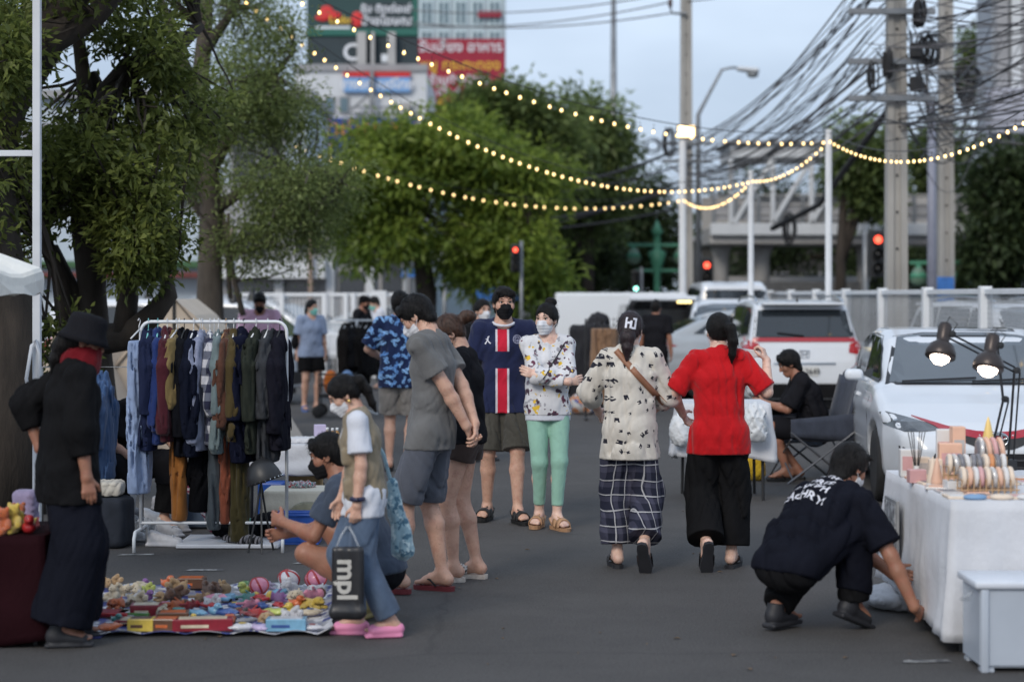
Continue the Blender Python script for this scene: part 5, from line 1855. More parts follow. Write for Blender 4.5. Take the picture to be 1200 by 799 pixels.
def car(kind, label, loc, rz, paint, h=.03, group=None, name='parked_car', detail=True, cat='car', plate=True):
 sp = SPEC[kind]
 L, W = sp['L'], sp['W']
 hw = W / 2
 t = thing(name, label, cat, loc, R(rz), group)
 f = Field((-hw - .06, -.1, .1), (hw + .06, L + .1, max(p[1] for p in sp['cab']) + .08), h)
 X, Y, Z = f.xyz()
 ax = np.abs(X)
 yy = f.ax[1]
 wy = np.interp(yy, [0, .12, .45, 1.0, L * .5, L - .8, L - .25, L], [hw * .70, hw * .83, hw * .955, hw, hw, hw * .985, hw * .93, hw * .84])[None, :, None].astype(np.float32)
 belt = sp['belt']
 sec = np.interp(f.ax[2], [.15, .35, .6, belt - .18, belt], [.955, .985, 1.0, .985, .95])[None, None, :].astype(np.float32)
 # a crease along the flank
 crease = (.012 * np.exp(-((f.ax[2] - (belt - .22)) / .05) ** 2))[None, None, :].astype(np.float32)
 low = smax(poly_sdf(sp['low'], Y, Z), ax - wy * sec - crease, .09)
 tz = np.interp(f.ax[2], [belt - .1, belt, 1.75], [.90, .885, .885 - (1.75 - belt) * .27])[None, None, :].astype(np.float32)
 cw = np.interp(yy, [.8, 1.6, 2.4, L - .9, L - .1], [.90, .97, 1.0, .985, .93])[None, :, None].astype(np.float32)
 cab = smax(poly_sdf(sp['cab'], Y, Z), ax - hw * tz * cw, .10)
 D = smin(low, cab, .05)
 for wy0 in (sp['wf'], sp['wr']):
  cyl = np.sqrt((Y - wy0) ** 2 + (Z - sp['r'] - .01) ** 2) - (sp['r'] + .055)
  arch = np.maximum(cyl, (hw - .30) - ax)
  D = smax(D, -arch, .015)
 f.D = D.astype(np.float32)
 me, V, F = f.mesh('body')
 link('body', me, paint, t)
 bv = bvh_of(V, F)
 # dark underbody and wheels
 MB().rbox(-hw + .24, hw - .24, .25, L - .25, .13, .34, .03).build('underbody', TRIMB, t)
 r = sp['r']
 wm = MB()
 ty = wm.lathe([(r * .62, -.10), (r * .93, -.105), (r, -.08), (r, .08), (r * .93, .105), (r * .62, .10)], 26, Matrix.Rotation(R(90), 4, 'Y')).mesh('tyre', True)
 rm = MB()
 rm.lathe([(r * .62, .09), (r * .60, .04), (r * .2, .05), (.0001, .065)], 20, Matrix.Rotation(R(90), 4, 'Y'))
 for k in range(5):
  a = k * 2 * PI / 5
  rm.box(.05, .085, -.025, .025, .03, r * .63, Matrix.Rotation(a, 4, 'X'))
 rmm = rm.mesh('rim', False)
 for sg in (1, -1):
  for wy0 in (sp['wf'], sp['wr']):
   w_ = bpy.data.objects.new('wheel', ty)
   COL.objects.link(w_)
   w_.parent = t
   w_.location = (sg * (hw - .125), wy0, r)
   if sg < 0:
    w_.rotation_euler = (0, 0, PI)
   if not len(ty.materials):
    ty.materials.append(TYRE)
   link('rim', rmm, RIM, w_)
   mb = MB()
   pts = [(sg * (hw - .012), wy0 + (r + .06) * math.cos(a), r + .01 + (r + .06) * math.sin(a)) for a in np.linspace(-.15, PI + .15, 15)]
 FR = Matrix(((1, 0, 0, 0), (0, 0, 1, -1.0), (0, 1, 0, 0), (0, 0, 0, 1)))            # u=x v=z looking +Y
 RR = Matrix(((1, 0, 0, 0), (0, 0, -1, L + 1.0), (0, 1, 0, 0), (0, 0, 0, 1)))
 SD = {1: Matrix(((0, 0, -1, 2.5), (1, 0, 0, 0), (0, 1, 0, 0), (0, 0, 0, 1))), -1: Matrix(((0, 0, 1, -2.5), (1, 0, 0, 0), (0, 1, 0, 0), (0, 0, 0, 1)))}
 def pt(nm, m, poly, M, off=.004, thick=.010, res=.09, parent=None):
  v, fc = patch(bv, poly, M, off, thick, res)
  return MB().add(v, fc).build(nm, m, parent or t, False)
 mir = lambda p: [(-x, z) for x, z in p][::-1]
 # ---- glass
 if kind == 'sedan':
  ws = [(-.70, 1.01), (.70, 1.01), (.66, 1.12), (.56, 1.395), (.30, 1.425), (-.30, 1.425), (-.56, 1.395), (-.66, 1.12)]
  sw = [[(1.42, 1.03), (2.34, 1.05), (2.34, 1.40), (2.05, 1.385), (1.80, 1.29)], [(2.42, 1.05), (3.30, 1.07), (3.36, 1.31), (3.0, 1.385), (2.42, 1.405)], [(3.40, 1.08), (3.72, 1.09), (3.46, 1.25)]]
  rw = [(-.62, 1.07), (.62, 1.07), (.52, 1.34), (-.52, 1.34)]
 elif kind == 'suv':
  ws = [(-.72, 1.08), (.72, 1.08), (.58, 1.50), (.3, 1.535), (-.3, 1.535), (-.58, 1.50)]
  sw = [[(1.50, 1.10), (2.38, 1.11), (2.38, 1.52), (2.1, 1.50), (1.85, 1.38)], [(2.46, 1.11), (3.34, 1.13), (3.34, 1.53), (2.46, 1.53)], [(3.44, 1.14), (4.18, 1.18), (4.10, 1.42), (3.95, 1.51), (3.44, 1.525)]]
  rw = [(-.66, 1.13), (.66, 1.13), (.60, 1.49), (-.60, 1.49)]
 else:
  ws = [(-.66, 1.08), (.66, 1.08), (.56, 1.60), (-.56, 1.60)] if kind == 'van' else [(-.64, 1.07), (.64, 1.07), (.54, 1.51), (-.54, 1.51)]
  sw = [[(.34, 1.09), (1.22, 1.11), (1.22, 1.50), (.78, 1.49)], [(1.34, 1.11), (2.5, 1.12), (2.5, 1.51), (1.34, 1.51)], [(2.6, 1.12), (3.8, 1.13), (3.75, 1.49), (2.6, 1.51)]] if kind == 'cabvan' else [[(.72, 1.10), (1.62, 1.12), (1.62, 1.60), (1.25, 1.59), (1.02, 1.46)], [(1.74, 1.12), (2.9, 1.14), (2.9, 1.61), (1.74, 1.61)], [(3.0, 1.14), (4.12, 1.16), (4.05, 1.56), (3.0, 1.61)]]
  rw = [(-.62, 1.14), (.62, 1.14), (.54, 1.58), (-.54, 1.58)]
 for nm, poly, M in (('windscreen', ws, FR), ('rear_window', rw, RR)):
  bd = [((x * 1.05), (z - 1.25) * 1.06 + 1.25) for x, z in poly]
  b0 = pt(nm, CGLASS2 if nm == 'windscreen' else CGLASS, poly, M, .009, .012)
  pt('window_seal', TRIMB, bd, M, .003, .008, parent=b0)
 for sg in (1, -1):
  for poly in sw:
   cz = sum(p[1] for p in poly) / len(poly)
   cy = sum(p[0] for p in poly) / len(poly)
   b0 = pt('side_window', CGLASS, poly, SD[sg], .008, .011)
   pt('window_seal', TRIMB, [((y - cy) * 1.07 + cy, (z - cz) * 1.14 + cz) for y, z in poly], SD[sg], .003, .007, parent=b0)
  if detail:
   # door gaps, handles, mirror
   xs = [sw[0][0][0] - .12, (sw[0][1][0] + sw[1][0][0]) / 2, sw[1][1][0] + .10]
   for y0 in xs:
    pt('door_gap', GAP, [(y0 - .004, .34), (y0 + .004, .34), (y0 + .008, belt - .01), (y0, belt - .01)], SD[sg], .0015, .004, .1)
   pt('door_gap', GAP, [(xs[0], .335), (xs[2] - .15, .335), (xs[2] - .15, .343), (xs[0], .343)], SD[sg], .0015, .004, .1)
   for y0 in (xs[1] - .22, xs[2] - .22):
    pt('door_handle', paint if 'van' not in kind else TRIMB, [(y0, belt - .15), (y0 + .17, belt - .15), (y0 + .17, belt - .12), (y0, belt - .12)], SD[sg], .022, .03, .04)
  mf = Field((hw - .12, sw[0][0][0] - .10, belt - .06), (hw + .26, sw[0][0][0] + .26, belt + .24), .016)
  mf.cap((hw - .03, sw[0][0][0] + .08, belt + .02), (hw + .06, sw[0][0][0] + .04, belt + .05), .022, .02, .02)
  mf.box((hw + .09, sw[0][0][0] + .02, belt + .07), (.08, .045, .052), .04, .02)
  V2, F2 = mf.raw()
  if sg < 0:
   V2 = V2 * np.array([-1, 1, 1])
   F2 = F2[:, ::-1]
  link('mirror', np_mesh('mirror', V2, F2), paint, t)
 # ---- front
 if kind == 'sedan':
  for sg in (1, -1):
   hl = [(.40 * sg, .675), (.54 * sg, .66), (.70 * sg, .655), (.83 * sg, .70), (.845 * sg, .79), (.80 * sg, .80), (.66 * sg, .765), (.50 * sg, .72)]
   hl = hl if sg > 0 else hl[::-1]
   o = pt('headlight', LAMP_H, hl, FR, .006, .012, .05)
   ph = [(.62 * sg, .685), (.74 * sg, .70), (.76 * sg, .75), (.64 * sg, .735)]
   pt('lamp_reflector', CHROME, ph if sg > 0 else ph[::-1], FR, .003, .004, .04, parent=o)
   st = [(.0, .655), (.0, .60), (.16, .612), (.42, .668), (.46, .70), (.62, .775), (.36, .70), (.15, .665)]
   st = [(x * sg, z) for x, z in st]
   pt('grille_wing', STRIPE_R, st if sg > 0 else st[::-1], FR, .010, .014, .05)
   bk = [(.0, .603), (.0, .52), (.12, .525), (.40, .64), (.45, .668), (.15, .61)]
   bk = [(x * sg, z) for x, z in bk]
   pt('grille_band', TRIMB, bk if sg > 0 else bk[::-1], FR, .008, .012, .05)
   fl = [(.67 * sg, .34), (.72 * sg, .36), (.74 * sg, .54), (.70 * sg, .53)]
   pt('bumper_vent', TRIMB, fl if sg > 0 else fl[::-1], FR, .006, .012, .05)
  pt('lower_grille', TRIMB, [(-.44, .24), (.44, .24), (.56, .33), (.48, .49), (-.48, .49), (-.56, .33)], FR, .007, .012, .08)
  for z in (.31, .37, .43):
   pt('grille_slat', mat('slat_grey', (.05, .05, .055), .4), [(-.5, z), (.5, z), (.5, z + .015), (-.5, z + .015)], FR, .016, .012, .1)
  ring = MB()
  cpt = bv.ray_cast(Vector((0, -1, .60)), Vector((0, 1, 0)))[0]
  ring.tube([cpt + Vector((.085 * math.cos(a), -.018, .058 * math.sin(a))) for a in np.linspace(0, 2 * PI, 25)], .010, 6, False)
  ring.tube([cpt + Vector((.04 * math.cos(a), -.018, .05 * math.sin(a))) for a in np.linspace(0, 2 * PI, 17)], .007, 6, False)
  ring.tube([cpt + Vector((.075 * math.cos(a), -.018, .02 + .022 * math.sin(a))) for a in np.linspace(0, 2 * PI, 17)], .007, 6, False)
  ring.build('badge', CHROME, t, True)
  wp = MB()
  for x0_, x1_ in ((-.60, .02), (-.02, .58)):
   pts = []
   for u in np.linspace(0, 1, 7):
    x_ = x0_ + (x1_ - x0_) * u
    hh = bv.ray_cast(Vector((x_, -1, 1.015 + .03 * u)), Vector((0, 1, 0)))[0]
    pts.append(hh + Vector((0, -.022, .012)))
   wp.tube(pts, .009, 5)
  wp.build('wiper', TRIMB, t)
  for x0_ in (-.55, .55):    # bonnet shut lines
   pass
 else:
  for sg in (1, -1):
   z = .80 if kind == 'suv' else .78
   hl = [(.45 * sg, z - .08), (.78 * sg, z - .06), (.80 * sg, z + .07), (.5 * sg, z + .04)]
   pt('headlight', LAMP_H, hl if sg > 0 else hl[::-1], FR, .006, .012, .08)
  pt('grille', TRIMB, [(-.42, .70), (.42, .70), (.40, .80), (-.40, .80)], FR, .006, .012, .1)
  pt('lower_grille', TRIMB, [(-.6, .32), (.6, .32), (.5, .52), (-.5, .52)], FR, .006, .012, .1)
  if plate:
   pt('number_plate', PLATE, [(-.18, .56), (.18, .56), (.18, .67), (-.18, .67)], FR, .012, .01, .1)
 # ---- rear
 z = belt
 for sg in (1, -1):
  if kind == 'suv':
   tl = [(.60 * sg, z - .14), (.74 * sg, z - .17), (.86 * sg, z - .13), (.88 * sg, z + .08), (.80 * sg, z + .05), (.62 * sg, z - .02)]
  elif kind == 'sedan':
   tl = [(.42 * sg, z - .16), (.80 * sg, z - .18), (.84 * sg, z - .03), (.46 * sg, z - .05)]
  else:
   tl = [(.68 * sg, z - .38), (.78 * sg, z - .38), (.78 * sg, z), (.70 * sg, z)]
  pt('tail_light', LAMP_R, tl if sg > 0 else tl[::-1], RR, .010, .014, .06)
  ts = [(L - .30, z - .15), (L - .06, z - .16), (L - .08, z - .02), (L - .34, z - .05)]
  if 'van' not in kind:
   pt('tail_light', LAMP_R, ts, SD[sg], .008, .012, .06)
 if kind == 'suv':
  pt('light_bar', STRIPE_R, [(-.78, z + .005), (.78, z + .005), (.76, z + .06), (-.76, z + .06)], RR, .012, .014, .07)
  pt('chrome_bar', CHROME, [(-.42, z - .30), (.42, z - .30), (.42, z - .275), (-.42, z - .275)], RR, .014, .014, .07)
  pt('rear_bumper', TRIMB, [(-.80, .30), (.80, .30), (.78, .50), (-.78, .50)], RR, .008, .014, .1)
  pt('number_plate', PLATE, [(-.19, z - .46), (.19, z - .46), (.19, z - .33), (-.19, z - .33)], RR, .010, .012, .06)
  pl = text_mesh('8กท 2649', .10, .002)
  o = link('plate_lettering', pl, TRIMB, t, (0, L + .03, z - .395), (PI / 2, 0, PI))
  bd = MB()
  cpt = bv.ray_cast(Vector((0, L + 1, z - .16)), Vector((0, -1, 0)))[0] + Vector((0, .014, 0))
  q = [(-.055, -.05), (.055, -.05), (.065, .05), (-.065, .05), (-.055, -.05)]
  bd.tube([cpt + Vector((a, 0, b_)) for a, b_ in q], .007, 6)
  bd.tube([cpt + Vector((-.026, 0, -.035)), cpt + Vector((-.034, 0, .036))], .007, 6)
  bd.tube([cpt + Vector((.026, 0, -.035)), cpt + Vector((.034, 0, .036))], .007, 6)
  bd.tube([cpt + Vector((-.03, 0, 0)), cpt + Vector((.03, 0, 0))], .006, 6)
  bd.build('badge', CHROME, t)
  wp = MB()
  a0 = bv.ray_cast(Vector((0, L + 1, z + .09)), Vector((0, -1, 0)))[0] + Vector((0, .03, 0))
  a1 = bv.ray_cast(Vector((.36, L + 1, z + .13)), Vector((0, -1, 0)))[0] + Vector((0, .03, 0))
  wp.tube([a0, a1], .011, 5)
  wp.build('wiper', TRIMB, t)
  for sg in (1, -1):
   MB().tube([(sg * .60, 1.9, 1.61), (sg * .59, 2.2, 1.668), (sg * .585, 3.2, 1.69), (sg * .59, 3.9, 1.655), (sg * .60, 4.1, 1.60)], .018, 6).build('roof_rail', CHROME, t, True)
  MB().rbox(-.56, .56, L - .40, L - .12, 1.565, 1.60, .015).build('spoiler', paint, t)
  MB().lathe([(.025, 0), (.016, .03), (.003, .09)], 8, None, (0, L - .75, 1.60)).build('aerial', TRIMB, t)
 elif plate:
  pt('number_plate', PLATE, [(-.19, .62), (.19, .62), (.19, .74), (-.19, .74)], RR, .010, .012, .1)
 return t, bv, pt, dict(FR=FR, RR=RR, SD=SD, L=L, W=W)
# the white sedan by the right table, nose to the camera
sed, bv_, pt_, K = car('sedan', 'white sedan with red grille wings parked nose first behind the display table', (3.78, 15.5, 0), -4.5, P_WHITE, .022)
sed.scale = (1, 1.03, .955)
# black roof film on the far side of the roof
v, fc = patch(bv_, [(-.1, 2.15), (.50, 2.1), (.48, 3.0), (-.1, 3.05)], Matrix(((1, 0, 0, 0), (0, 1, 0, 0), (0, 0, -1, 3), (0, 0, 0, 1))), .003, .005, .1)
MB().add(v, fc).build('roof_panel', CGLASS, sed)
# white SUV behind, tail to the camera
car('suv', 'white family SUV with red light bar seen from behind beside the fence', (3.98 + 0, 31.6, 0), 180, P_WHITE, .028, name='parked_suv')
# taller white people carrier next along
t, bv_, pt_, K = car('van', 'tall white people carrier with raised tailgate further along the row', (GX(862, 38.6), 43.0, 0), 180, P_WHITE, .035, name='parked_van')
t.scale = (1.1, 1, 1.13)
# white hatch facing us
car('suv', 'white car with pale windscreen facing forward behind the red shirt woman', (GX(858, 32.5), 32.5, 0), -6, P_WHITE, .035, name='parked_car')
# dark tailgate stall car
D = 37.2
tg = thing('parked_car', 'dark green car with raised white tailgate and open boot used as a stall', 'car', (GX(776, D), D, 0))
s = FPX / D
MB().rbox(-.80, .80, .25, 4.2, .28, 1.0, .10).build('body', P_DARK, tg, True)
MB().prism([(-.74, .95), (.74, .95), (.62, 1.52), (-.62, 1.52)], .9, 3.2).build('cabin', P_DARK, tg)
MB().rbox(-.70, .70, .22, .9, .55, .62, .02).build('boot_floor', TRIMB, tg)
MB().rbox(-.66, .66, .84, .92, .62, 1.05, .05).build('rear_seat', mat('seat_green', (.10, .15, .13), .8), tg)
for sg in (1, -1):
 MB().prism([(sg * .70, .62), (sg * .78, .62), (sg * .66, 1.5), (sg * .60, 1.5)], .22, .9).build('pillar', P_DARK, tg)
 for y0 in (.9, 3.3):
  MB().lathe([(.18, -.1), (.3, -.1), (.31, .1), (.18, .1)], 18, Matrix.Translation((sg * .72, y0, .31)) @ Matrix.Rotation(R(90), 4, 'Y')).build('wheel', TYRE, tg, True)
 MB().rbox(sg * .70 - .07, sg * .70 + .07, .18, .25, .62, .95, .02).build('tail_light', LAMP_R, tg)
MB().rbox(-.62, .62, -.50, .88, -.045, .045, .03, Matrix.Translation((0, .1, 1.58)) @ Matrix.Rotation(R(-8), 4, 'X')).build('tailgate', P_WHITE, tg)
MB().rbox(-.5, .5, -.40, .60, -.06, -.046, .01, Matrix.Translation((0, .1, 1.58)) @ Matrix.Rotation(R(-8), 4, 'X')).build('tailgate_glass', CGLASS, tg)
MB().rbox(.25, .52, -.45, -.40, -.085, -.047, .01, Matrix.Translation((0, .1, 1.58)) @ Matrix.Rotation(R(-8), 4, 'X')).build('lit_lamp', mat('lamp_yellow_lit', (1, .8, .4), .4, emit=(1, .78, .3), es=2.2), tg)
# white box trailer across the middle
D = 43.2
tr_ = thing('box_trailer', 'plain white box trailer parked crosswise behind the brown trousers', 'trailer', (GX(728, D), D, 0))
hwid = (GX(806, D) - GX(652, D)) / 2
MB().rbox(-hwid, hwid, 0, 1.9, .55, ZY(343, D), .05).build('box', mat('trailer_white', (.74, .77, .80), .4, .03, .8), tr_)
MB().rbox(-hwid + .2, hwid - .2, .2, 1.7, .4, .55, .02).build('chassis', TRIMB, tr_)
for x_ in (-.9, -.3, .9):
 MB().lathe([(.16, -.1), (.30, -.1), (.30, .1), (.16, .1)], 18, Matrix.Translation((x_, .12, .3)) @ Matrix.Rotation(R(90), 4, 'X')).build('wheel', TYRE, tr_, True)
MB().tube([(-hwid, .9, .5), (-hwid - .9, .9, .5), (-hwid - .9, .9, .05)], .04, 6).build('tow_bar', STEEL, tr_)
# white van on the left with a red stripe and black roof bars
t, bv_, pt_, K = car('cabvan', 'white van with red side stripe and black roof mounts behind the clothes rail', (GX(353, 31.2), 31.2, 0), 79, P_WHITE, .03, name='parked_van', cat='van')
for sg in (1, -1):
 pt_('red_stripe', STRIPE_R, [(.06, .82), (3.9, .84), (3.9, .89), (.06, .87)], K['SD'][sg], .006, .008, .15)
for x_, y_ in ((-.45, .95), (-.45, 2.7), (.45, .95), (.45, 2.7)):
 f = Field((x_ - .12, y_ - .12, 1.55), (x_ + .12, y_ + .12, 1.9), .02)
 f.cap((x_, y_, 1.6), (x_, y_, 1.68), .09, .07, .02).cap((x_, y_, 1.68), (x_, y_, 1.80), .05, .04, .02)
 link('roof_mount', f.mesh('roof_mount')[0], BLK, t)
# cars beyond the left fence, all copies of two
c1, *_ = car('sedan', 'silver car half hidden behind the white gate posts', (GX(322, 47), 45.5, 0), 92, P_SILVER, .04, 'cars parked beyond the back fence', detail=False)
c2 = copy_tree(c1)
c2.location = (GX(455, 50), 49, 0)
c2.rotation_euler = (0, 0, R(88))
c2['label'] = 'silver car beyond the fence behind the blue patterned shirt man'
c3 = copy_tree(c1)
c3.location = (GX(590, 48), 46, 0)
c3.rotation_euler = (0, 0, R(94))
c3['label'] = 'silver car parked across the back behind the jersey man'
c4, *_ = car('suv', 'white car beyond the fence right of the hanging black jackets', (GX(425, 45), 45, 0), 75, P_WHITE, .04, 'cars parked beyond the back fence', detail=False)
c5 = copy_tree(c4)
c5.location = (6.9, 22.6, 0)
c5.rotation_euler = (0, 0, R(12))
c5['label'] = 'white car beyond the mesh fence at the right edge'
c6 = copy_tree(c1)
c6.location = (GX(1062, 33), 33, 0)
c6.rotation_euler = (0, 0, R(96))
c6['label'] = 'pale car roof glimpsed through the mesh fence above the white sedan'
# ================================================================== PEOPLE IN PLACE
def sep_xyz(g, t):
 s = g.n('ShaderNodeSeparateXYZ')
 g.l(t.outputs['Object'], s.inputs[0])
 return s.outputs
def band(g, v, lo, hi):
 return g.math('MULTIPLY', g.math('GREATER_THAN', v, lo), g.math('LESS_THAN', v, hi))
def jersey_fn(g, v, c, t):
 x, y, z = sep_xyz(g, t)
 xs = g.math('ADD', x, .012)
 ax = g.math('ABSOLUTE', xs)
 front = g.math('LESS_THAN', y, .02)
 zz = g.math('ADD', band(g, z, .3, 1.128), band(g, z, 1.255, 1.42), clamp=True)
 wt = g.math('MULTIPLY', g.math('MULTIPLY', band(g, ax, -.1, .051), front), zz)
 rd = g.math('MULTIPLY', g.math('MULTIPLY', band(g, ax, -.1, .036), front), zz)
 c = g.mix(wt, c, (.62, .60, .66))
 return g.mix(rd, c, srgb(196, 34, 58))
def cells(g, vec2, scale, rnd=1.0):
 """random tilted local coordinates inside voronoi cells"""
 vo = g.n('ShaderNodeTexVoronoi', voronoi_dimensions='2D')
 vo.inputs['Scale'].default_value = scale
 vo.inputs['Randomness'].default_value = rnd
 g.l(vec2, vo.inputs['Vector'])
 sub = g.n('ShaderNodeVectorMath', operation='SUBTRACT')
 g.l(vec2, sub.inputs[0])
 g.l(vo.outputs['Position'], sub.inputs[1])
 sc_ = g.n('ShaderNodeSeparateColor')
 g.l(vo.outputs['Color'], sc_.inputs[0])
 ro = g.n('ShaderNodeVectorRotate', rotation_type='Z_AXIS')
 g.l(sub.outputs[0], ro.inputs['Vector'])
 g.l(g.math('MULTIPLY', sc_.outputs[0], 6.28), ro.inputs['Angle'])
 s2 = g.n('ShaderNodeSeparateXYZ')
 g.l(ro.outputs[0], s2.inputs[0])
 return s2.outputs[0], s2.outputs[1], sc_.outputs[1], sc_.outputs[2]
def flat2(g, t, ky=.7):
 x, y, z = sep_xyz(g, t)
 cb = g.n('ShaderNodeCombineXYZ')
 g.l(g.math('ADD', x, g.math('MULTIPLY', y, ky)), cb.inputs[0])
 g.l(z, cb.inputs[1])
 return cb.outputs[0]
def letters_fn(g, v, c, t):
 u, w, a, b_ = cells(g, flat2(g, t), 15, .75)
 au, aw = g.math('ABSOLUTE', u), g.math('ABSOLUTE', w)
 on = g.math('GREATER_THAN', a, .22)
 sz = g.math('ADD', .006, g.math('MULTIPLY', b_, .0065))
 box_ = g.math('MULTIPLY', g.math('LESS_THAN', au, sz), g.math('LESS_THAN', aw, g.math('MULTIPLY', sz, 1.35)))
 notch = g.math('MULTIPLY', band(g, u, -.003, .003), g.math('GREATER_THAN', w, g.math('MULTIPLY', a, .006)))
 k = g.math('MULTIPLY', g.math('MULTIPLY', box_, on), g.math('SUBTRACT', 1, notch))
 return g.mix(k, c, (.018, .018, .03))
def plaid_fn(g, v, c, t):
 x, y, z = sep_xyz(g, t)
 n_ = g.noise(t.outputs['Object'], 4, 2)
 wob = g.math('MULTIPLY', g.math('SUBTRACT', n_, .5), .05)
 def lines(val, per, wid, off):
  m_ = g.math('MODULO', g.math('ADD', g.math('ADD', val, wob), 10 + off), per)
  return g.math('LESS_THAN', m_, wid)
 xx = g.math('ADD', x, g.math('MULTIPLY', y, .6))
 l1 = g.math('ADD', lines(xx, .085, .006, 0), lines(z, .095, .007, .02), clamp=True)
 l2 = g.math('ADD', lines(xx, .085, .030, .04), lines(z, .095, .032, .06))
 c = g.mix(g.math('MULTIPLY', l2, .30), c, (.10, .10, .15))
 return g.mix(g.math('MULTIPLY', l1, .8), c, (.48, .48, .50))
def blotch_fn(cols, scale, th, small=False):
 def fn(g, v, c, t):
  for i, (col, off) in enumerate(cols):
   mp_ = g.n('ShaderNodeMapping')
   mp_.inputs['Location'].default_value = (off, off * 1.7, off * .6)
   g.l(t.outputs['Object'], mp_.inputs[0])
   n_ = g.noise(mp_.outputs[0], scale * (1 + .15 * i), 2.5, .55)
   k = g.ramp(n_, [(th + .02 * (i % 2), 0.0), (th + .02 * (i % 2) + .012, 1.0)])
   c = g.mix(k, c, col)
  return c
 return fn
def tropic_fn(g, v, c, t):
 u, w, a, b_ = cells(g, flat2(g, t), 13, .9)
 au = g.math('ABSOLUTE', g.math('ADD', u, g.math('MULTIPLY', g.math('SINE', g.math('MULTIPLY', w, 130)), .006)))
 leaf = g.math('MULTIPLY', g.math('LESS_THAN', au, .0085), g.math('LESS_THAN', g.math('ABSOLUTE', w), .038))
 cr1 = g.math('MULTIPLY', g.math('LESS_THAN', g.math('ABSOLUTE', g.math('SUBTRACT', w, u)), .007), g.math('LESS_THAN', g.math('ABSOLUTE', u), .026))
 k = g.math('ADD', leaf, cr1, clamp=True)
 col = g.mix(b_, (.10, .25, .58), (.26, .48, .80))
 return g.mix(k, c, col)
def stripes_fn(col2, per, wid, axis=2, wob=.02):
 def fn(g, v, c, t):
  o = sep_xyz(g, t)
  n_ = g.noise(t.outputs['Object'], 7, 2)
  m_ = g.math('MODULO', g.math('ADD', g.math('ADD', o[axis], 10), g.math('MULTIPLY', n_, wob)), per)
  return g.mix(g.math('LESS_THAN', m_, wid), c, col2)
 return fn
C_BLACK = cloth('black', (.009, .009, .010))
C_BLACK2 = cloth('black_soft', (.013, .013, .016))
C_NAVYK = cloth('navy_black', (.008, .009, .015))
C_GREY = cloth('grey_tee', srgb(104, 104, 104))
C_SLATE = cloth('slate_shorts', srgb(88, 92, 102))
C_OLIVE = cloth('olive_shorts', srgb(74, 72, 66))
C_MINT = cloth('mint_leggings', srgb(146, 188, 170), .08)
C_RED = cloth('red_tee', srgb(186, 18, 26), .12)
C_WHITE = cloth('white_tee', (.62, .64, .70), .06)
C_KHAKI = cloth('khaki_vest', srgb(138, 126, 106), .15)
C_JEANS = cloth('jeans_grey', srgb(84, 100, 122), .2, 14)
C_PINK = cloth('pink_tee', srgb(214, 176, 204), .08)
C_BLUEG = cloth('bluegrey_tee', srgb(146, 160, 186), .1)
C_JERSEY = cloth('jersey', (.014, .020, .062), .12, fn=jersey_fn)
C_LETTER = cloth('letter_shirt', srgb(206, 200, 190), .07, fn=letters_fn)
C_PLAID = cloth('plaid', (.016, .018, .034), .2, fn=plaid_fn)
C_SWEAT = cloth('sweater_print', (.66, .66, .68), .06, fn=blotch_fn([(srgb(160, 160, 166), 17.3), (srgb(104, 58, 78), 7.7), (srgb(74, 58, 72), 12.9), (srgb(222, 184, 60), 3.1)], 13, .62))
C_TROPIC = cloth('tropic_shirt', (.010, .022, .075), .3, 9, fn=tropic_fn)
C_STONE = cloth('stone_shorts', srgb(134, 130, 126), .2, 12)
C_BROWNS = cloth('brown_shorts', srgb(64, 52, 48), .15)
C_SCARF = cloth('red_scarf', srgb(104, 12, 24), .25)
C_STRAP = mat('leather_tan', srgb(150, 104, 78), .55, .15, 8, bump=.2, bs=60)
M_WHITE = cloth('mask_white', (.70, .71, .74), .04)
M_BLACK = cloth('mask_black', (.015, .015, .017), .1)
M_MINT = cloth('mask_mint', srgb(130, 200, 190), .05)
RUB_BLK = mat('rubber_black', (.015, .015, .016), .6, .2, 12)
RUB_RED = mat('rubber_maroon', srgb(110, 42, 48), .6, .15, 12)
RUB_TAN = mat('sandal_tan', srgb(178, 138, 104), .6, .15, 12)
RUB_PINK = mat('clog_pink', srgb(226, 140, 176), .55, .06, 6)
RUB_BLUE = mat('slipper_blue', srgb(96, 120, 176), .6, .1)
RUB_WHT = mat('slide_pale', srgb(200, 190, 180), .6, .2, 30)
SHOE_G = mat('shoe_olive', srgb(96, 92, 62), .7, .2, 10)
SHOE_DK = mat('shoe_dark', (.02, .021, .026), .6, .2, 12)
# foreground woman in black
B = Body(1.56, True, 1.05, lean=4, footL=(.12, -.02, .085), footR=(-.12, .06, .085), handR=(-.25, -.06, .80), elbowR=(-.5, .6, -.1), palmR=(1, 0, 0),
   handL=(.20, .12, 1.00), elbowL=(.5, 1, .25), hdirL=(-.4, -.7, -.5), pitch=16, yaw=-12, curlL=25)
pr, o = make_person('woman all in black with bucket hat and red scarf in the left foreground', GX(80, 9.75), 9.75, 112, B,
     [dict(t='legs', m=C_NAVYK, to=1.97, loose=.07, hem=.165, fold=.014, seed=8), dict(t='shirt', m=C_BLACK, loose=.05, hem=.20, sleeve=1.55, sl=.038, seed=4, fold=.012)],
     skin=SKIN_TAN, hair='lowtail', q=.010, shoes=('shoe', SHOE_DK))
hm_ = MB()
T = Matrix.Translation(B.hp(0, -.005, .045)) @ B.Hm.to_4x4()
hm_.lathe([(.135, -.045), (.118, -.02), (.100, .012), (.096, .06), (.085, .085), (.05, .095), (.0001, .097)], 26, T)
hm_.build('bucket_hat', C_BLACK2, pr, True)
f = Field(*B.box([B.hp(0, .04, -.13)], .22), .009)
f.blob(B.hp(0, .03, -.045), (.066, .070, .075), 0, M=np.array(B.Hm))
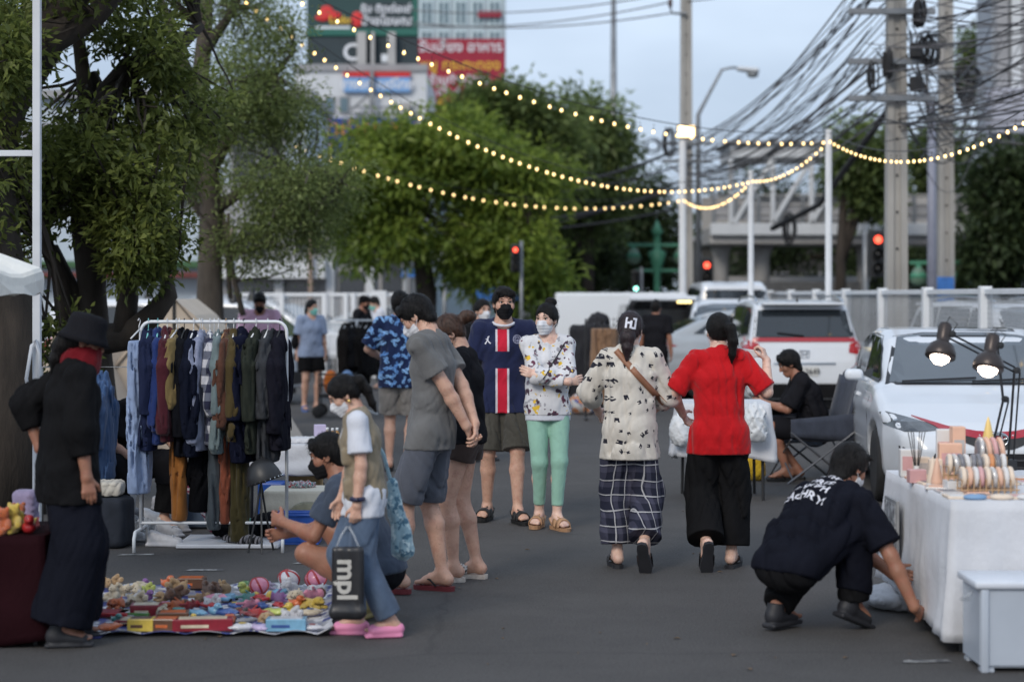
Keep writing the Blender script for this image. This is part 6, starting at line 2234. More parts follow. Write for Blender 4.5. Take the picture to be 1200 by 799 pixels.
f.cap(B.hp(0, .05, -.10), B.hp(.0, .075, -.22), (.060, .05), (.045, .022), .03, side=B.hx)
f.cap(B.hp(0, -.02, -.11), B.hp(0, .03, -.12), .075, .08, .03)
f.plane(B.hp(0, .06, -.012), B.hu, .004)
f.folds(.006, .06, 3)
fig_part(pr, 'scarf', f, C_SCARF)
# girl in utility vest
B = Body(1.31, True, .88, lean=4, lean2=9, pelvis=(0, 0, .90), footL=(.08, .16, .09), footR=(-.07, -.06, .085), toeL=(.1, -1, 0), handL=(.20, -.06, .80), elbowL=(.4, 1, -.2),
   handR=(-.18, -.16, .80), pitch=34, yaw=4, palmL=(-1, 0, 0), curlL=62)
pr, o = make_person('girl in beige utility vest over white tee with pink clogs', GX(428, 9.95), 9.95, -84, B,
     [dict(t='legs', m=C_JEANS, to=1.93, loose=.032, hem=.085, fold=.012, seed=5), dict(t='shirt', m=C_WHITE, loose=.016, hem=.15, sleeve=.72, sl=.03, seed=7, fold=.003), dict(t='vest', m=C_KHAKI, seed=9)],
     hair='pony', mask=M_WHITE, q=.009, shoes=('clog', RUB_PINK))
MB().tube([B.wr[1] + (B.el[1] - B.wr[1]).normalized() * .03 + Vector((.034 * math.cos(a), .030 * math.sin(a), 0)) for a in np.linspace(0, 2 * PI, 15)], .012, 6, False).build('wristwatch', mat('watch_navy', (.02, .02, .06), .4), pr, True)
MB().lathe([(.0001, -.012), (.012, 0), (.0001, .012)], 8, None, tuple(B.hp(.084, .0, -.045))).build('earring', mat('gold', (.8, .55, .2), .25, metal=1), pr, True)
girl_hand = Matrix.Translation((GX(428, 9.95), 9.95, 0)) @ rotz(R(-84)) @ (B.wr[1] + B.hd[1] * .10)
# carrier bag in her hand
cb = thing('carrier_bag', 'black plastic carrier bag printed mpl held by the girl in the vest', 'bag', (girl_hand.x - .03, girl_hand.y - .05, girl_hand.z))
bw, bh = .155, .33
f = Field((-.14, -.09, -.46), (.14, .09, .06), .007)
f.box((0, 0, -.075 - bh / 2), (bw / 2 + .0, .026, bh / 2), .02, .0)
f.cap((-.06, 0, -.075 - bh), (.06, 0, -.075 - bh), .03, .03, .03)
f.folds(.0035, .14, 2, 3, 1.5)
f.plane((0, 0, -.078), (0, 0, 1), .002)
mb, V, F = f.mesh('bag_body')
link('bag_body', mb, mat('bag_black', (.022, .022, .025), .35, .2, 8, spec=.5), cb)
bvb = bvh_of(V, F)
tm = text_mesh('mpl', .135, 0, bold=.004)
decal(bvb, cb, 'print', tm, Matrix.Translation((-.004, -.5, -.235)) @ Matrix(((1, 0, 0, 0), (0, 0, 1, 0), (0, 1, 0, 0), (0, 0, 0, 1))) @ Matrix.Rotation(R(-90), 4, 'Z'), mat('print_cream', (.50, .48, .44), .6, .05), .003)
clear = see_through('plastic_clear', (.55, .58, .62), .35)
for s_ in (-1, 1):
 MB().tube([(s_ * .055, 0, -.08), (s_ * .03, .0, -.02), (s_ * .004, .01, .02)], .006, 6).build('handle', clear, cb, True)
# patterned cloth bag on her far side
tb = thing('cloth_bag', 'pale blue patterned cloth bag hanging behind the girl in the vest', 'bag', (GX(466, 10.25), 10.25, .33))
f = Field((-.14, -.11, -.02), (.14, .11, .44), .010)
f.cap((0.03, 0, .06), (-.03, 0, .40), (.058, .05), (.03, .03), .02, side=(1, 0, 0))
f.folds(.010, .07, 6, 5, 4)
link('bag_body', f.mesh('bag_body')[0], cloth('tiedye', srgb(150, 178, 188), .1, fn=blotch_fn([(srgb(86, 120, 138), 2.2), (srgb(196, 214, 216), 5.1)], 26, .56)), tb)
MB().tube([(-.03, 0, .39), (-.07, -.02, .55), (-.11, -.03, .62)], .010, 6).build('strap', cloth('tiedye', (.4, .5, .5)), tb)
# squatting man
B = Body(1.62, False, .92, pelvis=(0, .20, .27), lean=22, lean2=30, footL=(.13, .14, .10), footR=(-.14, .06, .10), toeL=(.1, -1, -.3), toeR=(-.1, -1, -.2), kneeL=(.25, -1, .12), kneeR=(-.3, -1, .12),
   handL=(.06, -.34, .50), handR=(-.10, -.36, .42), elbowL=(.5, .2, -1), elbowR=(-.5, .2, -1), pitch=16, curlL=55, curlR=55)
make_person('squatting man in grey blue tee sorting toys behind the girl in the vest', GX(405, 10.55), 10.55, -96, B,
   [dict(t='legs', m=C_BLACK2, to=.55, loose=.03, seed=3), dict(t='shirt', m=cloth('dusty_blue', srgb(66, 76, 92)), loose=.025, hem=.05, sleeve=.7, sl=.03, seed=12)],
   skin=SKIN_TAN, hair='short', mask=M_BLACK, q=.010, shoes=('shoe', SHOE_G))
# man in grey tee, hands behind his back
B = Body(1.69, False, .89, lean=-3, lean2=5, pelvis=(0, .10, .925), footL=(.10, -.07, .085), footR=(-.12, .12, .085), toeL=(.15, -1, 0), toeR=(-.15, -1, 0),
   handL=(.0, .36, .86), handR=(-.02, .41, .83), elbowL=(.7, .6, .2), elbowR=(-.7, .6, .2), hdirL=(-.55, .1, -.75), hdirR=(.4, .25, -.9), palmL=(0, 1, .2), palmR=(0, -1, .2), pitch=36, curlL=60, curlR=45, hunch=.01)
make_person('man in grey tee and slate shorts with hands clasped behind his back', GX(487, 11.4), 11.4, -108, B,
   [dict(t='legs', m=C_SLATE, to=.98, loose=.028, hem=.098, seed=3, fold=.009), dict(t='shirt', m=C_GREY, loose=.026, hem=.12, sleeve=.66, sl=.026, seed=12, fold=.009)],
   hair='short', mask=M_WHITE, q=.008, shoes=('flipflop', RUB_RED, RUB_BLK))
# woman in black tee
B = Body(1.57, True, .95, lean=1, lean2=4, footL=(.09, -.06, .085), footR=(-.09, .06, .085), handL=(.12, -.20, .98), handR=(-.16, -.14, .95), pitch=34, yaw=10)
make_person('woman in black tee and brown shorts with brown hair bun beside the grey tee man', GX(545, 11.9), 11.9, -98, B,
   [dict(t='legs', m=C_BROWNS, to=.36, loose=.035, hem=.115, seed=6), dict(t='shirt', m=C_BLACK2, loose=.030, hem=.06, sleeve=.75, sl=.03, seed=14, fold=.009)],
   skin=SKIN, hair='backbun', hm=HAIR_B, mask=M_BLACK, q=.009, shoes=('slide', RUB_WHT, mat('slide_print', srgb(196, 190, 184), .7, .3, 60, fn=blotch_fn([(srgb(40, 40, 40), 2.0)], 60, .52))))
# man in the football jersey
B = Body(1.72, False, 1.01, lean=0, footL=(.10, -.16, .085), footR=(-.12, .06, .09), toeL=(.35, -1, 0), toeR=(-.35, -1, 0), handL=(.27, -.03, .84), handR=(-.27, -.05, .84), yaw=8, pitch=0)
pr, o = make_person('man in navy football jersey with red stripe and black mask facing forward', GX(590, 15.0), 15.0, 2, B,
     [dict(t='legs', m=C_OLIVE, to=.97, loose=.034, hem=.108, seed=6, fold=.009), dict(t='shirt', m=C_JERSEY, loose=.028, hem=.14, sleeve=.78, sl=.032, seed=21, fold=.006)],
     hair='short', mask=M_BLACK, q=.008, shoes=('sandal', RUB_BLK))
FRV = Matrix(((1, 0, 0, 0), (0, 0, 1, -1.0), (0, 1, 0, 0), (0, 0, 0, 1)))
PRINTW = mat('print_white', (.66, .66, .72), .7, .04)
# leaping figure mark: short strokes
jm = bpy.data.meshes.new('mark')
mbj = MB()
for (a, b2, w) in (((-.018, -.026), (-.004, -.002), .005), ((.022, -.022), (.002, -.002), .005), ((.0, -.004), (.002, .016), .0055), ((.002, .014), (.012, .034), .004), ((.0, .012), (-.014, .010), .0035)):
 a, b2 = Vector(a), Vector(b2)
 n_ = Vector((-(b2 - a).y, (b2 - a).x)).normalized() * w
 mbj.add([(*(a + n_), 0), (*(a - n_), 0), (*(b2 - n_ * .7), 0), (*(b2 + n_ * .7), 0)], [(0, 1, 2, 3)])
mbj.add([(.004 + .0055 * math.cos(a), .0245 + .0055 * math.sin(a), 0) for a in np.linspace(0, 2 * PI, 9)[:-1]], [tuple(range(8))])
decal(o['shirt'][1], pr, 'leaping_mark', mbj.mesh('mark'), Matrix.Translation((-.122, 0, 1.335)) @ FRV, PRINTW)
cm = MB()
n_ = 24
for r0, r1 in ((.033, .028), (.017, .013)):
 vs = [(r_ * math.cos(2 * PI * i / n_), r_ * math.sin(2 * PI * i / n_), 0) for r_ in (r0, r1) for i in range(n_)]
 cm.add(vs, [(i, (i + 1) % n_, (i + 1) % n_ + n_, i + n_) for i in range(n_)])
for k in range(10):
 a = k * 2 * PI / 10
 M_ = Matrix.Rotation(a, 4, 'Z')
 cm.add([M_ @ Vector(q) for q in ((-.0022, .019, 0), (.0022, .019, 0), (.0022, .026, 0), (-.0022, .026, 0))], [(0, 1, 2, 3)])
cm.add([(-.002, -.012, 0), (.002, -.012, 0), (.0005, .012, 0), (-.0005, .012, 0)], [(0, 1, 2, 3)])
cm.add([(-.008, -.012, 0), (-.004, -.012, 0), (.001, .0, 0), (-.001, .0, 0)], [(0, 1, 2, 3)])
cm.add([(.004, -.012, 0), (.008, -.012, 0), (.001, .0, 0), (-.001, .0, 0)], [(0, 1, 2, 3)])
decal(o['shirt'][1], pr, 'crest', cm.mesh('crest'), Matrix.Translation((.100, 0, 1.345)) @ FRV, mat('print_lilac', (.42, .42, .56), .7, .04))
nk = [B.neck + B.up2 * (.002 + .030 * math.cos(a + PI)) * B.k + B.side2 * .080 * math.sin(a) * B.k + B.f2 * (.03 + .082 * math.cos(a)) * B.k for a in np.linspace(0, 2 * PI, 25)]
MB().tube(nk, .011, 6, False).build('collar', PRINTW, pr, True)
# woman in the printed sweater, arms folded
B = Body(1.60, True, .94, lean=-1, footL=(.055, -.10, .085), footR=(-.06, .05, .09), toeL=(.35, -1, 0), toeR=(-.45, -1, 0), kneeL=(.02, -1, 0), kneeR=(-.02, -1, 0),
   handL=(-.115, -.185, 1.165), handR=(.125, -.215, 1.115), elbowL=(.8, -.25, -.7), elbowR=(-.8, -.25, -.7), hdirL=(-.9, .25, .35), hdirR=(.9, .3, .15), palmL=(0, 1, 0), palmR=(0, 1, 0), yaw=-34, pitch=2, curlL=25, curlR=25)
pr, o = make_person('woman with folded arms in printed white sweater and mint leggings', GX(642, 14.55), 14.55, 8, B,
     [dict(t='legs', m=C_MINT, to=1.82, loose=.005, hem=.045, fold=.0022, seed=6), dict(t='shirt', m=C_SWEAT, loose=.030, hem=.07, sleeve=1.86, sl=.020, seed=31, fold=.008)],
     skin=SKIN_PALE, hair='bun', mask=M_WHITE, q=.0075, shoes=('sandal', RUB_TAN))
f = Field(*B.box([B.pelvis], .3), .008)
f.cap(B.pelvis - B.up1 * .115 * B.k, B.pelvis - B.up1 * .05 * B.k, (.176 * B.k, .128 * B.k), (.178 * B.k, .13 * B.k), .01, side=B.side1, fa=True, fb=True)
fig_part(pr, 'sweater_hem', f, C_WHITE)
bvs = o['shirt'][1]
pts = []
for u in np.linspace(0, 1, 16):
 q = Vector((.115 - .19 * u, -1, 1.40 - .26 * u)) * B.k
 q.y = -1
 h = bvs.ray_cast(q, Vector((0, 1, 0)))
 if h[0]:
  pts.append(h[0] + Vector((0, -.006, 0)))
MB().tube(pts, .0045, 5).build('bag_strap', TRIMB, pr)
# woman in letter print shirt, walking away
B = Body(1.56, True, .92, lean=2, footL=(.085, -.04, .085), footR=(-.10, .20, .165), toeR=(-.12, -.45, -.85), handL=(.22, -.30, 1.02), handR=(-.15, -.28, 1.02), elbowL=(.9, .45, -.5), elbowR=(-.9, .45, -.5), yaw=-10, pitch=6)
pr, o = make_person('woman walking away in cream letter print shirt with tan shoulder strap', GX(738, 12.4), 12.4, 176, B,
     [dict(t='legs', m=C_PLAID, to=1.88, loose=.035, hem=.115, fold=.012, seed=16), dict(t='shirt', m=C_LETTER, loose=.038, hem=.21, sleeve=1.45, sl=.032, seed=33, fold=.011, cuff=.07)],
     skin=SKIN_PALE, hair='lowtail', hm=mat('hair_aubergine', (.022, .012, .014), .42, .5, 60, bump=.6, bs=190, stretch=(1, 1, .15), spec=.4), mask=M_WHITE, q=.008, eyes=False, shoes=('slide', SHOE_DK, SHOE_DK))
BKV = Matrix(((-1, 0, 0, 0), (0, 0, -1, 1.0), (0, 1, 0, 0), (0, 0, 0, 1)))      # seen from behind: u runs to the viewer's right
bvs = o['shirt'][1]
mb_ = MB()
L_, R_ = [], []
for u in np.linspace(0, 1, 22):
 c_ = Vector((-.085 + .30 * u, 1.335 - .335 * u))
 n_ = Vector((.335, .30)).normalized() * .019
 for lst, q in ((L_, c_ + n_), (R_, c_ - n_)):
  h = bvs.ray_cast(BKV @ Vector((q.x, q.y, 0)), Vector((0, -1, 0)))
  lst.append((h[0] if h[0] else bvs.find_nearest(BKV @ Vector((q.x, q.y, .9)))[0]) + Vector((0, .007, 0)))
vs = L_ + R_ + [p + Vector((0, -.010, 0)) for p in L_] + [p + Vector((0, -.010, 0)) for p in R_]
m_ = len(L_)
fs = []
for i in range(m_ - 1):
 fs += [(i, i + 1, m_ + i + 1, m_ + i), (i, 2 * m_ + i, 2 * m_ + i + 1, i + 1), (m_ + i, m_ + i + 1, 3 * m_ + i + 1, 3 * m_ + i)]
mb_.add(vs, fs)
mb_.build('shoulder_strap', C_STRAP, pr, True)
# white hair clip with block marks
hbv = None
for ch in pr.children:
 if ch.name.startswith('hair'):
  me_ = ch.data
  Vv = np.empty(len(me_.vertices) * 3)
  me_.vertices.foreach_get('co', Vv)
  hbv = bvh_of(Vv.reshape(-1, 3), [tuple(p.vertices) for p in me_.polygons])
cl = MB()
for x0_, x1_, z0_, z1_ in ((-.034, -.020, -.032, .034), (-.020, -.004, -.004, .010), (-.004, .010, -.030, .018), (.010, .026, -.034, -.020), (.024, .036, -.034, .036), (.012, .030, .024, .036)):
 cl.add([(x0_, z0_, 0), (x1_, z0_, 0), (x1_, z1_, 0), (x0_, z1_, 0)], [(0, 1, 2, 3)])
hc = B.head
decal(hbv, pr, 'hair_clip', cl.mesh('clip'), Matrix.Translation((hc.x - .002, 0, hc.z + .045)) @ BKV @ Matrix.Rotation(R(-8), 4, 'Z'), PRINTW, .006)
# woman in red, walking away, right hand raised
B = Body(1.55, True, .94, lean=2, footL=(.10, .17, .16), toeL=(.05, -.42, -.9), footR=(-.085, -.04, .085), toeR=(-.3, -1, 0), handR=(-.33, -.10, 1.39), elbowR=(-.9, .1, -.9), hdirR=(.3, -.1, .95), palmR=(.8, -.3, 0),
   handL=(.24, -.20, 1.02), elbowL=(.8, .5, -.4), yaw=6, pitch=4, curlR=70)
red, o = make_person('woman walking away in red tee and long black trousers with ponytail', GX(843, 12.4), 12.4, 178, B,
      [dict(t='legs', m=C_BLACK, to=1.9, loose=.05, hem=.125, fold=.013, seed=26), dict(t='shirt', m=C_RED, loose=.032, hem=.17, sleeve=.92, sl=.03, seed=43, fold=.010)],
      skin=SKIN_PALE, hair='sidetail', mask=M_WHITE, q=.008, eyes=False, shoes=('slide', SHOE_DK, SHOE_DK))
hw_ = Matrix.Translation((GX(843, 12.4), 12.4, 0)) @ rotz(R(178)) @ (B.wr[-1] + B.hd[-1] * .085 * B.k + B.pn[-1] * .03)
sk = thing('folded_fan', 'flat white folded paper held up by the woman in red', 'paper', hw_)
MB().rbox(-.16, .02, -.006, .006, -.022, .022, .003, Matrix.Rotation(R(8), 4, 'Y')).build('sheet', mat('paper_white', (.72, .73, .75), .7, .04), sk)
# squatting man by the right hand table
B = Body(1.66, False, 1.04, pelvis=(0, .16, .34), lean=36, lean2=56, arm=1.12, footL=(.13, .10, .10), footR=(-.13, -.20, .13), toeL=(.1, -1, 0), toeR=(-.1, -1, -.38), kneeL=(.2, -1, .25), kneeR=(-.15, -1, .2),
   handR=(-.46, -.30, .10), handL=(-.22, -.46, .22), elbowR=(-.6, .3, .2), elbowL=(.6, .3, -.4), hdirR=(.1, -.8, -.5), hdirL=(-.1, -.9, -.2), pitch=26, yaw=-2, hunch=.03, curlR=35, curlL=45)
pr, o = make_person('squatting man in navy slogan tee reaching under the white clothed table', GX(948, 10.1), 10.1, 130, B,
     [dict(t='legs', m=C_BLACK, to=2.0, loose=.030, hem=.08, fold=.010, seed=36), dict(t='shirt', m=C_NAVYK, loose=.030, hem=.06, sleeve=.82, sl=.035, seed=53, fold=.010)],
     skin=SKIN_TAN, hair='bowl', mask=M_WHITE, q=.009, shoes=('shoe', SHOE_DK))
sb_ = o['shirt'][1]
bk = -B.f2
up_ = B.up2
rt = up_.cross(bk).normalized()
orig = B.chest + up_ * .10 - bk * -1.0
Mb = Matrix((rt, up_, -bk)).transposed().to_4x4()
for body, sz, dy, dx in (('MAY THE', .042, .075, .0), ('FORCE', .056, .012, .005), ('BE WITH', .062, -.058, -.005), ('ZACHRY!', .066, -.132, .0)):
 M_ = Mb.copy()
 M_.translation = B.chest + up_ * (.085 + dy) + bk * 1.0 + rt * (dx - .015)
 decal(sb_, pr, 'slogan', text_mesh(body, sz, 0, bold=.0015), M_, PRINTW, .004)
# man seated in the folding chair
B = Body(1.68, False, .98, pelvis=(0, .05, .44), lean=8, lean2=26, footL=(.10, -.22, .085), footR=(-.10, -.10, .085), kneeL=(.1, -1, .4), kneeR=(-.1, -1, .4), handL=(.06, -.42, .70), handR=(-.06, -.40, .68),
   elbowL=(.6, .4, -1), elbowR=(-.6, .4, -1), hdirL=(-.3, -.9, .1), hdirR=(.3, -.9, .1), pitch=24, curlL=50, curlR=50)
make_person('man in black tee seated in the folding chair looking at his hands', GX(948, 18.3), 18.3, -92, B,
   [dict(t='legs', m=cloth('denim_short', srgb(96, 112, 134)), to=.93, loose=.03, seed=36), dict(t='shirt', m=C_BLACK2, loose=.04, hem=.06, sleeve=.9, sl=.035, seed=63, fold=.011)],
   skin=SKIN_TAN, hair='bowl', q=.011, shoes=('flipflop', RUB_BLK))
# man in blue print shirt
B = Body(1.70, False, 1.06, lean=2, footL=(.11, -.05, .085), footR=(-.10, .12, .12), toeR=(0, -.6, -.6), handL=(.20, -.24, 1.05), handR=(-.22, -.20, 1.02), elbowL=(.8, .5, -.5), elbowR=(-.8, .5, -.5))
make_person('man walking away in blue leaf print shirt and pale shorts', GX(468, 19.2), 19.2, 172, B,
   [dict(t='legs', m=C_STONE, to=.90, loose=.035, hem=.11, seed=46), dict(t='shirt', m=C_TROPIC, loose=.04, hem=.14, sleeve=.85, sl=.04, seed=73)],
   hair='short', q=.011, eyes=False, shoes=('flipflop', RUB_BLK))
# background people
B = Body(1.60, True, 1.12, footL=(.09, -.02, .085), handR=(-.22, .02, .86), handL=(.24, -.05, .80), pitch=4, yaw=20)
pr, o = make_person('woman in blue grey tee and black shorts with mint mask by the van', GX(364, 29.2), 29.2, 26, B,
     [dict(t='legs', m=C_BLACK, to=.75, loose=.04, hem=.12, seed=46), dict(t='shirt', m=C_BLUEG, loose=.03, hem=.10, sleeve=.8, sl=.03, seed=83)],
     hair='lowtail', mask=M_MINT, q=.014, shoes=('slide', RUB_BLUE, RUB_BLUE))
f = Field((-.36, -.12, .86), (-.10, .16, 1.3), .016)
f.cap((-.20, .0, 1.25), (-.24, .02, .98), .02, .05, .02).blob((-.24, .02, .98), (.05, .08, .1), .03)
fig_part(pr, 'sling_bag', f, C_BLACK)
B = Body(1.72, False, 1.12, lean=4, lean2=8, handL=(.16, -.26, 1.05), handR=(-.14, -.26, 1.05), pitch=32)
make_person('bearded man in pink tee standing behind the clothes rail', GX(305, 26), 26, 4, B,
   [dict(t='legs', m=C_BLACK, to=1.9, loose=.03, seed=46), dict(t='shirt', m=C_PINK, loose=.035, hem=.12, sleeve=.8, sl=.03, seed=93)],
   skin=SKIN_TAN, hair='short', mask=M_BLACK, q=.014, shoes=('shoe', SHOE_DK))
B = Body(1.66, False, 1.0, lean=6, handL=(.24, -.30, 1.12), handR=(-.16, -.26, 1.1), pitch=14)
pr, o = make_person('man in black cap and dark tee behind the hanging black jackets', GX(421, 35), 35, 66, B,
     [dict(t='legs', m=C_BLACK, to=1.9, loose=.03, seed=46), dict(t='shirt', m=C_BLACK2, loose=.03, hem=.12, sleeve=.8, sl=.03, seed=94)],
     skin=SKIN_TAN, hair='short', mask=M_BLACK, q=.017, shoes=('shoe', SHOE_DK))
cp = MB()
T = Matrix.Translation(B.hp(0, -.005, .06)) @ B.Hm.to_4x4()
cp.lathe([(.099, -.02), (.097, .03), (.07, .065), (.0001, .075)], 16, T)
cp.box(-.06, .06, .06, .17, -.012, .0, T)
cp.build('cap', C_BLACK, pr, True)
B = Body(1.66, False, 1.0, lean=8, handL=(.1, -.36, 1.1), handR=(-.14, -.34, 1.1), pitch=24)
make_person('man in white tee with mint mask by the gate behind the blue print shirt', GX(447, 36), 36, -70, B,
   [dict(t='legs', m=C_BLACK, to=1.9, loose=.03, seed=46), dict(t='shirt', m=C_WHITE, loose=.03, hem=.12, sleeve=.8, sl=.03, seed=95)],
   hair='short', mask=M_MINT, q=.017, shoes=('shoe', SHOE_DK))
B = Body(1.62, True, 1.05, lean=3)
make_person('person in black and red top half hidden behind the jersey man', GX(563, 20.5), 20.5, 30, B,
   [dict(t='legs', m=C_BLACK, to=1.9, loose=.03, seed=46), dict(t='shirt', m=cloth('black_red', (.014, .014, .016), fn=blotch_fn([(srgb(176, 30, 40), 4.4)], 6, .55)), loose=.03, hem=.12, sleeve=.8, sl=.03, seed=96)],
   hair='lowtail', mask=M_WHITE, q=.013, shoes=('shoe', SHOE_DK))
B = Body(1.60, False, 1.05, lean=3)
make_person('person in dark tee standing by the raised white tailgate', GX(768, 29.6), 29.6, 160, B,
   [dict(t='legs', m=C_BLACK, to=1.9, loose=.03, seed=46), dict(t='shirt', m=C_BLACK2, loose=.03, hem=.12, sleeve=.8, sl=.03, seed=97)],
   skin=SKIN_TAN, hair='short', q=.017, eyes=False, shoes=('shoe', SHOE_DK))
# stooping seller behind the rail
B = Body(1.60, True, 1.05, pelvis=(0, .12, .50), lean=16, lean2=42, footL=(.16, -.28, .085), footR=(-.16, -.20, .085), kneeL=(.4, -1, .4), kneeR=(-.4, -1, .4), handL=(.22, -.42, .62), handR=(-.14, -.40, .56), elbowL=(.6, .4, -1), elbowR=(-.6, .4, -1), pitch=22)
make_person('seated seller all in black with white mask looking down beside the clothes rail', GX(152, 14.4), 14.4, 34, B,
   [dict(t='legs', m=C_BLACK, to=1.9, loose=.04, seed=46), dict(t='shirt', m=C_BLACK2, loose=.035, hem=.10, sleeve=.8, sl=.035, seed=98)],
   hair='pony', mask=M_WHITE, q=.012, shoes=('shoe', mat('shoe_white', (.6, .6, .6), .6, .1)))
# ================================================================== STALLS AND GOODS
def cloth_col(name, rgb, fn=None, vs=12):
 return cloth('g_' + name, srgb(*rgb), .2, vs, fn)
# ---- clothes rail
D = 13.4
rx0, rx1 = GX(165, D), GX(336, D)
zt = ZY(377, D)
rl = thing('clothes_rail', 'white metal clothes rail with rounded corners full of hanging garments', 'clothes rail', ((rx0 + rx1) / 2, D, 0))
hw = (rx1 - rx0) / 2
arc = lambda sg: [(sg * (hw - .07 + .07 * math.sin(a)), 0, zt - .07 + .07 * math.cos(a)) for a in np.linspace(0, PI / 2, 6)]
MB().tube([(-hw, 0, .12)] + arc(-1)[::-1] + arc(1) + [(hw, 0, .12)], .0115, 8).build('frame', WHITEP, rl, True)
MB().tube([(-hw, 0, .17), (hw, 0, .17)], .010, 8).build('lower_bar', WHITEP, rl, True)
for sg in (-1, 1):
 MB().tube([(sg * hw, -.24, .0), (sg * hw, -.24, .09), (sg * hw, -.20, .13), (sg * hw, .20, .13), (sg * hw, .24, .09), (sg * hw, .24, 0)], .0115, 8).build('foot', WHITEP, rl, True)
HANG_W = mat('hanger_white', (.7, .7, .7), .4, .05)
HANG_T = mat('hanger_teal', srgb(120, 190, 190), .4, .05)
HANG_B = mat('hanger_black', (.02, .02, .02), .4)
HANG_G = mat('hanger_gold', srgb(170, 130, 90), .4)
def plaidbw(g, v, c, t):
 x, y, z = sep_xyz(g, t)
 a = g.math('LESS_THAN', g.math('MODULO', g.math('ADD', z, 10), .11), .055)
 b_ = g.math('LESS_THAN', g.math('MODULO', g.math('ADD', y, 10), .11), .055)
 k = g.math('MULTIPLY', g.math('ADD', a, b_), .5)
 return g.ramp(k, [(.2, (.018, .02, .045)), (.5, (.12, .13, .17)), (.9, (.50, .50, .53))])
def garment(name, label, px, zbot, col, kind='shirt', thick=.05, w=.42, seed=1, hm_=HANG_W, y=D, dz=0, tiltx=0.0, top=None, group=None):
 """a garment hung across the rail, seen edge-on: near sleeve falls towards us"""
 top = (zt if top is None else top)
 t = thing(name, label, 'garment', (GX(px, y), y, 0), R(random.uniform(-14, 14)), group)
 thick *= 1.18
 zs = top - .075 + dz
 f = Field((-thick * 2.6, -w * .5 - .16, zbot - .08), (thick * 2.6, w * .5 + .14, top + .02), .011)
 if kind == 'shirt':
  f.cap((0, 0, zs), (0, 0, zs - .06), (thick * .6, .05), (thick * .8, w * .40), .03, side=(1, 0, 0))
  f.cap((0, 0, zs - .12), (0, 0, zbot), (thick * .85, w * .46), (thick * 1.05, w * .48), .05, side=(1, 0, 0), fb=True)
  for sg in (-1, 1):
   f.cap((0, sg * w * .36, zs - .07), (.0, sg * (w * .52), zs - .22), .036, thick * .95, .03)
   f.cap((0, sg * (w * .52), zs - .22), (random.uniform(-.01, .01), sg * (w * .53), max(zbot + .02, zs - random.uniform(.48, .74))), thick * .95, thick * .75, .02, fb=True)
  f.cap((0, 0, zs + .005), (0, 0, zs + .08), .030, .045, .01, 'sub')
 else:      # trousers folded over the hanger
  f.cap((0, 0, zs - .05), (0, 0, zbot), (thick * .7, w * .36), (thick * .95, w * .26), .02, side=(1, 0, 0), fa=True, fb=True)
 f.folds(.020, .12, seed, 4, 6)
 f.folds(.006, .05, seed + 9, 3, 4)
 link('cloth', f.mesh('cloth')[0], col, t)
 h = MB()
 h.tube([(0, .0, zs + .02), (0, 0, zs + .05), (0, .02, zs + .07), (0, .022, top + .010), (0, .0, top + .022), (0, -.02, top + .008)], .0032, 5)
 h.tube([(0, -w * .36, zs - .035), (0, 0, zs + .02), (0, w * .36, zs - .035)], .006, 5)
 h.build('hanger', hm_, t, True)
 return t
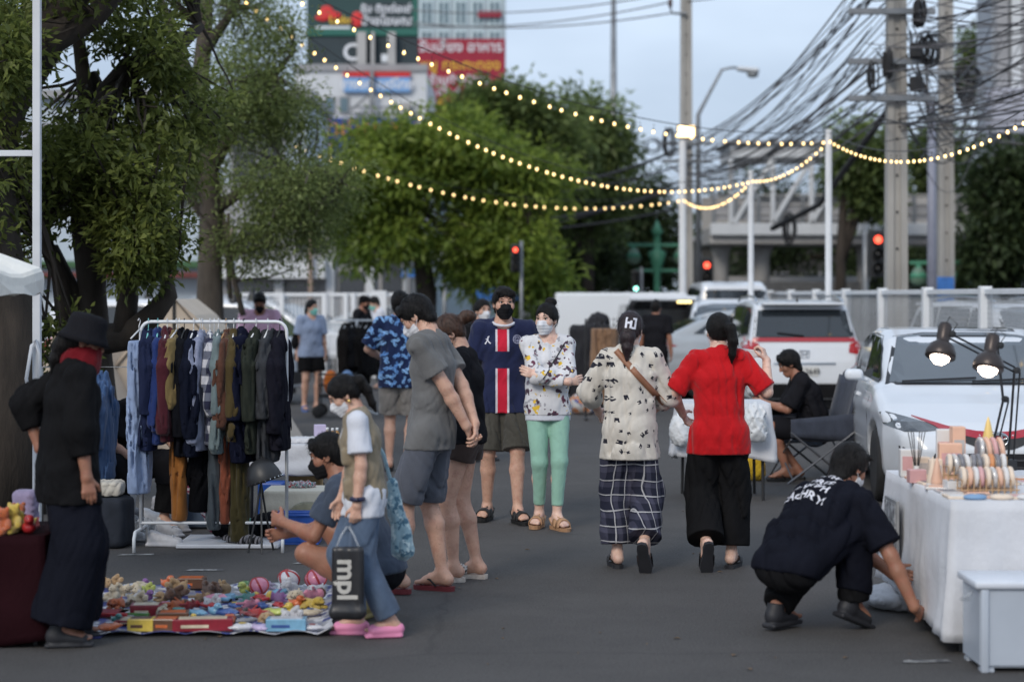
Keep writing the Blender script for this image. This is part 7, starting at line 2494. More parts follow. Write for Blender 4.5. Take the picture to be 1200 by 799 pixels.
GARM = [
 ('jeans', 'pale blue jeans hanging outermost at the left end of the rail', 163, .37, cloth_col('paleblue', (140, 158, 190)), 'trousers', .062, HANG_W),
 ('jacket', 'dark navy jacket next to the pale blue jeans', 174, .66, cloth_col('navy1', (26, 34, 62)), 'shirt', .05, HANG_T),
 ('shirt', 'royal blue shirt beside the dark navy jacket on the rail', 185, .70, cloth_col('blue1', (34, 52, 104)), 'shirt', .046, HANG_T),
 ('shirt', 'deep maroon shirt between the blue shirt and the tan one', 196, .72, cloth_col('maroon', (72, 26, 36)), 'shirt', .046, HANG_W),
 ('shirt', 'tan olive shirt left of the black coats on the rail', 207, .92, cloth_col('tan', (122, 104, 66)), 'shirt', .040, HANG_W),
 ('coat', 'black coat right of the tan shirt on the rail', 216, .62, cloth_col('blk1', (20, 21, 26)), 'shirt', .052, HANG_B),
 ('coat', 'blue black coat left of the lavender shirt on the rail', 227, .62, cloth_col('blk2', (20, 24, 38)), 'shirt', .050, HANG_W),
 ('shirt', 'lavender grey shirt left of the checked one', 237, .66, cloth_col('lav', (138, 144, 166)), 'shirt', .040, HANG_W),
 ('shirt', 'black and white checked shirt in the middle of the rail', 246, .70, cloth('g_check', (.1, .1, .1), fn=plaidbw), 'shirt', .038, HANG_W),
 ('shirt', 'sage grey shirt right of the checked one', 256, .64, cloth_col('sage', (104, 118, 120)), 'shirt', .040, HANG_W),
 ('jacket', 'rusty brown jacket with a bright collar beside the sage shirt', 265, .80, cloth_col('rust', (84, 54, 42)), 'shirt', .044, HANG_G),
 ('shirt', 'mustard olive print shirt beside the rusty jacket', 274, .72, cloth_col('olive1', (74, 62, 34)), 'shirt', .044, HANG_W),
 ('coat', 'midnight navy coat right of the olive print shirt', 286, .58, cloth_col('navy2', (24, 27, 44)), 'shirt', .056, HANG_B),
 ('jacket', 'dark green jacket right of the midnight coat', 300, .64, cloth_col('dkgreen', (44, 48, 42)), 'shirt', .05, HANG_W),
 ('jacket', 'charcoal grey jacket second from the right end of the rail', 314, .58, cloth_col('charc', (54, 56, 60)), 'shirt', .058, HANG_W),
 ('jacket', 'black navy jacket at the right end of the rail', 328, .66, cloth_col('blk3', (27, 27, 36)), 'shirt', .056, HANG_B),
 ('trousers', 'ochre trousers hanging low below the tan shirt', 210, .18, cloth_col('ochre', (150, 96, 44)), 'trousers', .046, HANG_W),
 ('trousers', 'black trousers hanging low in the middle of the rail', 234, .24, cloth_col('blk4', (16, 16, 19)), 'trousers', .066, HANG_W),
 ('trousers', 'slate grey trousers hanging low right of the black ones', 251, .12, cloth_col('slate', (70, 78, 84)), 'trousers', .04, HANG_W),
 ('trousers', 'terracotta trousers hanging low beside the slate ones', 265, .16, cloth_col('terra', (132, 72, 52)), 'trousers', .044, HANG_W),
 ('trousers', 'long moss green trousers hanging lowest on the rail', 280, .04, cloth_col('moss', (64, 58, 32)), 'trousers', .062, HANG_W),
]
for i, (n_, lab, px, zb, m, kd, th, hg) in enumerate(GARM):
 low_ = 'low' in lab
 garment(n_, lab, px, zb, m, kd, th, .34 if kd == 'shirt' else (.40 if not low_ else .30), i + 3, hg, D + (.05 if low_ else random.uniform(-.02, .02)), -.03 if low_ else 0, group='garments on the clothes rail')
# denim jacket on a second rail behind
r2 = thing('clothes_rail', 'second low metal rail behind the woman in black holding the denim jacket', 'clothes rail', (GX(108, 13.9), 13.9, 0))
MB().tube([(-.35, 0, 0), (-.35, 0, 1.2), (.35, 0, 1.2), (.35, 0, 0)], .011, 8).build('frame', STEEL, r2, True)
for sg in (-1, 1):
 MB().tube([(sg * .35, -.2, .012), (sg * .35, .2, .012)], .012, 8).build('foot', STEEL, r2, True)
dj = garment('denim_jacket', 'blue denim jacket with red patch behind the woman in black', 114, .42, cloth_col('denim', (58, 84, 122), vs=20), 'shirt', .10, .34, 77, HANG_B, 13.9, 0, top=1.2)
MB().rbox(-.03, .03, -.275, -.262, .86, .98, .004).build('patch', cloth_col('redp', (190, 50, 70)), dj)
# ---- goods under and beside the rail
f = Field((-.30, -.16, -.01), (.30, .16, .36), .012)
def soft(name, label, cat, px, py, r, m, seed=1, group=None, fold=.012, d=None, sq=.0):
 """slumped soft thing resting on the ground; r = half sizes"""
 d = d or FPX * 1.7 / (py - 346)
 t = thing(name, label, cat, (GX(px, d), d, 0), R(random.uniform(-20, 20)), group)
 f = Field((-r[0] * 1.2 - .04, -r[1] * 1.2 - .04, -.03), (r[0] * 1.2 + .04, r[1] * 1.2 + .04, r[2] * 2.3 + .03), max(.008, min(r) / 6))
 if sq:
  f.box((0, 0, r[2]), r, sq, 0)
 else:
  f.blob((0, 0, r[2] * .9), r)
  f.blob((r[0] * .3, 0, r[2] * .5), (r[0] * .7, r[1], r[2] * .55), .03)
 f.folds(fold, max(r) * .5, seed, 5, 1)
 f.plane((0, 0, 0), (0, 0, -1), .004)
 me, V, F = f.mesh('cloth')
 link('cloth', me, m, t)
 return t
D2 = FPX * 1.7 / (637 - 346)
wb = thing('white_board', 'white board lying on the ground under the clothes rail', 'board', (GX(268, D2), D2, 0))
MB().rbox(GX(214, D2) - GX(268, D2), GX(332, D2) - GX(268, D2), -.28, .30, .004, .03, .006).build('sheet', mat('board_white', (.66, .67, .70), .5, .06), wb)
for nm, lab, px, py, r, c, sd in (('folded_shirt', 'crumpled black top lying on the white board', 278, 634, (.17, .12, .055), (18, 18, 20), 2), ('folded_shirt', 'black and white frilled top on the front edge of the white board', 283, 641, (.14, .06, .03), (120, 118, 122), 5),
         ('folded_shirt', 'mint striped folded top beside the black one on the white board', 297, 632, (.09, .10, .06), (96, 170, 146), 8), ('folded_shirt', 'dark heap of clothes right of the mint top', 318, 632, (.16, .14, .085), (24, 24, 28), 9)):
 m_ = cloth_col(lab.split()[0] + str(sd), c) if sd not in (5, 8) else cloth('g_fr%d' % sd, srgb(*c), fn=stripes_fn((.015, .015, .018), .03, .014, 0))
 t = soft(nm, lab, 'garment', px, py, r, m_, sd)
 t.location.z = .03
# striped garment over a blue grey box
t = soft('storage_box', 'blue grey fabric box under the pink striped garment', 'box', 226, 622, (.15, .14, .16), cloth_col('boxblue', (84, 98, 116)), 3, sq=.03, fold=.004)
t.location.y += .25
st = thing('striped_garment', 'pink and white striped garment draped over the blue grey box', 'garment', (GX(238, 14.15), 14.15, 0))
f = Field((-.22, -.24, .0), (.26, .2, .62), .011)
f.cap((-.02, 0, .56), (.02, -.05, .36), (.05, .06), (.12, .10), .03, side=(1, 0, 0)).cap((.02, -.05, .36), (.13, -.12, .08), (.12, .10), (.07, .06), .04, side=(1, 0, 0)).cap((.13, -.12, .08), (.2, -.14, .05), .05, .04, .03)
f.folds(.012, .1, 5, 5, 2)
f.plane((0, 0, .012), (0, 0, -1), .004)
link('cloth', f.mesh('cloth')[0], cloth('g_stripe', srgb(214, 206, 210), fn=stripes_fn(srgb(150, 62, 92), .034, .015, 2, .05)), st)
bb = thing('storage_crate', 'bright blue plastic crate beside the white board', 'crate', (GX(350, 13.7), 13.7, 0))
BLUEP = mat('plastic_blue', srgb(36, 88, 176), .4, .08, 5)
for x0_, x1_, y0_, y1_ in ((-.15, .15, -.12, -.10), (-.15, .15, .10, .12), (-.15, -.13, -.0999, .0999), (.13, .15, -.0999, .0999)):
 MB().rbox(x0_, x1_, y0_, y1_, .012, .20, .006).build('side_panel', BLUEP, bb)
MB().rbox(-.148, .148, -.118, .118, 0, .0118, .003).build('base', BLUEP, bb)
MB().tube([(-.155, -.125, .2), (.155, -.125, .2), (.155, .125, .2), (-.155, .125, .2), (-.155, -.125, .2)], .010, 6).build('rim', BLUEP, bb)
# dome lamp
dl = thing('dome_lamp', 'black studded dome lamp on thin legs at the right end of the rail', 'lamp', (GX(306, 13.2), 13.2, 0))
M_ = Matrix.Translation((.01, 0, .52)) @ Matrix.Rotation(R(-18), 4, 'Y')
MB().lathe([(.118, -.055), (.12, -.04), (.112, .0), (.085, .06), (.045, .09), (.0001, .10)], 22, M_).build('shade', BLK, dl, True)
for k in range(22):
 a = 2 * PI * k / 22
 o_ = MB().lathe([(.0055, -.004), (.0055, .004), (.0001, .006)], 6, M_ @ Matrix.Translation((.121 * math.cos(a), .121 * math.sin(a), -.045))).build('stud', CHROME, dl) if k == 0 else None
 if k == 0:
  stud = o_
 else:
  link('stud', MB().lathe([(.0055, -.004), (.0055, .004), (.0001, .006)], 6, M_ @ Matrix.Translation((.121 * math.cos(a), .121 * math.sin(a), -.045))).mesh('stud'), CHROME, dl)
for e in ((-.08, -.05), (.02, -.12), (.07, .10)):
 MB().tube([(0, 0, .46), (e[0] * .4, e[1] * .4, .24), (e[0], e[1], 0)], .007, 6).build('leg', BLK, dl)
MB().tube([(0, 0, .46), (.01, 0, .55)], .03, 8).build('socket', BLK, dl)
# shoes in pairs below the rail
SHW = mat('sneaker_white', (.55, .55, .57), .6, .12, 20)
SHG = mat('sneaker_grey', (.30, .30, .32), .6, .2, 20)
sf = Field((-.07, -.16, -.01), (.07, .16, .13), .009)
sf.cap((0, .09, .05), (0, -.09, .035), (.036, .048), (.040, .030), .02, side=(1, 0, 0)).cap((0, .09, .05), (0, .075, .10), .036, .036, .02, fb=True).box((0, 0, .012), (.042, .135, .013), .01, .01)
sme, _, _ = sf.mesh('upper')
for i, (px, py, m_, a, lab) in enumerate(((160, 607, SHG, 60, 'grey sneaker standing behind the left foot of the rail'), (182, 612, SHW, 70, 'white sneaker under the pale blue jeans'), (198, 628, SHW, 50, 'white sneaker nearest the white board'), (208, 622, SHG, 40, 'grey sneaker between the white ones under the rail'),
           (194, 640, SHW, 80, 'white sneaker lying in front under the rail'), (150, 634, SHW, 95, 'pale sneaker in a clear bag beside the left rail foot'), (186, 598, SHG, 20, 'grey sneaker at the back under the rail'))):
 d = FPX * 1.7 / (py - 346)
 t = thing('sneaker', lab, 'shoe', (GX(px, d), d, 0), R(a), 'sneakers under the clothes rail')
 link('upper', sme, m_, t)
 MB().tube([(-.03, -.06, .068), (.0, -.05, .078), (.03, -.06, .068)], .004, 5).build('lace', WHITEP, t)
cl_ = see_through('bag_clear', (.5, .53, .56), .28, .15)
t = soft('plastic_bag', 'clear plastic bag of shoes on the ground left of the rail', 'bag', 150, 632, (.20, .14, .09), cl_, 4, fold=.02)
t = soft('duffel_bag', 'dark grey square bag behind the woman in black', 'bag', 127, 640, (.15, .14, .17), cloth_col('bagdk', (44, 48, 56)), 4, sq=.04, fold=.006)
t = soft('folded_linen', 'cream folded linen on top of the dark grey bag', 'cloth', 124, 640, (.12, .10, .05), cloth_col('cream', (186, 180, 168)), 6, sq=.03, fold=.008)
t.location.z = .345
bk_ = thing('wash_bucket', 'white plastic bucket behind the seated seller', 'bucket', (GX(138, 15), 15, 0))
MB().lathe([(.12, 0), (.16, .34), (.17, .35), (.165, .36), (.15, .34), (.115, .02), (.0001, .015)], 20).build('pail', WHITEP, bk_, True)
MB().tube([(-.16, 0, .33), (-.12, -.10, .26), (0, -.16, .22), (.12, -.10, .26), (.16, 0, .33)], .004, 5).build('handle', STEEL, bk_, True)
# ---- low cloth covered tables beyond the rail
def draped(name, label, x, y, w, d, h, drop, m, seed, legs=True, rz=0, tops=None, legh=None, tname='folding_table', tlabel=None, fold=.02):
 tt = thing(tname, tlabel or ('folding table under the ' + label), 'table', (x, y, 0), rz)
 MB().rbox(-w / 2 + .02, w / 2 - .02, -d / 2 + .02, d / 2 - .02, h - .035, h - .006, .005).build('tabletop', WALLC, tt)
 if legs:
  for sx in (-1, 1):
   for sy in (-1, 1):
    MB().tube([(sx * (w / 2 - .06), sy * (d / 2 - .06), h - .036), (sx * (w / 2 - .05), sy * (d / 2 - .05), 0)], .013, 8).build('leg', BLK, tt)
 c = thing(name, label, 'tablecloth', (x, y, 0), rz)
 rg = np.random.default_rng(seed)
 per = []
 n1, n2 = max(6, int(w / .035)), max(6, int(d / .035))
 for i in range(n1):
  per.append((-w / 2 + w * i / n1, -d / 2, 0, -1))
 for i in range(n2):
  per.append((w / 2, -d / 2 + d * i / n2, 1, 0))
 for i in range(n1):
  per.append((w / 2 - w * i / n1, d / 2, 0, 1))
 for i in range(n2):
  per.append((-w / 2, d / 2 - d * i / n2, -1, 0))
 n = len(per)
 L = 2 * (w + d)
 rows = 14
 ph = rg.uniform(0, 6.28, 6)
 fq = rg.uniform(6, 22, 6)
 mb = MB()
 vs = []
 s = np.linspace(0, L, n, endpoint=False)
 wave = sum(np.sin(2 * PI * np.round(fq[k] * L / 3) * s / L + ph[k]) / (1 + k * .4) for k in range(6)) / 2.4
 dl_ = drop * (1 + .05 * np.sin(2 * PI * 2 * s / L + ph[0]) + .03 * np.sin(2 * PI * 5 * s / L + ph[1]))
 for r in range(rows + 1):
  u = r / rows
  for i, (px_, py_, nx, ny) in enumerate(per):
   corner = max(0, 1 - min(abs(abs(px_) - w / 2) + abs(abs(py_) - d / 2), .25) / .25)
   rad = Vector((px_ / (w / 2), py_ / (d / 2), 0))
   out = Vector((nx, ny, 0)) * (1 - corner) + rad.normalized() * corner
   a = fold * u ** .8 * wave[i] + .03 * u * (1 + 1.3 * corner) + .004
   p = Vector((px_, py_, 0)) + out * a + out * .012 * math.sin(u * 9 + s[i] * 5 + ph[2]) * u
   z = h + .004 - dl_[i] * u - (.004 if r else 0)
   vs.append((p.x, p.y, max(z, .006)))
 top0 = len(vs)
 fs = []
 for r in range(rows):
  for i in range(n):
   j = (i + 1) % n
   fs.append((r * n + i, (r + 1) * n + i, (r + 1) * n + j, r * n + j))
 fs.append(tuple(range(n)))
 mb.add(vs, fs)
 o = mb.build('cloth', m, c, False)
 for p_ in o.data.polygons:
  if len(p_.vertices) == 4:
   p_.use_smooth = True
 md = o.modifiers.new('thick', 'SOLIDIFY')
 md.thickness = .004
 md.offset = 1
 return tt, c
CL_W = mat('cloth_table_white', (.62, .63, .66), .85, .09, 3, bump=1.0, bs=7, spec=.2, sheen=.1)
CL_C = cloth('table_cream', srgb(226, 216, 196), .07, 4)
CL_R = cloth('table_wine', srgb(34, 12, 17), .2, 4)
draped('white_tablecloth', 'white tablecloth on the low table behind the rail', GX(346, 15.4), 15.4, .72, .55, .56, .22, CL_W, 3, tlabel='low folding table with black legs under the white cloth behind the rail')
draped('cream_tablecloth', 'cream tablecloth on the lowest table behind the squatting man', GX(352, 14.4), 14.4, .46, .42, .30, .24, CL_C, 5, tlabel='lowest folding table under the cream cloth behind the squatting man', fold=.035)
draped('white_tablecloth', 'white tablecloth on the table between the red shirt woman and the seated man', GX(846, 16.8), 16.8, .72, .7, .80, .45, CL_W, 7, tlabel='folding table hidden behind the woman in red', fold=.035)
t = soft('plastic_bag', 'white plastic bag hanging full beside the woman in red', 'bag', 884, 590, (.10, .09, .17), mat('bag_white', (.66, .68, .70), .45, .06, 9), 14, d=16.3, fold=.02)
t.location.z = .50
t = soft('plastic_bag', 'white plastic bag at the table corner between the two walking women', 'bag', 797, 590, (.09, .09, .14), mat('bag_white', (.66, .68, .70), .45, .06, 9), 15, d=16.35, fold=.02)
t.location.z = .46
# small goods kit
def bottle(label, x, y, z, r, h, m, group=None, name='bottle', cat='bottle'):
 t = thing(name, label, cat, (x, y, z), 0, group)
 MB().lathe([(r * .95, 0), (r, h * .04), (r, h * .62), (r * .45, h * .76), (r * .42, h * .82)], 12).build('glass', m, t, True)
 MB().lathe([(r * .5, h * .82), (r * .5, h), (.0001, h)], 12).build('cap', WHITEP, t, True)
 return t
def box_item(name, label, cat, x, y, z, sx, sy, sz, m, rz=0, group=None, lid=None):
 t = thing(name, label, cat, (x, y, z), R(rz), group)
 MB().rbox(-sx / 2, sx / 2, -sy / 2, sy / 2, 0, sz, min(sx, sy, sz) * .08).build('carton', m, t)
 if lid:
  MB().rbox(-sx / 2 * .8, sx / 2 * .8, -sy / 2 - .0015, -sy / 2 + .001, sz * .25, sz * .75, .0004).build('print', lid, t)
 return t
CARD_O = mat('card_ochre', srgb(204, 170, 120), .7, .15, 12)
CARD_B = mat('card_beige', srgb(220, 200, 180), .7, .12, 12)
LIL = mat('card_lilac', srgb(196, 186, 216), .6, .1)
box_item('carton', 'pale lilac carton standing on the low white table', 'box', GX(375, 15.5), 15.5, .565, .09, .07, .13, LIL, 12)
for i, (px, c, lab) in enumerate(((389, CARD_O, 'amber bottle at the right of the low white table'), (394, CARD_O, 'second amber bottle at the right edge of the low white table'), (382, CARD_B, 'beige bottle between the lilac carton and the amber bottles'))):
 bottle(lab, GX(px, 15.2), 15.25 + .03 * i, .565, .022, .12, mat('amber', srgb(190, 140, 70), .2, .1) if i < 2 else c)
t = soft('folded_cloth', 'flat white folded cloth on the low white table', 'cloth', 350, 560, (.16, .12, .02), CL_W, 16, sq=.012, d=15.35, fold=.005)
t.location.z = .566
t = soft('trinket_pile', 'small pile of coloured trinkets on the cream table', 'trinkets', 352, 560, (.10, .06, .022), cloth('trinket', (.3, .25, .3), fn=blotch_fn([(srgb(200, 60, 70), 1.2), (srgb(60, 150, 140), 4.4), (srgb(220, 220, 215), 7.1)], 60, .54)), 17, d=14.45, fold=.012)
t.location.z = .308
t = soft('wicker_hat', 'olive canvas hat leaning against the cream tablecloth', 'hat', 360, 622, (.13, .11, .09), cloth_col('hat', (142, 136, 112)), 18, d=14.0, fold=.006)
t.location.z = .08
st_ = thing('black_stool', 'black folding stool between the low tables', 'stool', (GX(375, 15.9), 15.9, 0))
MB().rbox(-.16, .16, -.13, .13, .42, .45, .01).build('seat', BLK, st_)
for sx in (-1, 1):
 for sy in (-1, 1):
  MB().tube([(sx * .13, sy * .1, .42), (-sx * .13, sy * .1, 0)], .011, 6).build('leg', BLK, st_)
bx_ = box_item('storage_box', 'blue plastic box under the low white table', 'box', GX(330, 15.2), 15.4, 0, .24, .2, .22, BLUEP, 5)
bx_ = box_item('storage_box', 'blue cool box on the ground behind the dome lamp', 'box', GX(319, 14.9), 15.0, 0, .2, .2, .30, BLUEP, -8)
jar = bottle('small jar with teal base beside the black stool', GX(358, 15.7), 15.7, .30, .05, .14, mat('jar_mauve', srgb(150, 120, 124), .3, .1), name='jar', cat='jar')
MB().lathe([(.055, 0), (.06, .02), (.05, .035)], 12).build('base', HANG_T, jar, True)
box_item('wooden_crate', 'low wooden crate carrying the small jar', 'crate', GX(358, 15.7), 15.7, 0, .26, .22, .298, CARD_O)
# ---- toy mat on the ground
yn, yf = FPX * 1.7 / (746 - 346), FPX * 1.7 / (689 - 346)
xl, xr = -2.5, GX(378, yn)
MATM = mat('mat_silver', srgb(150, 152, 160), .45, .3, 8, fn=blotch_fn([(srgb(210, 210, 214), 3.3), (srgb(60, 70, 130), 9.9)], 9, .53), bump=.6, bs=18)
gm = thing('ground_mat', 'crinkled silver and blue picnic mat spread on the asphalt under the toys', 'mat', (0, 0, 0))
mb = MB()
nx_, ny_ = 46, 26
for j in range(ny_ + 1):
 for i in range(nx_ + 1):
  u, v = i / nx_, j / ny_
  x = xl + (xr - xl) * u + .09 * (v - .5) * u * -1
  e = max(0, 1 - min(u, 1 - u, v, 1 - v) / .05)
  mb.v.append((x + .01 * math.sin(v * 31), yn + (yf - yn) * v + .012 * math.sin(u * 37), .010 + .006 * math.sin(u * 43 + v * 17) * math.sin(v * 29) + .02 * e * abs(math.sin(u * 23 + v * 31)) + .02 * max(0, u - .95) * 20))
for j in range(ny_):
 for i in range(nx_):
  a = j * (nx_ + 1) + i
  mb.f.append((a, a + 1, a + nx_ + 2, a + nx_ + 1))
o = mb.build('sheet', MATM, gm, True)
o.modifiers.new('thick', 'SOLIDIFY').thickness = .004
MB().box(-2.6, GX(120, yn), yn - .05, yn + .20, .001, .006).build('blue_border', mat('mat_blue', srgb(52, 58, 120), .6, .2, 12), gm)
TOYC = {'red': (190, 30, 34), 'crimson': (150, 22, 40), 'orange': (216, 96, 34), 'yellow': (226, 190, 60), 'cream': (214, 196, 164), 'tan': (186, 146, 96), 'brown': (104, 66, 44), 'pink': (224, 130, 160), 'white': (206, 206, 212),
  'sky blue': (110, 170, 206), 'blue': (48, 84, 160), 'teal': (70, 150, 146), 'green': (90, 150, 74), 'lime': (186, 200, 84), 'purple': (128, 76, 148), 'lilac': (178, 160, 200), 'grey': (130, 132, 138), 'black': (30, 30, 34)}
def toym(c, plush=True):
 k = 'toy_%s_%d' % (c.replace(' ', ''), plush)
 if k in MATS:
  return MATS[k]
 c3 = TOYC[c]
 gy = sum(c3) / 3
 c3 = [v * .8 + gy * .2 for v in c3]
 return mat(k, srgb(*c3), .9 if plush else .35, .25, 14, bump=.8 if plush else .05, bs=260, sheen=.3 if plush else 0, coat=0 if plush else .3)
def toy_meshes():
 out = {}
 # bear: body, head, ears, arms, legs
 f = Field((-.11, -.10, -.01), (.11, .10, .20), .008)
 f.blob((0, .01, .055), (.052, .048, .06)).blob((0, -.005, .135), (.045, .042, .042), .012)
 for s in (1, -1):
  f.blob((s * .036, 0, .172), (.017, .010, .017), .006).cap((s * .045, 0, .085), (s * .075, -.035, .055), .020, .022, .01).cap((s * .032, -.02, .025), (s * .05, -.08, .022), .024, .026, .01)
 f.blob((0, -.042, .125), (.02, .016, .015), .006)
 f.plane((0, 0, 0), (0, 0, -1), .003)
 out['bear'] = f.mesh('plush')[0]
 # dog lying
 f = Field((-.09, -.16, -.01), (.09, .13, .13), .008)
 f.cap((0, .07, .045), (0, -.04, .045), .044, .04, .02).blob((0, -.09, .078), (.038, .042, .036), .015).blob((0, -.128, .066), (.018, .022, .016), .008).cap((0, .10, .05), (0, .125, .09), .014, .008, .01)
 for s in (1, -1):
  f.cap((s * .034, -.08, .095), (s * .05, -.075, .05), .012, .018, .006).cap((s * .03, -.05, .022), (s * .035, -.125, .018), .02, .02, .01).cap((s * .04, .06, .022), (s * .055, .0, .018), .022, .02, .01)
 f.plane((0, 0, 0), (0, 0, -1), .003)
 out['dog'] = f.mesh('plush')[0]
 # doll lying on its back
 f = Field((-.09, -.16, -.01), (.09, .16, .10), .007)
 f.blob((0, .10, .042), (.042, .042, .040)).cap((0, .06, .03), (0, -.03, .03), (.026, .02), (.052, .026), .01, side=(1, 0, 0))
 for s in (1, -1):
  f.cap((s * .026, .05, .03), (s * .07, .01, .02), .012, .010, .006).cap((s * .018, -.03, .022), (s * .026, -.13, .018), .014, .012, .006)
 out['doll'] = f.mesh('plush')[0]
 # ball
 f = Field((-.07, -.07, -.01), (.07, .07, .14), .008)
 f.blob((0, 0, .062), .062)
 out['ball'] = f.mesh('ball')[0]
 # bag of sweets: pillow pack
 f = Field((-.12, -.08, -.01), (.12, .08, .09), .008)
 f.blob((0, 0, .032), (.095, .058, .034))
 f.box((0, 0, .03), (.112, .03, .006), .004, .02)
 f.folds(.006, .05, 3, 5, .8)
 f.plane((0, 0, 0), (0, 0, -1), .003)
 out['pack'] = f.mesh('pack')[0]
 # toy car
 f = Field((-.06, -.10, -.005), (.06, .10, .08), .006)
 f.box((0, 0, .028), (.040, .085, .018), .012, 0).box((0, .01, .052), (.032, .045, .018), .012, .01)
 out['car'] = f.mesh('shell')[0]
 # duck
 f = Field((-.07, -.09, -.01), (.07, .09, .13), .007)
 f.blob((0, .015, .04), (.042, .055, .04)).blob((0, -.025, .09), (.032, .032, .032), .012).blob((0, -.062, .085), (.014, .018, .008), .006).cap((0, .06, .05), (0, .085, .07), .018, .006, .01)
 f.plane((0, 0, 0), (0, 0, -1), .003)
 out['duck'] = f.mesh('shell')[0]
 return out
TM = toy_meshes()
TOYN = {'bear': ('plush_bear', 'plush bear', 'soft toy'), 'dog': ('plush_dog', 'plush dog', 'soft toy'), 'doll': ('rag_doll', 'rag doll', 'doll'), 'ball': ('toy_ball', 'ball', 'ball'), 'pack': ('snack_pack', 'packet', 'packet'), 'car': ('toy_car', 'toy car', 'toy car'), 'duck': ('toy_duck', 'rubber duck', 'toy'), 'box': ('toy_box', 'flat box', 'box'), 'book': ('picture_book', 'picture book', 'book')}
def face_bits(t, kind, sc):
 if kind in ('bear', 'dog', 'duck', 'doll'):
  e = {'bear': (.018, -.043, .145, -.060, .128), 'dog': (.018, -.124, .092, -.150, .07), 'duck': (.014, -.052, .102, None, None), 'doll': (.015, .085, .078, None, None)}[kind]
  mb = MB()
  for s in (1, -1):
   mb.lathe([(.0001, -.005), (.005, 0), (.0001, .005)], 6, None, (s * e[0], e[1], e[2]))
  if e[3] is not None:
   mb.lathe([(.0001, -.005), (.006, 0), (.0001, .005)], 6, None, (0, e[3], e[4]))
  mb.build('face', EYED, t, True)
 if kind == 'car':
  for s in (1, -1):
   for y in (-.05, .05):
    MB().lathe([(.0001, -.008), (.017, -.008), (.017, .008), (.0001, .008)], 10, Matrix.Translation((s * .038, y, .017)) @ Matrix.Rotation(R(90), 4, 'Y')).build('wheel', TYRE, t)
rt_ = random.Random(17)
rows = [
 (.04, 'front row', [('pack', 'orange'), ('box', 'yellow'), ('box', 'brown'), ('box', 'crimson'), ('pack', 'white'), ('pack', 'lilac'), ('box', 'sky blue'), ('pack', 'white')]),
 (.17, 'second row', [('duck', 'teal'), ('book', 'crimson'), ('pack', 'teal'), ('box', 'brown'), ('duck', 'yellow'), ('pack', 'cream'), ('car', 'orange'), ('pack', 'grey'), ('dog', 'tan'), ('pack', 'white'), ('bear', 'white')]),
 (.32, 'third row', [('book', 'red'), ('book', 'green'), ('box', 'crimson'), ('dog', 'cream'), ('car', 'teal'), ('pack', 'sky blue'), ('duck', 'sky blue'), ('pack', 'blue'), ('doll', 'crimson'), ('doll', 'red'), ('pack', 'lime'), ('duck', 'yellow'), ('pack', 'cream')]),
 (.47, 'fourth row', [('dog', 'orange'), ('dog', 'brown'), ('bear', 'cream'), ('pack', 'orange'), ('doll', 'orange'), ('doll', 'red'), ('pack', 'red'), ('bear', 'white'), ('pack', 'blue'), ('doll', 'pink'), ('car', 'blue'), ('car', 'red'), ('duck', 'orange'), ('dog', 'yellow')]),
 (.62, 'fifth row', [('bear', 'cream'), ('bear', 'white'), ('duck', 'purple'), ('dog', 'tan'), ('bear', 'brown'), ('doll', 'tan'), ('pack', 'pink'), ('car', 'sky blue'), ('doll', 'teal'), ('car', 'red'), ('doll', 'purple'), ('dog', 'cream'), ('doll', 'pink')]),
 (.77, 'sixth row', [('bear', 'cream'), ('dog', 'cream'), ('bear', 'lime'), ('bear', 'tan'), ('duck', 'blue'), ('dog', 'brown'), ('bear', 'tan'), ('duck', 'lime'), ('ball', 'pink'), ('pack', 'sky blue'), ('bear', 'white'), ('dog', 'white')]),
 (.92, 'back row', [('bear', 'tan'), ('duck', 'purple'), ('duck', 'orange'), ('box', 'brown'), ('pack', 'teal'), ('car', 'green'), ('doll', 'lilac'), ('ball', 'white'), ('ball', 'pink')]),
]
used = {}
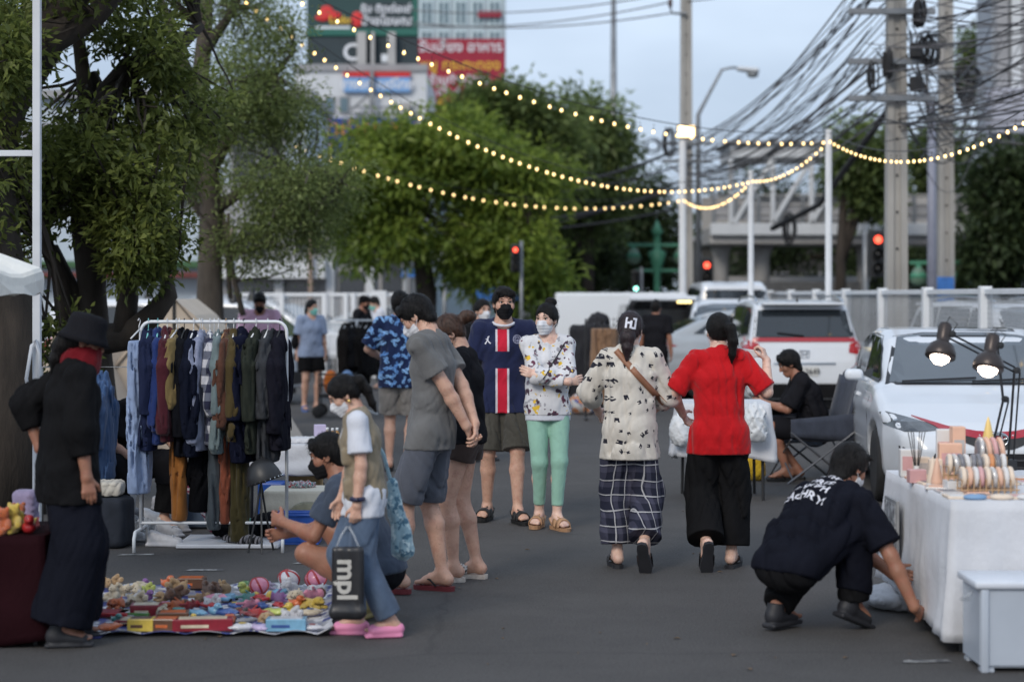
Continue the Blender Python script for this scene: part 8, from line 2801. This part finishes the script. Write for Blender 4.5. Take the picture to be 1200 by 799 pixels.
for v, rname, items in rows:
 n = len(items)
 y = yn + (yf - yn) * v
 x0_ = GX(128, y)
 x1_ = xr - .07 - .06 * v
 for i, (kd, cname) in enumerate(items):
  x = x0_ + (x1_ - x0_) * (i + .5) / n + rt_.uniform(-.02, .02)
  if rname == 'front row':
   x = GX((128, 166, 196, 238, 284, 304, 336, 366)[i], y)
  nm, word, cat = TOYN[kd]
  nb = items[i - 1] if i else items[1]
  lab = f'{cname} {word} in the {rname} on the mat beside the {nb[1]} {TOYN[nb[0]][1]}'
  if lab in used:
   lab = lab.replace('beside', 'next to')
  used[lab] = 1
  sc = rt_.uniform(.5, .76)
  if kd in ('box', 'book'):
   big = rname == 'front row'
   sx, sy, sz = {'box': (.16, .11, .06), 'book': (.19, .14, .022)}[kd]
   if big:
    sx, sy, sz = (0, .13, .13, .30, 0, 0, .20, 0)[i], .10, .062
   t = thing(nm, lab, cat, (x, y, .024), R(rt_.uniform(-9, 9)), 'toys laid out on the mat')
   MB().rbox(-sx / 2, sx / 2, -sy / 2, sy / 2, 0, sz, .005).build('carton', toym(cname, False), t)
   pc = {'yellow': 'brown', 'brown': 'orange', 'red': 'crimson', 'sky blue': 'white', 'crimson': 'cream', 'green': 'white'}.get(cname, 'white')
   MB().rbox(-sx * .4, sx * .4, -sy * .4, sy * .4, sz - .001, sz + .0015, .0005).build('cover', toym(pc, False), t)
   MB().rbox(-sx * .36, sx * .1, -sy / 2 - .0015, -sy / 2 + .001, sz * .3, sz * .55, .0004).build('print', toym('blue' if cname == 'sky blue' else pc, False), t)
  else:
   t = thing(nm, lab, cat, (x, y, .024), R(rt_.uniform(-60, 60)), 'toys laid out on the mat')
   body = link({'bear': 'plush', 'dog': 'plush', 'doll': 'plush', 'ball': 'ball', 'pack': 'pack', 'car': 'shell', 'duck': 'shell'}[kd], TM[kd], toym(cname, kd in ('bear', 'dog', 'doll')), t)
   face_bits(t, kd, sc)
   if kd == 'doll':
    MB().lathe([(.044, -.01), (.044, .015), (.03, .036), (.0001, .045)], 10, Matrix.Translation((0, .104, .045)) @ Matrix.Rotation(R(-60), 4, 'X')).build('hair', toym(rt_.choice(['brown', 'black', 'yellow']), True), t, True)
   if kd == 'ball':
    mb = MB()
    for a in range(3):
     M_ = Matrix.Translation((0, 0, .062)) @ Matrix.Rotation(a * PI / 3, 4, 'Z') @ Matrix.Rotation(R(70), 4, 'X')
     mb.tube([M_ @ Vector((.062 * math.cos(q), .062 * math.sin(q), 0)) for q in np.linspace(0, 2 * PI, 25)], .0075, 5, False)
    mb.build('seam_band', toym('red', False), t, True)
    sc = 1.0 if rname == 'back row' else .9
   if kd == 'pack':
    MB().lathe([(.0001, .0), (.03, .0), (.026, .003), (.0001, .004)], 12, Matrix.Translation((0, -.004, .066))).build('print', toym(rt_.choice(['red', 'blue', 'white', 'yellow', 'pink']), False), t)
   t.scale = (sc, sc, sc * .82)
   if kd in ('bear', 'doll', 'dog') and rt_.random() < .6:
    t.rotation_euler.y = R(rt_.choice((-80, 75, -70)))
    t.location.z = .062 * sc
# ---- left stall table with toys
draped('wine_tablecloth', 'dark wine red tablecloth on the stall table at the left edge', -2.72, 9.95, .9, .62, .53, .50, CL_R, 9, tlabel='stall table under the dark wine red cloth at the left edge', fold=.012)
left = [(4, 603, 'bear', 'orange', .9), (16, 600, 'bear', 'yellow', 1.0), (27, 606, 'duck', 'yellow', 1.1), (8, 590, 'dog', 'orange', 1.0), (22, 588, 'bear', 'orange', .9), (34, 596, 'duck', 'red', 1.0), (14, 612, 'ball', 'pink', .6), (27, 612, 'ball', 'red', .65), (2, 612, 'pack', 'lilac', .8), (35, 610, 'dog', 'red', .7)]
for i, (px, py, kd, cname, sc) in enumerate(left):
 sc *= .8
 y = 9.72 + .05 * (i % 5)
 nm, word, cat = TOYN[kd]
 nb = left[i - 1]
 t = thing(nm, f'{cname} {word} on the wine red stall table beside the {nb[3]} {TOYN[nb[2]][1]}', cat, (GX(px, y), y, .536), R(rt_.uniform(-50, 50)), 'toys on the wine red stall table')
 link('plush' if kd != 'pack' else 'pack', TM[kd], toym(cname, kd in ('bear', 'dog')), t)
 face_bits(t, kd, sc)
 t.scale = (sc,) * 3
# second tier of goods behind
t = soft('toy_heap_bag', 'white and purple bag standing behind the toys on the stall table', 'bag', 30, 590, (.06, .05, .09), cloth_col('lilacbag', (150, 140, 170)), 7, d=10.1, sq=.03)
t.location.z = .536
# white canopy at the left edge
cn = thing('market_umbrella', 'white scalloped canvas market umbrella at the left edge', 'umbrella', (GX(-95, 10.6), 10.6, 0))
MB().tube([(0, 0, 0), (0, 0, 2.05)], .022, 8).build('pole', WHITE_D, cn)
rx = GX(47, 10.6) - GX(-95, 10.6)
zr, zv = ZY(318, 10.6), ZY(345, 10.6)
mb = MB()
nsg = 40
prof = [(.02, 2.06), (rx * .35, 1.985), (rx * .7, 1.90), (rx * .98, zr), (rx, zr - .02), (rx * 1.005, (zr + zv) / 2)]
vs = []
for r_, z_ in prof:
 for k in range(nsg):
  a = 2 * PI * k / nsg
  sag = 1 + .02 * math.cos(8 * a)
  vs.append((r_ * sag * math.cos(a), r_ * sag * math.sin(a), z_ - .02 * (r_ / rx) * math.cos(8 * a + PI)))
for k in range(nsg):
 a = 2 * PI * k / nsg
 vs.append((rx * 1.0 * math.cos(a), rx * 1.0 * math.sin(a), zv + .012 * math.cos(16 * a)))
fs = []
for i in range(len(prof)):
 for k in range(nsg):
  fs.append((i * nsg + k, i * nsg + (k + 1) % nsg, (i + 1) * nsg + (k + 1) % nsg, (i + 1) * nsg + k))
mb.add(vs, fs)
o = mb.build('canopy', cloth('canvas_white', srgb(232, 230, 222), .06, 5), cn, False)
o.modifiers.new('thick', 'SOLIDIFY').thickness = .004
for k in range(8):
 a = 2 * PI * k / 8
 MB().tube([(.02 * math.cos(a), .02 * math.sin(a), 2.03), (rx * .97 * math.cos(a), rx * .97 * math.sin(a), zr - .012)], .006, 5).build('rib', WHITE_D, cn)
MB().lathe([(.26, 0), (.26, .05), (.05, .08), (.03, .3)], 20).build('base', KERB, cn)
# beige tents behind the rail
TENT = cloth('tent_beige', srgb(196, 182, 166), .06, 3)
for px, d, w, h_, lab in ((204, 21.5, 1.25, 1.66, 'beige canvas ridge tent behind the clothes rail'), (80, 20.8, .75, 1.48, 'smaller beige canvas tent behind the woman in black')):
 t = thing('canvas_tent', lab, 'tent', (GX(px, d), d, 0), 0, 'beige canvas tents behind the rail')
 mb = MB()
 for y0_, y1_ in ((0, 1.6),):
  n_ = 8
  for sg in (-1, 1):
   pts0 = [(sg * w * (u ** .9) * 1.0, h_ - (h_ - .02) * u ** 1.15) for u in np.linspace(0, 1, n_)]
   vs = [(x, y0_, z) for x, z in pts0] + [(x, y1_, z) for x, z in pts0]
   mb.add(vs, [(i, i + 1, i + 1 + n_, i + n_) for i in range(n_ - 1)])
 pts0 = [(sg * w * (u ** .9), h_ - (h_ - .02) * u ** 1.15) for sg, us in ((-1, np.linspace(1, 0, 8)), (1, np.linspace(0, 1, 8)[1:])) for u in us]
 mb.add([(x, 0.01, z) for x, z in pts0], [tuple(range(len(pts0)))])
 o = mb.build('canvas', TENT, t)
 o.modifiers.new('thick', 'SOLIDIFY').thickness = .005
 MB().tube([(0, -.012, 0), (0, -.012, h_)], .016, 6).build('pole', BLK, t)
 for sg in (-1, 1):
  MB().tube([(0, -.01, h_ + .01), (sg * w * .52, -.012, h_ * .54), (sg * w * 1.01, -.01, .03)], .010, 6).build('seam', mat('tent_seam', srgb(110, 100, 90), .8), t)
# ---- background racks and cart
D = 27.2
b2_ = thing('clothes_rail', 'low dark rail in the distance holding the beige trousers', 'clothes rail', (GX(707, D), D, 0))
MB().tube([(-.24, 0, 0), (-.24, 0, ZY(374, D)), (.24, 0, ZY(374, D)), (.24, 0, 0)], .015, 8).build('frame', BLK, b2_)
for sg in (-1, 1):
 MB().tube([(sg * .24, -.25, .02), (sg * .24, .25, .02)], .02, 8).build('foot', BLK, b2_)
BEI = cloth_col('beige', (142, 112, 88))
for i, px in enumerate((697, 702.5, 708, 713.5, 719)):
 garment('trousers', 'beige brown trousers hanging on the distant rail between the two couples', px, .22, BEI, 'trousers', .055, .34, 60 + i, HANG_B, D, 0, top=ZY(374, D), group='beige trousers on the distant rail')
tn = thing('dark_tent', 'dark sloping tarpaulin stall behind the woman in the printed sweater', 'stall', (GX(682, 30), 30, 0))
f = Field((-.6, -.4, -.02), (.55, .4, 1.6), .025)
f.cap((-.35, 0, .3), (.25, 0, 1.28), (.16, .3), (.12, .28), .05, side=(1, 0, 0)).box((.12, 0, .62), (.30, .3, .62), .06, .05).blob((.25, 0, 1.32), (.16, .2, .12), .05)
f.folds(.03, .25, 3)
link('tarpaulin', f.mesh('tarpaulin')[0], cloth_col('tarp', (46, 46, 50)), tn)
for x_, m_, lab in ((.0, 'white', 'white paper heap on the ground'), (.25, 'tan', '')):
 pass
t = soft('goods_heap', 'pale heap of goods on the ground under the dark tarpaulin', 'goods', 682, 470, (.2, .2, .16), cloth('heap', (.5, .5, .5), fn=blotch_fn([(srgb(60, 80, 140), 1.1), (srgb(180, 120, 80), 3.1)], 9, .52)), 8, d=28.5)
# jackets stand
D = 28.5
js = thing('clothes_stand', 'white pole clothes stand carrying black jackets near the gate', 'clothes stand', (GX(418, D), D, 0))
MB().tube([(0, 0, 0), (0, 0, ZY(374, D))], .022, 8).build('pole', WHITEP, js)
MB().tube([(-.3, 0, 1.34), (.3, 0, 1.34)], .012, 8).build('bar', WHITEP, js)
for a in (0, 2.1, 4.2):
 MB().tube([(0, 0, .1), (.3 * math.cos(a), .3 * math.sin(a), 0)], .014, 6).build('foot', WHITEP, js)
for i, (px, c, zb) in enumerate(((405, (40, 36, 34), .52), (412, (28, 28, 30), .4), (424, (34, 32, 31), .42), (431, (26, 25, 26), .55))):
 garment('jacket', ('brownish black jacket at the left of the white stand', 'long black jacket left of the white pole', 'long dark jacket right of the white pole', 'black jacket at the right of the white stand')[i], px, zb, cloth_col('jk%d' % i, c), 'shirt', .085, .5, 80 + i, HANG_W, D, 0, top=1.34, group='jackets on the white stand')
ct = thing('push_cart', 'black push cart with orange and blue bags beside the blue grey tee woman', 'cart', (GX(396, 27.8), 27.8, 0))
MB().rbox(-.25, .25, -.18, .18, .28, .33, .01).build('basket_floor', BLK, ct)
for z in (.45, .6):
 MB().tube([(-.25, -.18, z), (.25, -.18, z), (.25, .18, z), (-.25, .18, z), (-.25, -.18, z)], .010, 6).build('rail', BLK, ct)
for sx in (-1, 1):
 for sy in (-1, 1):
  MB().tube([(sx * .25, sy * .18, .1), (sx * .25, sy * .18, .62)], .011, 6).build('upright', BLK, ct)
  MB().lathe([(.03, -.02), (.09, -.02), (.09, .02), (.03, .02)], 14, Matrix.Translation((sx * .25, sy * .22, .09)) @ Matrix.Rotation(R(90), 4, 'X')).build('wheel', TYRE, ct, True)
for nm, x_, c, lab in (('tote_bag', -.1, (208, 112, 40), 'orange bag standing in the push cart'), ('tote_bag', .13, (120, 150, 190), 'pale blue bag in the push cart')):
 t = soft(nm, lab, 'bag', 396, 480, (.10, .12, .17), cloth_col('tote%d' % c[0], c), 5, d=27.8)
 t.location.x += x_
 t.location.z = .335
# ---- folding chair
ch = thing('folding_chair', 'dark grey fabric folding chair with crossed steel legs by the white sedan', 'chair', (GX(951, 18.3), 18.3, 0), R(-78))
CHF = cloth_col('chair', (60, 65, 77))
CHM = mat('chair_tube', (.13, .135, .15), .45, .15, 5, metal=.5)
s_ = [(-.27, -.22, .40), (.27, -.22, .40), (.27, .22, .36), (-.27, .22, .36)]
mb = MB()
n_ = 8
vs = []
for j in range(n_ + 1):
 for i in range(n_ + 1):
  u, v = i / n_, j / n_
  vs.append((-.26 + .52 * u, -.24 + .46 * v, .42 - .03 * v - .05 * math.sin(u * PI) * math.sin(v * PI)))
mb.add(vs, [(j * (n_ + 1) + i, j * (n_ + 1) + i + 1, (j + 1) * (n_ + 1) + i + 1, (j + 1) * (n_ + 1) + i) for j in range(n_) for i in range(n_)])
o = mb.build('seat', CHF, ch, True)
o.modifiers.new('thick', 'SOLIDIFY').thickness = .012
mb = MB()
vs = []
for j in range(n_ + 1):
 for i in range(n_ + 1):
  u, v = i / n_, j / n_
  vs.append((-.25 + .50 * u, .23 + .16 * v + .05 * math.sin(u * PI), .38 + .58 * v - .02 * math.sin(u * 2 * PI) ** 2))
mb.add(vs, [(j * (n_ + 1) + i, j * (n_ + 1) + i + 1, (j + 1) * (n_ + 1) + i + 1, (j + 1) * (n_ + 1) + i) for j in range(n_) for i in range(n_)])
o = mb.build('backrest', CHF, ch, True)
o.modifiers.new('thick', 'SOLIDIFY').thickness = .03
f = Field((-.3, .36, .86), (.3, .56, 1.04), .012)
f.cap((-.24, .46, .95), (.24, .46, .95), .062, .062, .01)
link('head_pad', f.mesh('head_pad')[0], CHF, ch)
for sx in (-1, 1):
 x = sx * .28
 MB().tube([(x, .28, 0), (x, -.30, .46)], .011, 8).build('leg', CHM, ch)
 MB().tube([(x + sx * .016, -.34, 0), (x + sx * .016, .30, .46), (x + sx * .0, .47, .98)], .011, 8).build('leg', CHM, ch)
 mb = MB()
 vs = []
 for j in range(5):
  for i in range(9):
   u, v = i / 8, j / 4
   vs.append((x + sx * .004, -.30 + .66 * u, .58 + .05 * u - (.16 + .10 * u) * v))
 mb.add(vs, [(j * 9 + i, j * 9 + i + 1, (j + 1) * 9 + i + 1, (j + 1) * 9 + i) for j in range(4) for i in range(8)])
 o = mb.build('arm_panel', CHF, ch, True)
 o.modifiers.new('thick', 'SOLIDIFY').thickness = .01
for y_, a_, b_ in ((-.30, 0, 0), (.26, 0, 0)):
 MB().tube([(-.28, y_, .03), (0, y_, .22), (.28, y_, .40)], .009, 6).build('brace', CHM, ch)
 MB().tube([(.28, y_ + .02, .03), (0, y_ + .02, .22), (-.28, y_ + .02, .40)], .009, 6).build('brace', CHM, ch)
for k in range(7):
 MB().tube([(-.29, -.2 + .06 * k, .40), (-.30, -.18 + .06 * k, .33)], .004, 5).build('lacing', WHITEP, ch)
t = soft('shopping_bag', 'yellow and red bag on the ground below the white tablecloth', 'bag', 884, 556, (.10, .09, .14), cloth_col('ylw', (196, 160, 40)), 9, d=18.3)
# ---- display table on the right
tx0, ty0, ty1 = 2.10, 9.48, 11.15
tw_ = 1.3
_, dcl = draped('white_tablecloth', 'white floor length tablecloth on the display table at the right', tx0 + tw_ / 2, (ty0 + ty1) / 2, tw_, ty1 - ty0, .715, .63, CL_W, 12, tname='display_table', tlabel='display table with black legs under the long white cloth at the right', fold=.014)
TZ = .722
po = thing('framed_print', 'grey framed print hung on the side of the white tablecloth', 'print', (tx0 - .055, 10.72, .34))
MB().rbox(-.008, .008, -.17, .17, -.17, .27, .004).build('frame', mat('frame_grey', (.30, .31, .32), .5), po)
MB().rbox(-.0115, -.0085, -.15, .15, -.15, .25, .001).build('picture', mat('print_grey', (.34, .35, .36), .5, .3, 8, fn=blotch_fn([((.12, .12, .13), 2.2), ((.55, .56, .57), 6.1)], 14, .54)), po)
t = soft('paper_sack', 'crumpled white sack lying under the edge of the white tablecloth', 'sack', 1052, 712, (.19, .20, .07), mat('sack_white', (.58, .59, .62), .7, .08, 8, bump=.4, bs=30), 3, fold=.014)
CREAM = mat('goods_cream', srgb(224, 206, 186), .45, .08, 10)
PEACH = mat('goods_peach', srgb(222, 180, 156), .45, .1, 10)
ROSE = mat('goods_rose', srgb(206, 160, 160), .45, .1, 10)
MIRR = mat('goods_pearl', (.62, .60, .58), .22, .12, 14, metal=.3)
GREYG = mat('goods_grey', srgb(120, 120, 126), .4, .12, 10)
BLUG = mat('goods_blue', srgb(122, 156, 190), .5, .1, 10)
ORG = mat('goods_orange', srgb(206, 140, 92), .45, .1, 10)
WIRE_G = mat('rack_gold', srgb(196, 160, 120), .35, .1, 5, metal=.4)
PAPER = mat('goods_paper', (.66, .65, .64), .6, .05, 10)
rg2 = random.Random(5)
def mirror_stand(label, x, y, z, n, step, r):
 t = thing('wire_rack', label, 'rack', (x, y, z))
 for yy in (-.05, .05):
  MB().tube([(-.02, yy, .02), (n * step, yy, .02)], .004, 5).build('rail', WIRE_G, t)
 me_ = MB().tube([(0, -.05, 0), (0, -.05, .07), (0, .05, .07), (0, .05, 0)], .0032, 5).mesh('divider')
 for i in range(n + 1):
  link('divider', me_, WIRE_G, t, (i * step - step * .5, 0, 0))
 return t
def disc_me(r):
 return MB().lathe([(.0001, -.011), (r * .9, -.011), (r, -.006), (r, .006), (r * .9, .011), (.0001, .011)], 22, Matrix.Rotation(R(90), 4, 'Y')).mesh('case', True)
DM = {.052: disc_me(.052), .07: disc_me(.07), .045: disc_me(.045)}
INL = {r_: MB().lathe([(.0001, .0), (r_ * .78, .0), (r_ * .74, .002), (.0001, .002)], 18, Matrix.Rotation(R(90), 4, 'Y')).mesh('inlay', True) for r_ in DM}
tiers = [('front tier', GX(1128, 9.85), 9.85, TZ, 9, .030, .052, [CREAM, PEACH, PAPER, ROSE, CREAM, MIRR, PEACH, PAPER, CREAM]),
   ('middle tier', GX(1112, 10.02), 10.02, TZ + .05, 10, .030, .052, [CREAM, MIRR, GREYG, PAPER, GREYG, GREYG, CREAM, ORG, GREYG, PAPER]),
   ('top tier', GX(1148, 10.14), 10.14, TZ + .09, 4, .036, .07, [MIRR, PEACH, ROSE, PEACH])]
cw_ = {CREAM.name: 'cream', PEACH.name: 'peach', PAPER.name: 'white', ROSE.name: 'rose', MIRR.name: 'pearl', GREYG.name: 'grey', ORG.name: 'orange'}
ordn = ['first', 'second', 'third', 'fourth', 'fifth', 'sixth', 'seventh', 'eighth', 'ninth', 'tenth']
for tn_, x, y, z, n, st_p, r_, ms in tiers:
 if z > TZ + .01:
  box_item('display_riser', f'pale riser box holding up the {tn_} of compact mirrors', 'riser', x + n * st_p / 2, y, TZ, n * st_p + .04, .12, z - TZ - .002, PAPER)
 mirror_stand(f'gold wire rack holding the {tn_} of compact mirrors', x, y, z, n, st_p, r_)
 for i in range(n):
  t = thing('compact_mirror', f'round {cw_[ms[i].name]} compact mirror, {ordn[i]} from the left in the {tn_}', 'mirror', (x + i * st_p, y, z + .028 + r_), R(rg2.uniform(-4, 4)), 'compact mirrors in the wire racks')
  t.rotation_euler.y = R(rg2.uniform(-9, 3))
  link('case', DM[r_], ms[i], t)
  link('inlay', INL[r_], MIRR if ms[i] != MIRR else GREYG, t, (-.0112, 0, 0), (0, R(180), 0))
# cartons and pots at the back
for i, (px, y, sx, sy, sz, m_, lab) in enumerate(((1066, 10.75, .11, .09, .15, PAPER, 'white carton at the far corner of the display table'), (1080, 10.6, .08, .08, .12, CREAM, 'small cream carton beside the white one on the display table'), (1108, 10.7, .10, .08, .26, PAPER, 'tall white carton behind the compact mirrors'),
             (1122, 10.62, .07, .07, .28, PEACH, 'tall peach carton behind the compact mirrors'), (1113, 10.5, .12, .07, .20, PEACH, 'wide peach carton in front of the tall cartons'), (1096, 10.45, .07, .06, .12, CREAM, 'short cream carton left of the peach ones'),
             (1074, 10.4, .09, .06, .07, ROSE, 'low rose carton near the reed sticks'))):
 box_item('carton', lab, 'box', GX(px, y), y, TZ, sx, sy, sz, m_, rg2.uniform(-10, 10), 'cartons on the display table', MIRR if i % 2 else ROSE)
for i, (px, y, m_, lab) in enumerate(((1098, 10.2, PEACH, 'peach pointed brush stand left of the racks'), (1158, 10.3, mat('goods_gold', srgb(226, 196, 120), .4, .1), 'golden cone standing on top behind the pearl mirrors'), (1093, 10.25, CREAM, 'cream cone beside the peach brush stand'))):
 t = thing('paper_cone', lab, 'cone', (GX(px, y), y, TZ + (.20 if i == 1 else 0)))
 MB().lathe([(.03, 0), (.032, .03), (.012, .12), (.002, .15)], 14).build('shell', m_, t, True)
 MB().lathe([(.033, 0), (.033, .012)], 14).build('rim', PAPER, t, True)
box_item('display_riser', 'white riser box under the golden cone', 'riser', GX(1158, 10.3), 10.32, TZ, .1, .1, .198, PAPER)
rd_ = thing('reed_diffuser', 'reed diffuser with black sticks on the display table', 'diffuser', (GX(1074, 10.5), 10.5, TZ))
MB().lathe([(.028, 0), (.03, .05), (.012, .07), (.014, .08)], 14).build('jar', PAPER, rd_, True)
for k in range(6):
 a = k * 1.05
 MB().tube([(0, 0, .02), (.045 * math.cos(a), .035 * math.sin(a), .26)], .0025, 5).build('stick', BLK, rd_)
# flat cards spread on the cloth and ovals along the front edge
k_ = 0
for j in range(5):
 for i in range(7):
  x = tx0 + .05 + i * .135 + rg2.uniform(-.015, .015)
  y = ty0 + .16 + j * .235 + rg2.uniform(-.02, .02)
  if j in (1, 2) and i > 1:
   continue
  m_ = rg2.choice([PEACH, ROSE, PAPER, CREAM, ORG, MIRR])
  CN_ = cw_
  t = thing('gift_card', f"{CN_[m_.name]} card lying flat in row {('one','two','three','four','five')[j]} from the table's front edge", 'card', (x, y, TZ), R(rg2.uniform(-12, 12)), 'cards spread on the display table')
  MB().rbox(-.055, .055, -.08, .08, 0, .012, .003).build('card', m_, t)
  MB().rbox(-.035, .035, -.05, .05, .0115, .0135, .0004).build('print', rg2.choice([ROSE, PAPER, GREYG, PEACH]), t)
for i, (m_, c) in enumerate(((BLUG, 'blue'), (CREAM, 'cream'), (PAPER, 'white'), (mat('goods_sage', srgb(170, 168, 140), .5, .1), 'sage'), (ROSE, 'rose'))):
 t = thing('oval_case', f'{c} oval case at the front edge of the display table', 'case', (tx0 + .12 + i * .128, ty0 + .065, TZ), 0, 'oval cases along the front edge')
 f = Field((-.07, -.05, -.005), (.07, .05, .035), .006)
 f.blob((0, 0, .012), (.058, .038, .016)).plane((0, 0, 0), (0, 0, -1), .002)
 link('case', f.mesh('case')[0], m_, t)
 MB().lathe([(.0001, .0), (.02, 0), (.0001, .003)], 10, Matrix.Translation((0, 0, .026))).build('inlay', MIRR, t, True)
# ---- clamp lamps
GLOW = mat('bulb_glow', (1, .9, .82), .3, .02, emit=(1, .80, .66), es=9)
BRONZE = mat('lamp_bronze', (.060, .048, .044), .38, .15, 5, metal=.5)
def clamp_lamp(label, hp_, yb, base, elbow):
 t = thing('desk_lamp', label, 'lamp', base)
 o_ = Vector(base)
 h = hp_ - o_
 e = elbow - o_
 dirv = Vector((-.22, -.30, -.93)).normalized()
 M_ = Matrix.Translation(h) @ (-dirv).to_track_quat('Z', 'Y').to_matrix().to_4x4()
 MB().lathe([(.078, -.012), (.080, -.008), (.078, .02), (.062, .055), (.036, .075), (.033, .08), (.036, .10), (.036, .16), (.030, .175), (.0001, .178)], 24, M_).build('shade', BRONZE, t, True)
 MB().lathe([(.0001, -.052), (.028, -.046), (.048, -.026), (.054, 0), (.048, .02), (.0001, .03)], 20, M_).build('bulb', GLOW, t, True)
 MB().tube([(0, 0, .02), e * .5 + Vector((0, 0, .0)), e], .007, 6).build('lower_arm', BLK, t)
 MB().tube([Vector((.03, 0, .02)), e + Vector((.03, 0, 0))], .005, 6).build('lower_arm', BLK, t)
 tip = h + Vector((.055, .03, .10))
 for off in (0, .028):
  MB().tube([e + Vector((0, 0, off)), tip + Vector((0, 0, off - .014))], .0055, 6).build('upper_arm', BLK, t)
 for q in (e, tip):
  MB().lathe([(.0001, -.02), (.018, -.018), (.018, .018), (.0001, .02)], 12, Matrix.Translation(q + Vector((.012, 0, .01))) @ Matrix.Rotation(R(90), 4, 'X')).build('joint', BLK, t)
 MB().tube([tip, tip + Vector((.04, 0, .06)), tip + Vector((.0, .0, .10)), h + Vector((.02, .03, .13))], .003, 5).build('cord', BLK, t, True)
 MB().rbox(-.03, .045, -.03, .03, -.03, .03, .006).build('clamp', BLK, t)
 return t
clamp_lamp('left bronze clamp lamp with glowing bulb above the display table', P(1102, 416, 10.4), 0, (2.78, 11.16, TZ + .03), Vector((2.75, 10.9, 1.28)))
clamp_lamp('right bronze clamp lamp with glowing bulb above the compact mirrors', P(1158, 430, 10.2), 0, (GX(1176, 10.75), 11.10, TZ + .03), Vector((GX(1178, 10.7), 10.75, 1.13)))
# ---- clear storage tub at the right corner
TUB = mat('tub_plastic', (.50, .55, .62), .25, .06, 4, spec=.5)
TUB.node_tree.nodes['Principled BSDF'].inputs['Alpha'].default_value = .88
tb_ = thing('storage_tub', 'translucent plastic storage tub with pale lid in the lower right corner', 'tub', (GX(1142, 8.98) + .30, 9.15, 0))
W0, D0, H0 = .30, .19, .375
for x0_, x1_, y0_, y1_ in ((-W0 + .03, W0 - .03, -D0 + .02, -D0 + .026), (-W0 + .03, W0 - .03, D0 - .026, D0 - .02), (-W0 + .024, -W0 + .0299, -D0 + .02, D0 - .02), (W0 - .0299, W0 - .024, -D0 + .02, D0 - .02)):
 MB().rbox(x0_, x1_, y0_, y1_, .031, H0, .002).build('side_panel', TUB, tb_)
MB().rbox(-W0 + .04, W0 - .04, -D0 + .03, D0 - .03, .02, .03, .004).build('base', TUB, tb_)
LIDM = mat('lid_white', (.62, .66, .72), .35, .05, 4)
MB().rbox(-W0, W0, -D0, D0, H0 + .001, H0 + .038, .012).build('lid', LIDM, tb_, True)
for x_ in (-W0 + .045, W0 - .045):
 MB().rbox(x_ - .018, x_ + .018, -D0 + .004, -D0 + .019, .0, H0, .006).build('corner_rib', TUB, tb_, True)
for x_ in (-W0 + .06, W0 - .06):
 for y_ in (-D0 + .05, D0 - .05):
  MB().rbox(x_ - .03, x_ + .03, y_ - .03, y_ + .03, 0, .0195, .004).build('foot', TUB, tb_)
MB().tube([(-W0 - .004, -D0 + .05, H0 - .02), (-W0 - .05, -D0 + .06, H0 - .05), (-W0 - .004, -D0 + .12, H0 - .06)], .010, 6).build('latch', cl_, tb_, True)
t = soft('packed_goods', 'pale packed goods seen inside the storage tub', 'goods', 1165, 790, (.2, .13, .12), cloth_col('packed', (150, 156, 170)), 6, d=9.15, fold=.02)
t.location.x = tb_.location.x
t.location.z = .032
# litter and fallen leaves on the asphalt
LITM = mat('dry_leaf', (.16, .10, .05), .8, .3, 20)
rl_ = random.Random(8)
for i in range(60):
 py = rl_.uniform(500, 795)
 px = rl_.uniform(20, 1150)
 d = FPX * 1.7 / (py - 346)
 s = rl_.uniform(.006, .024)
 t = MB().add([(0, -s, .003), (s * .6, 0, .009), (0, s, .004), (-s * .6, 0, .008)], [(0, 1, 2, 3)]).build('fallen_leaf', LITM, None, False, (GX(px, d), d, .002), (0, 0, rl_.uniform(0, 6)))
 tag(t, 'small dry leaf lying on the asphalt', 'leaf', 'dry leaves on the asphalt')
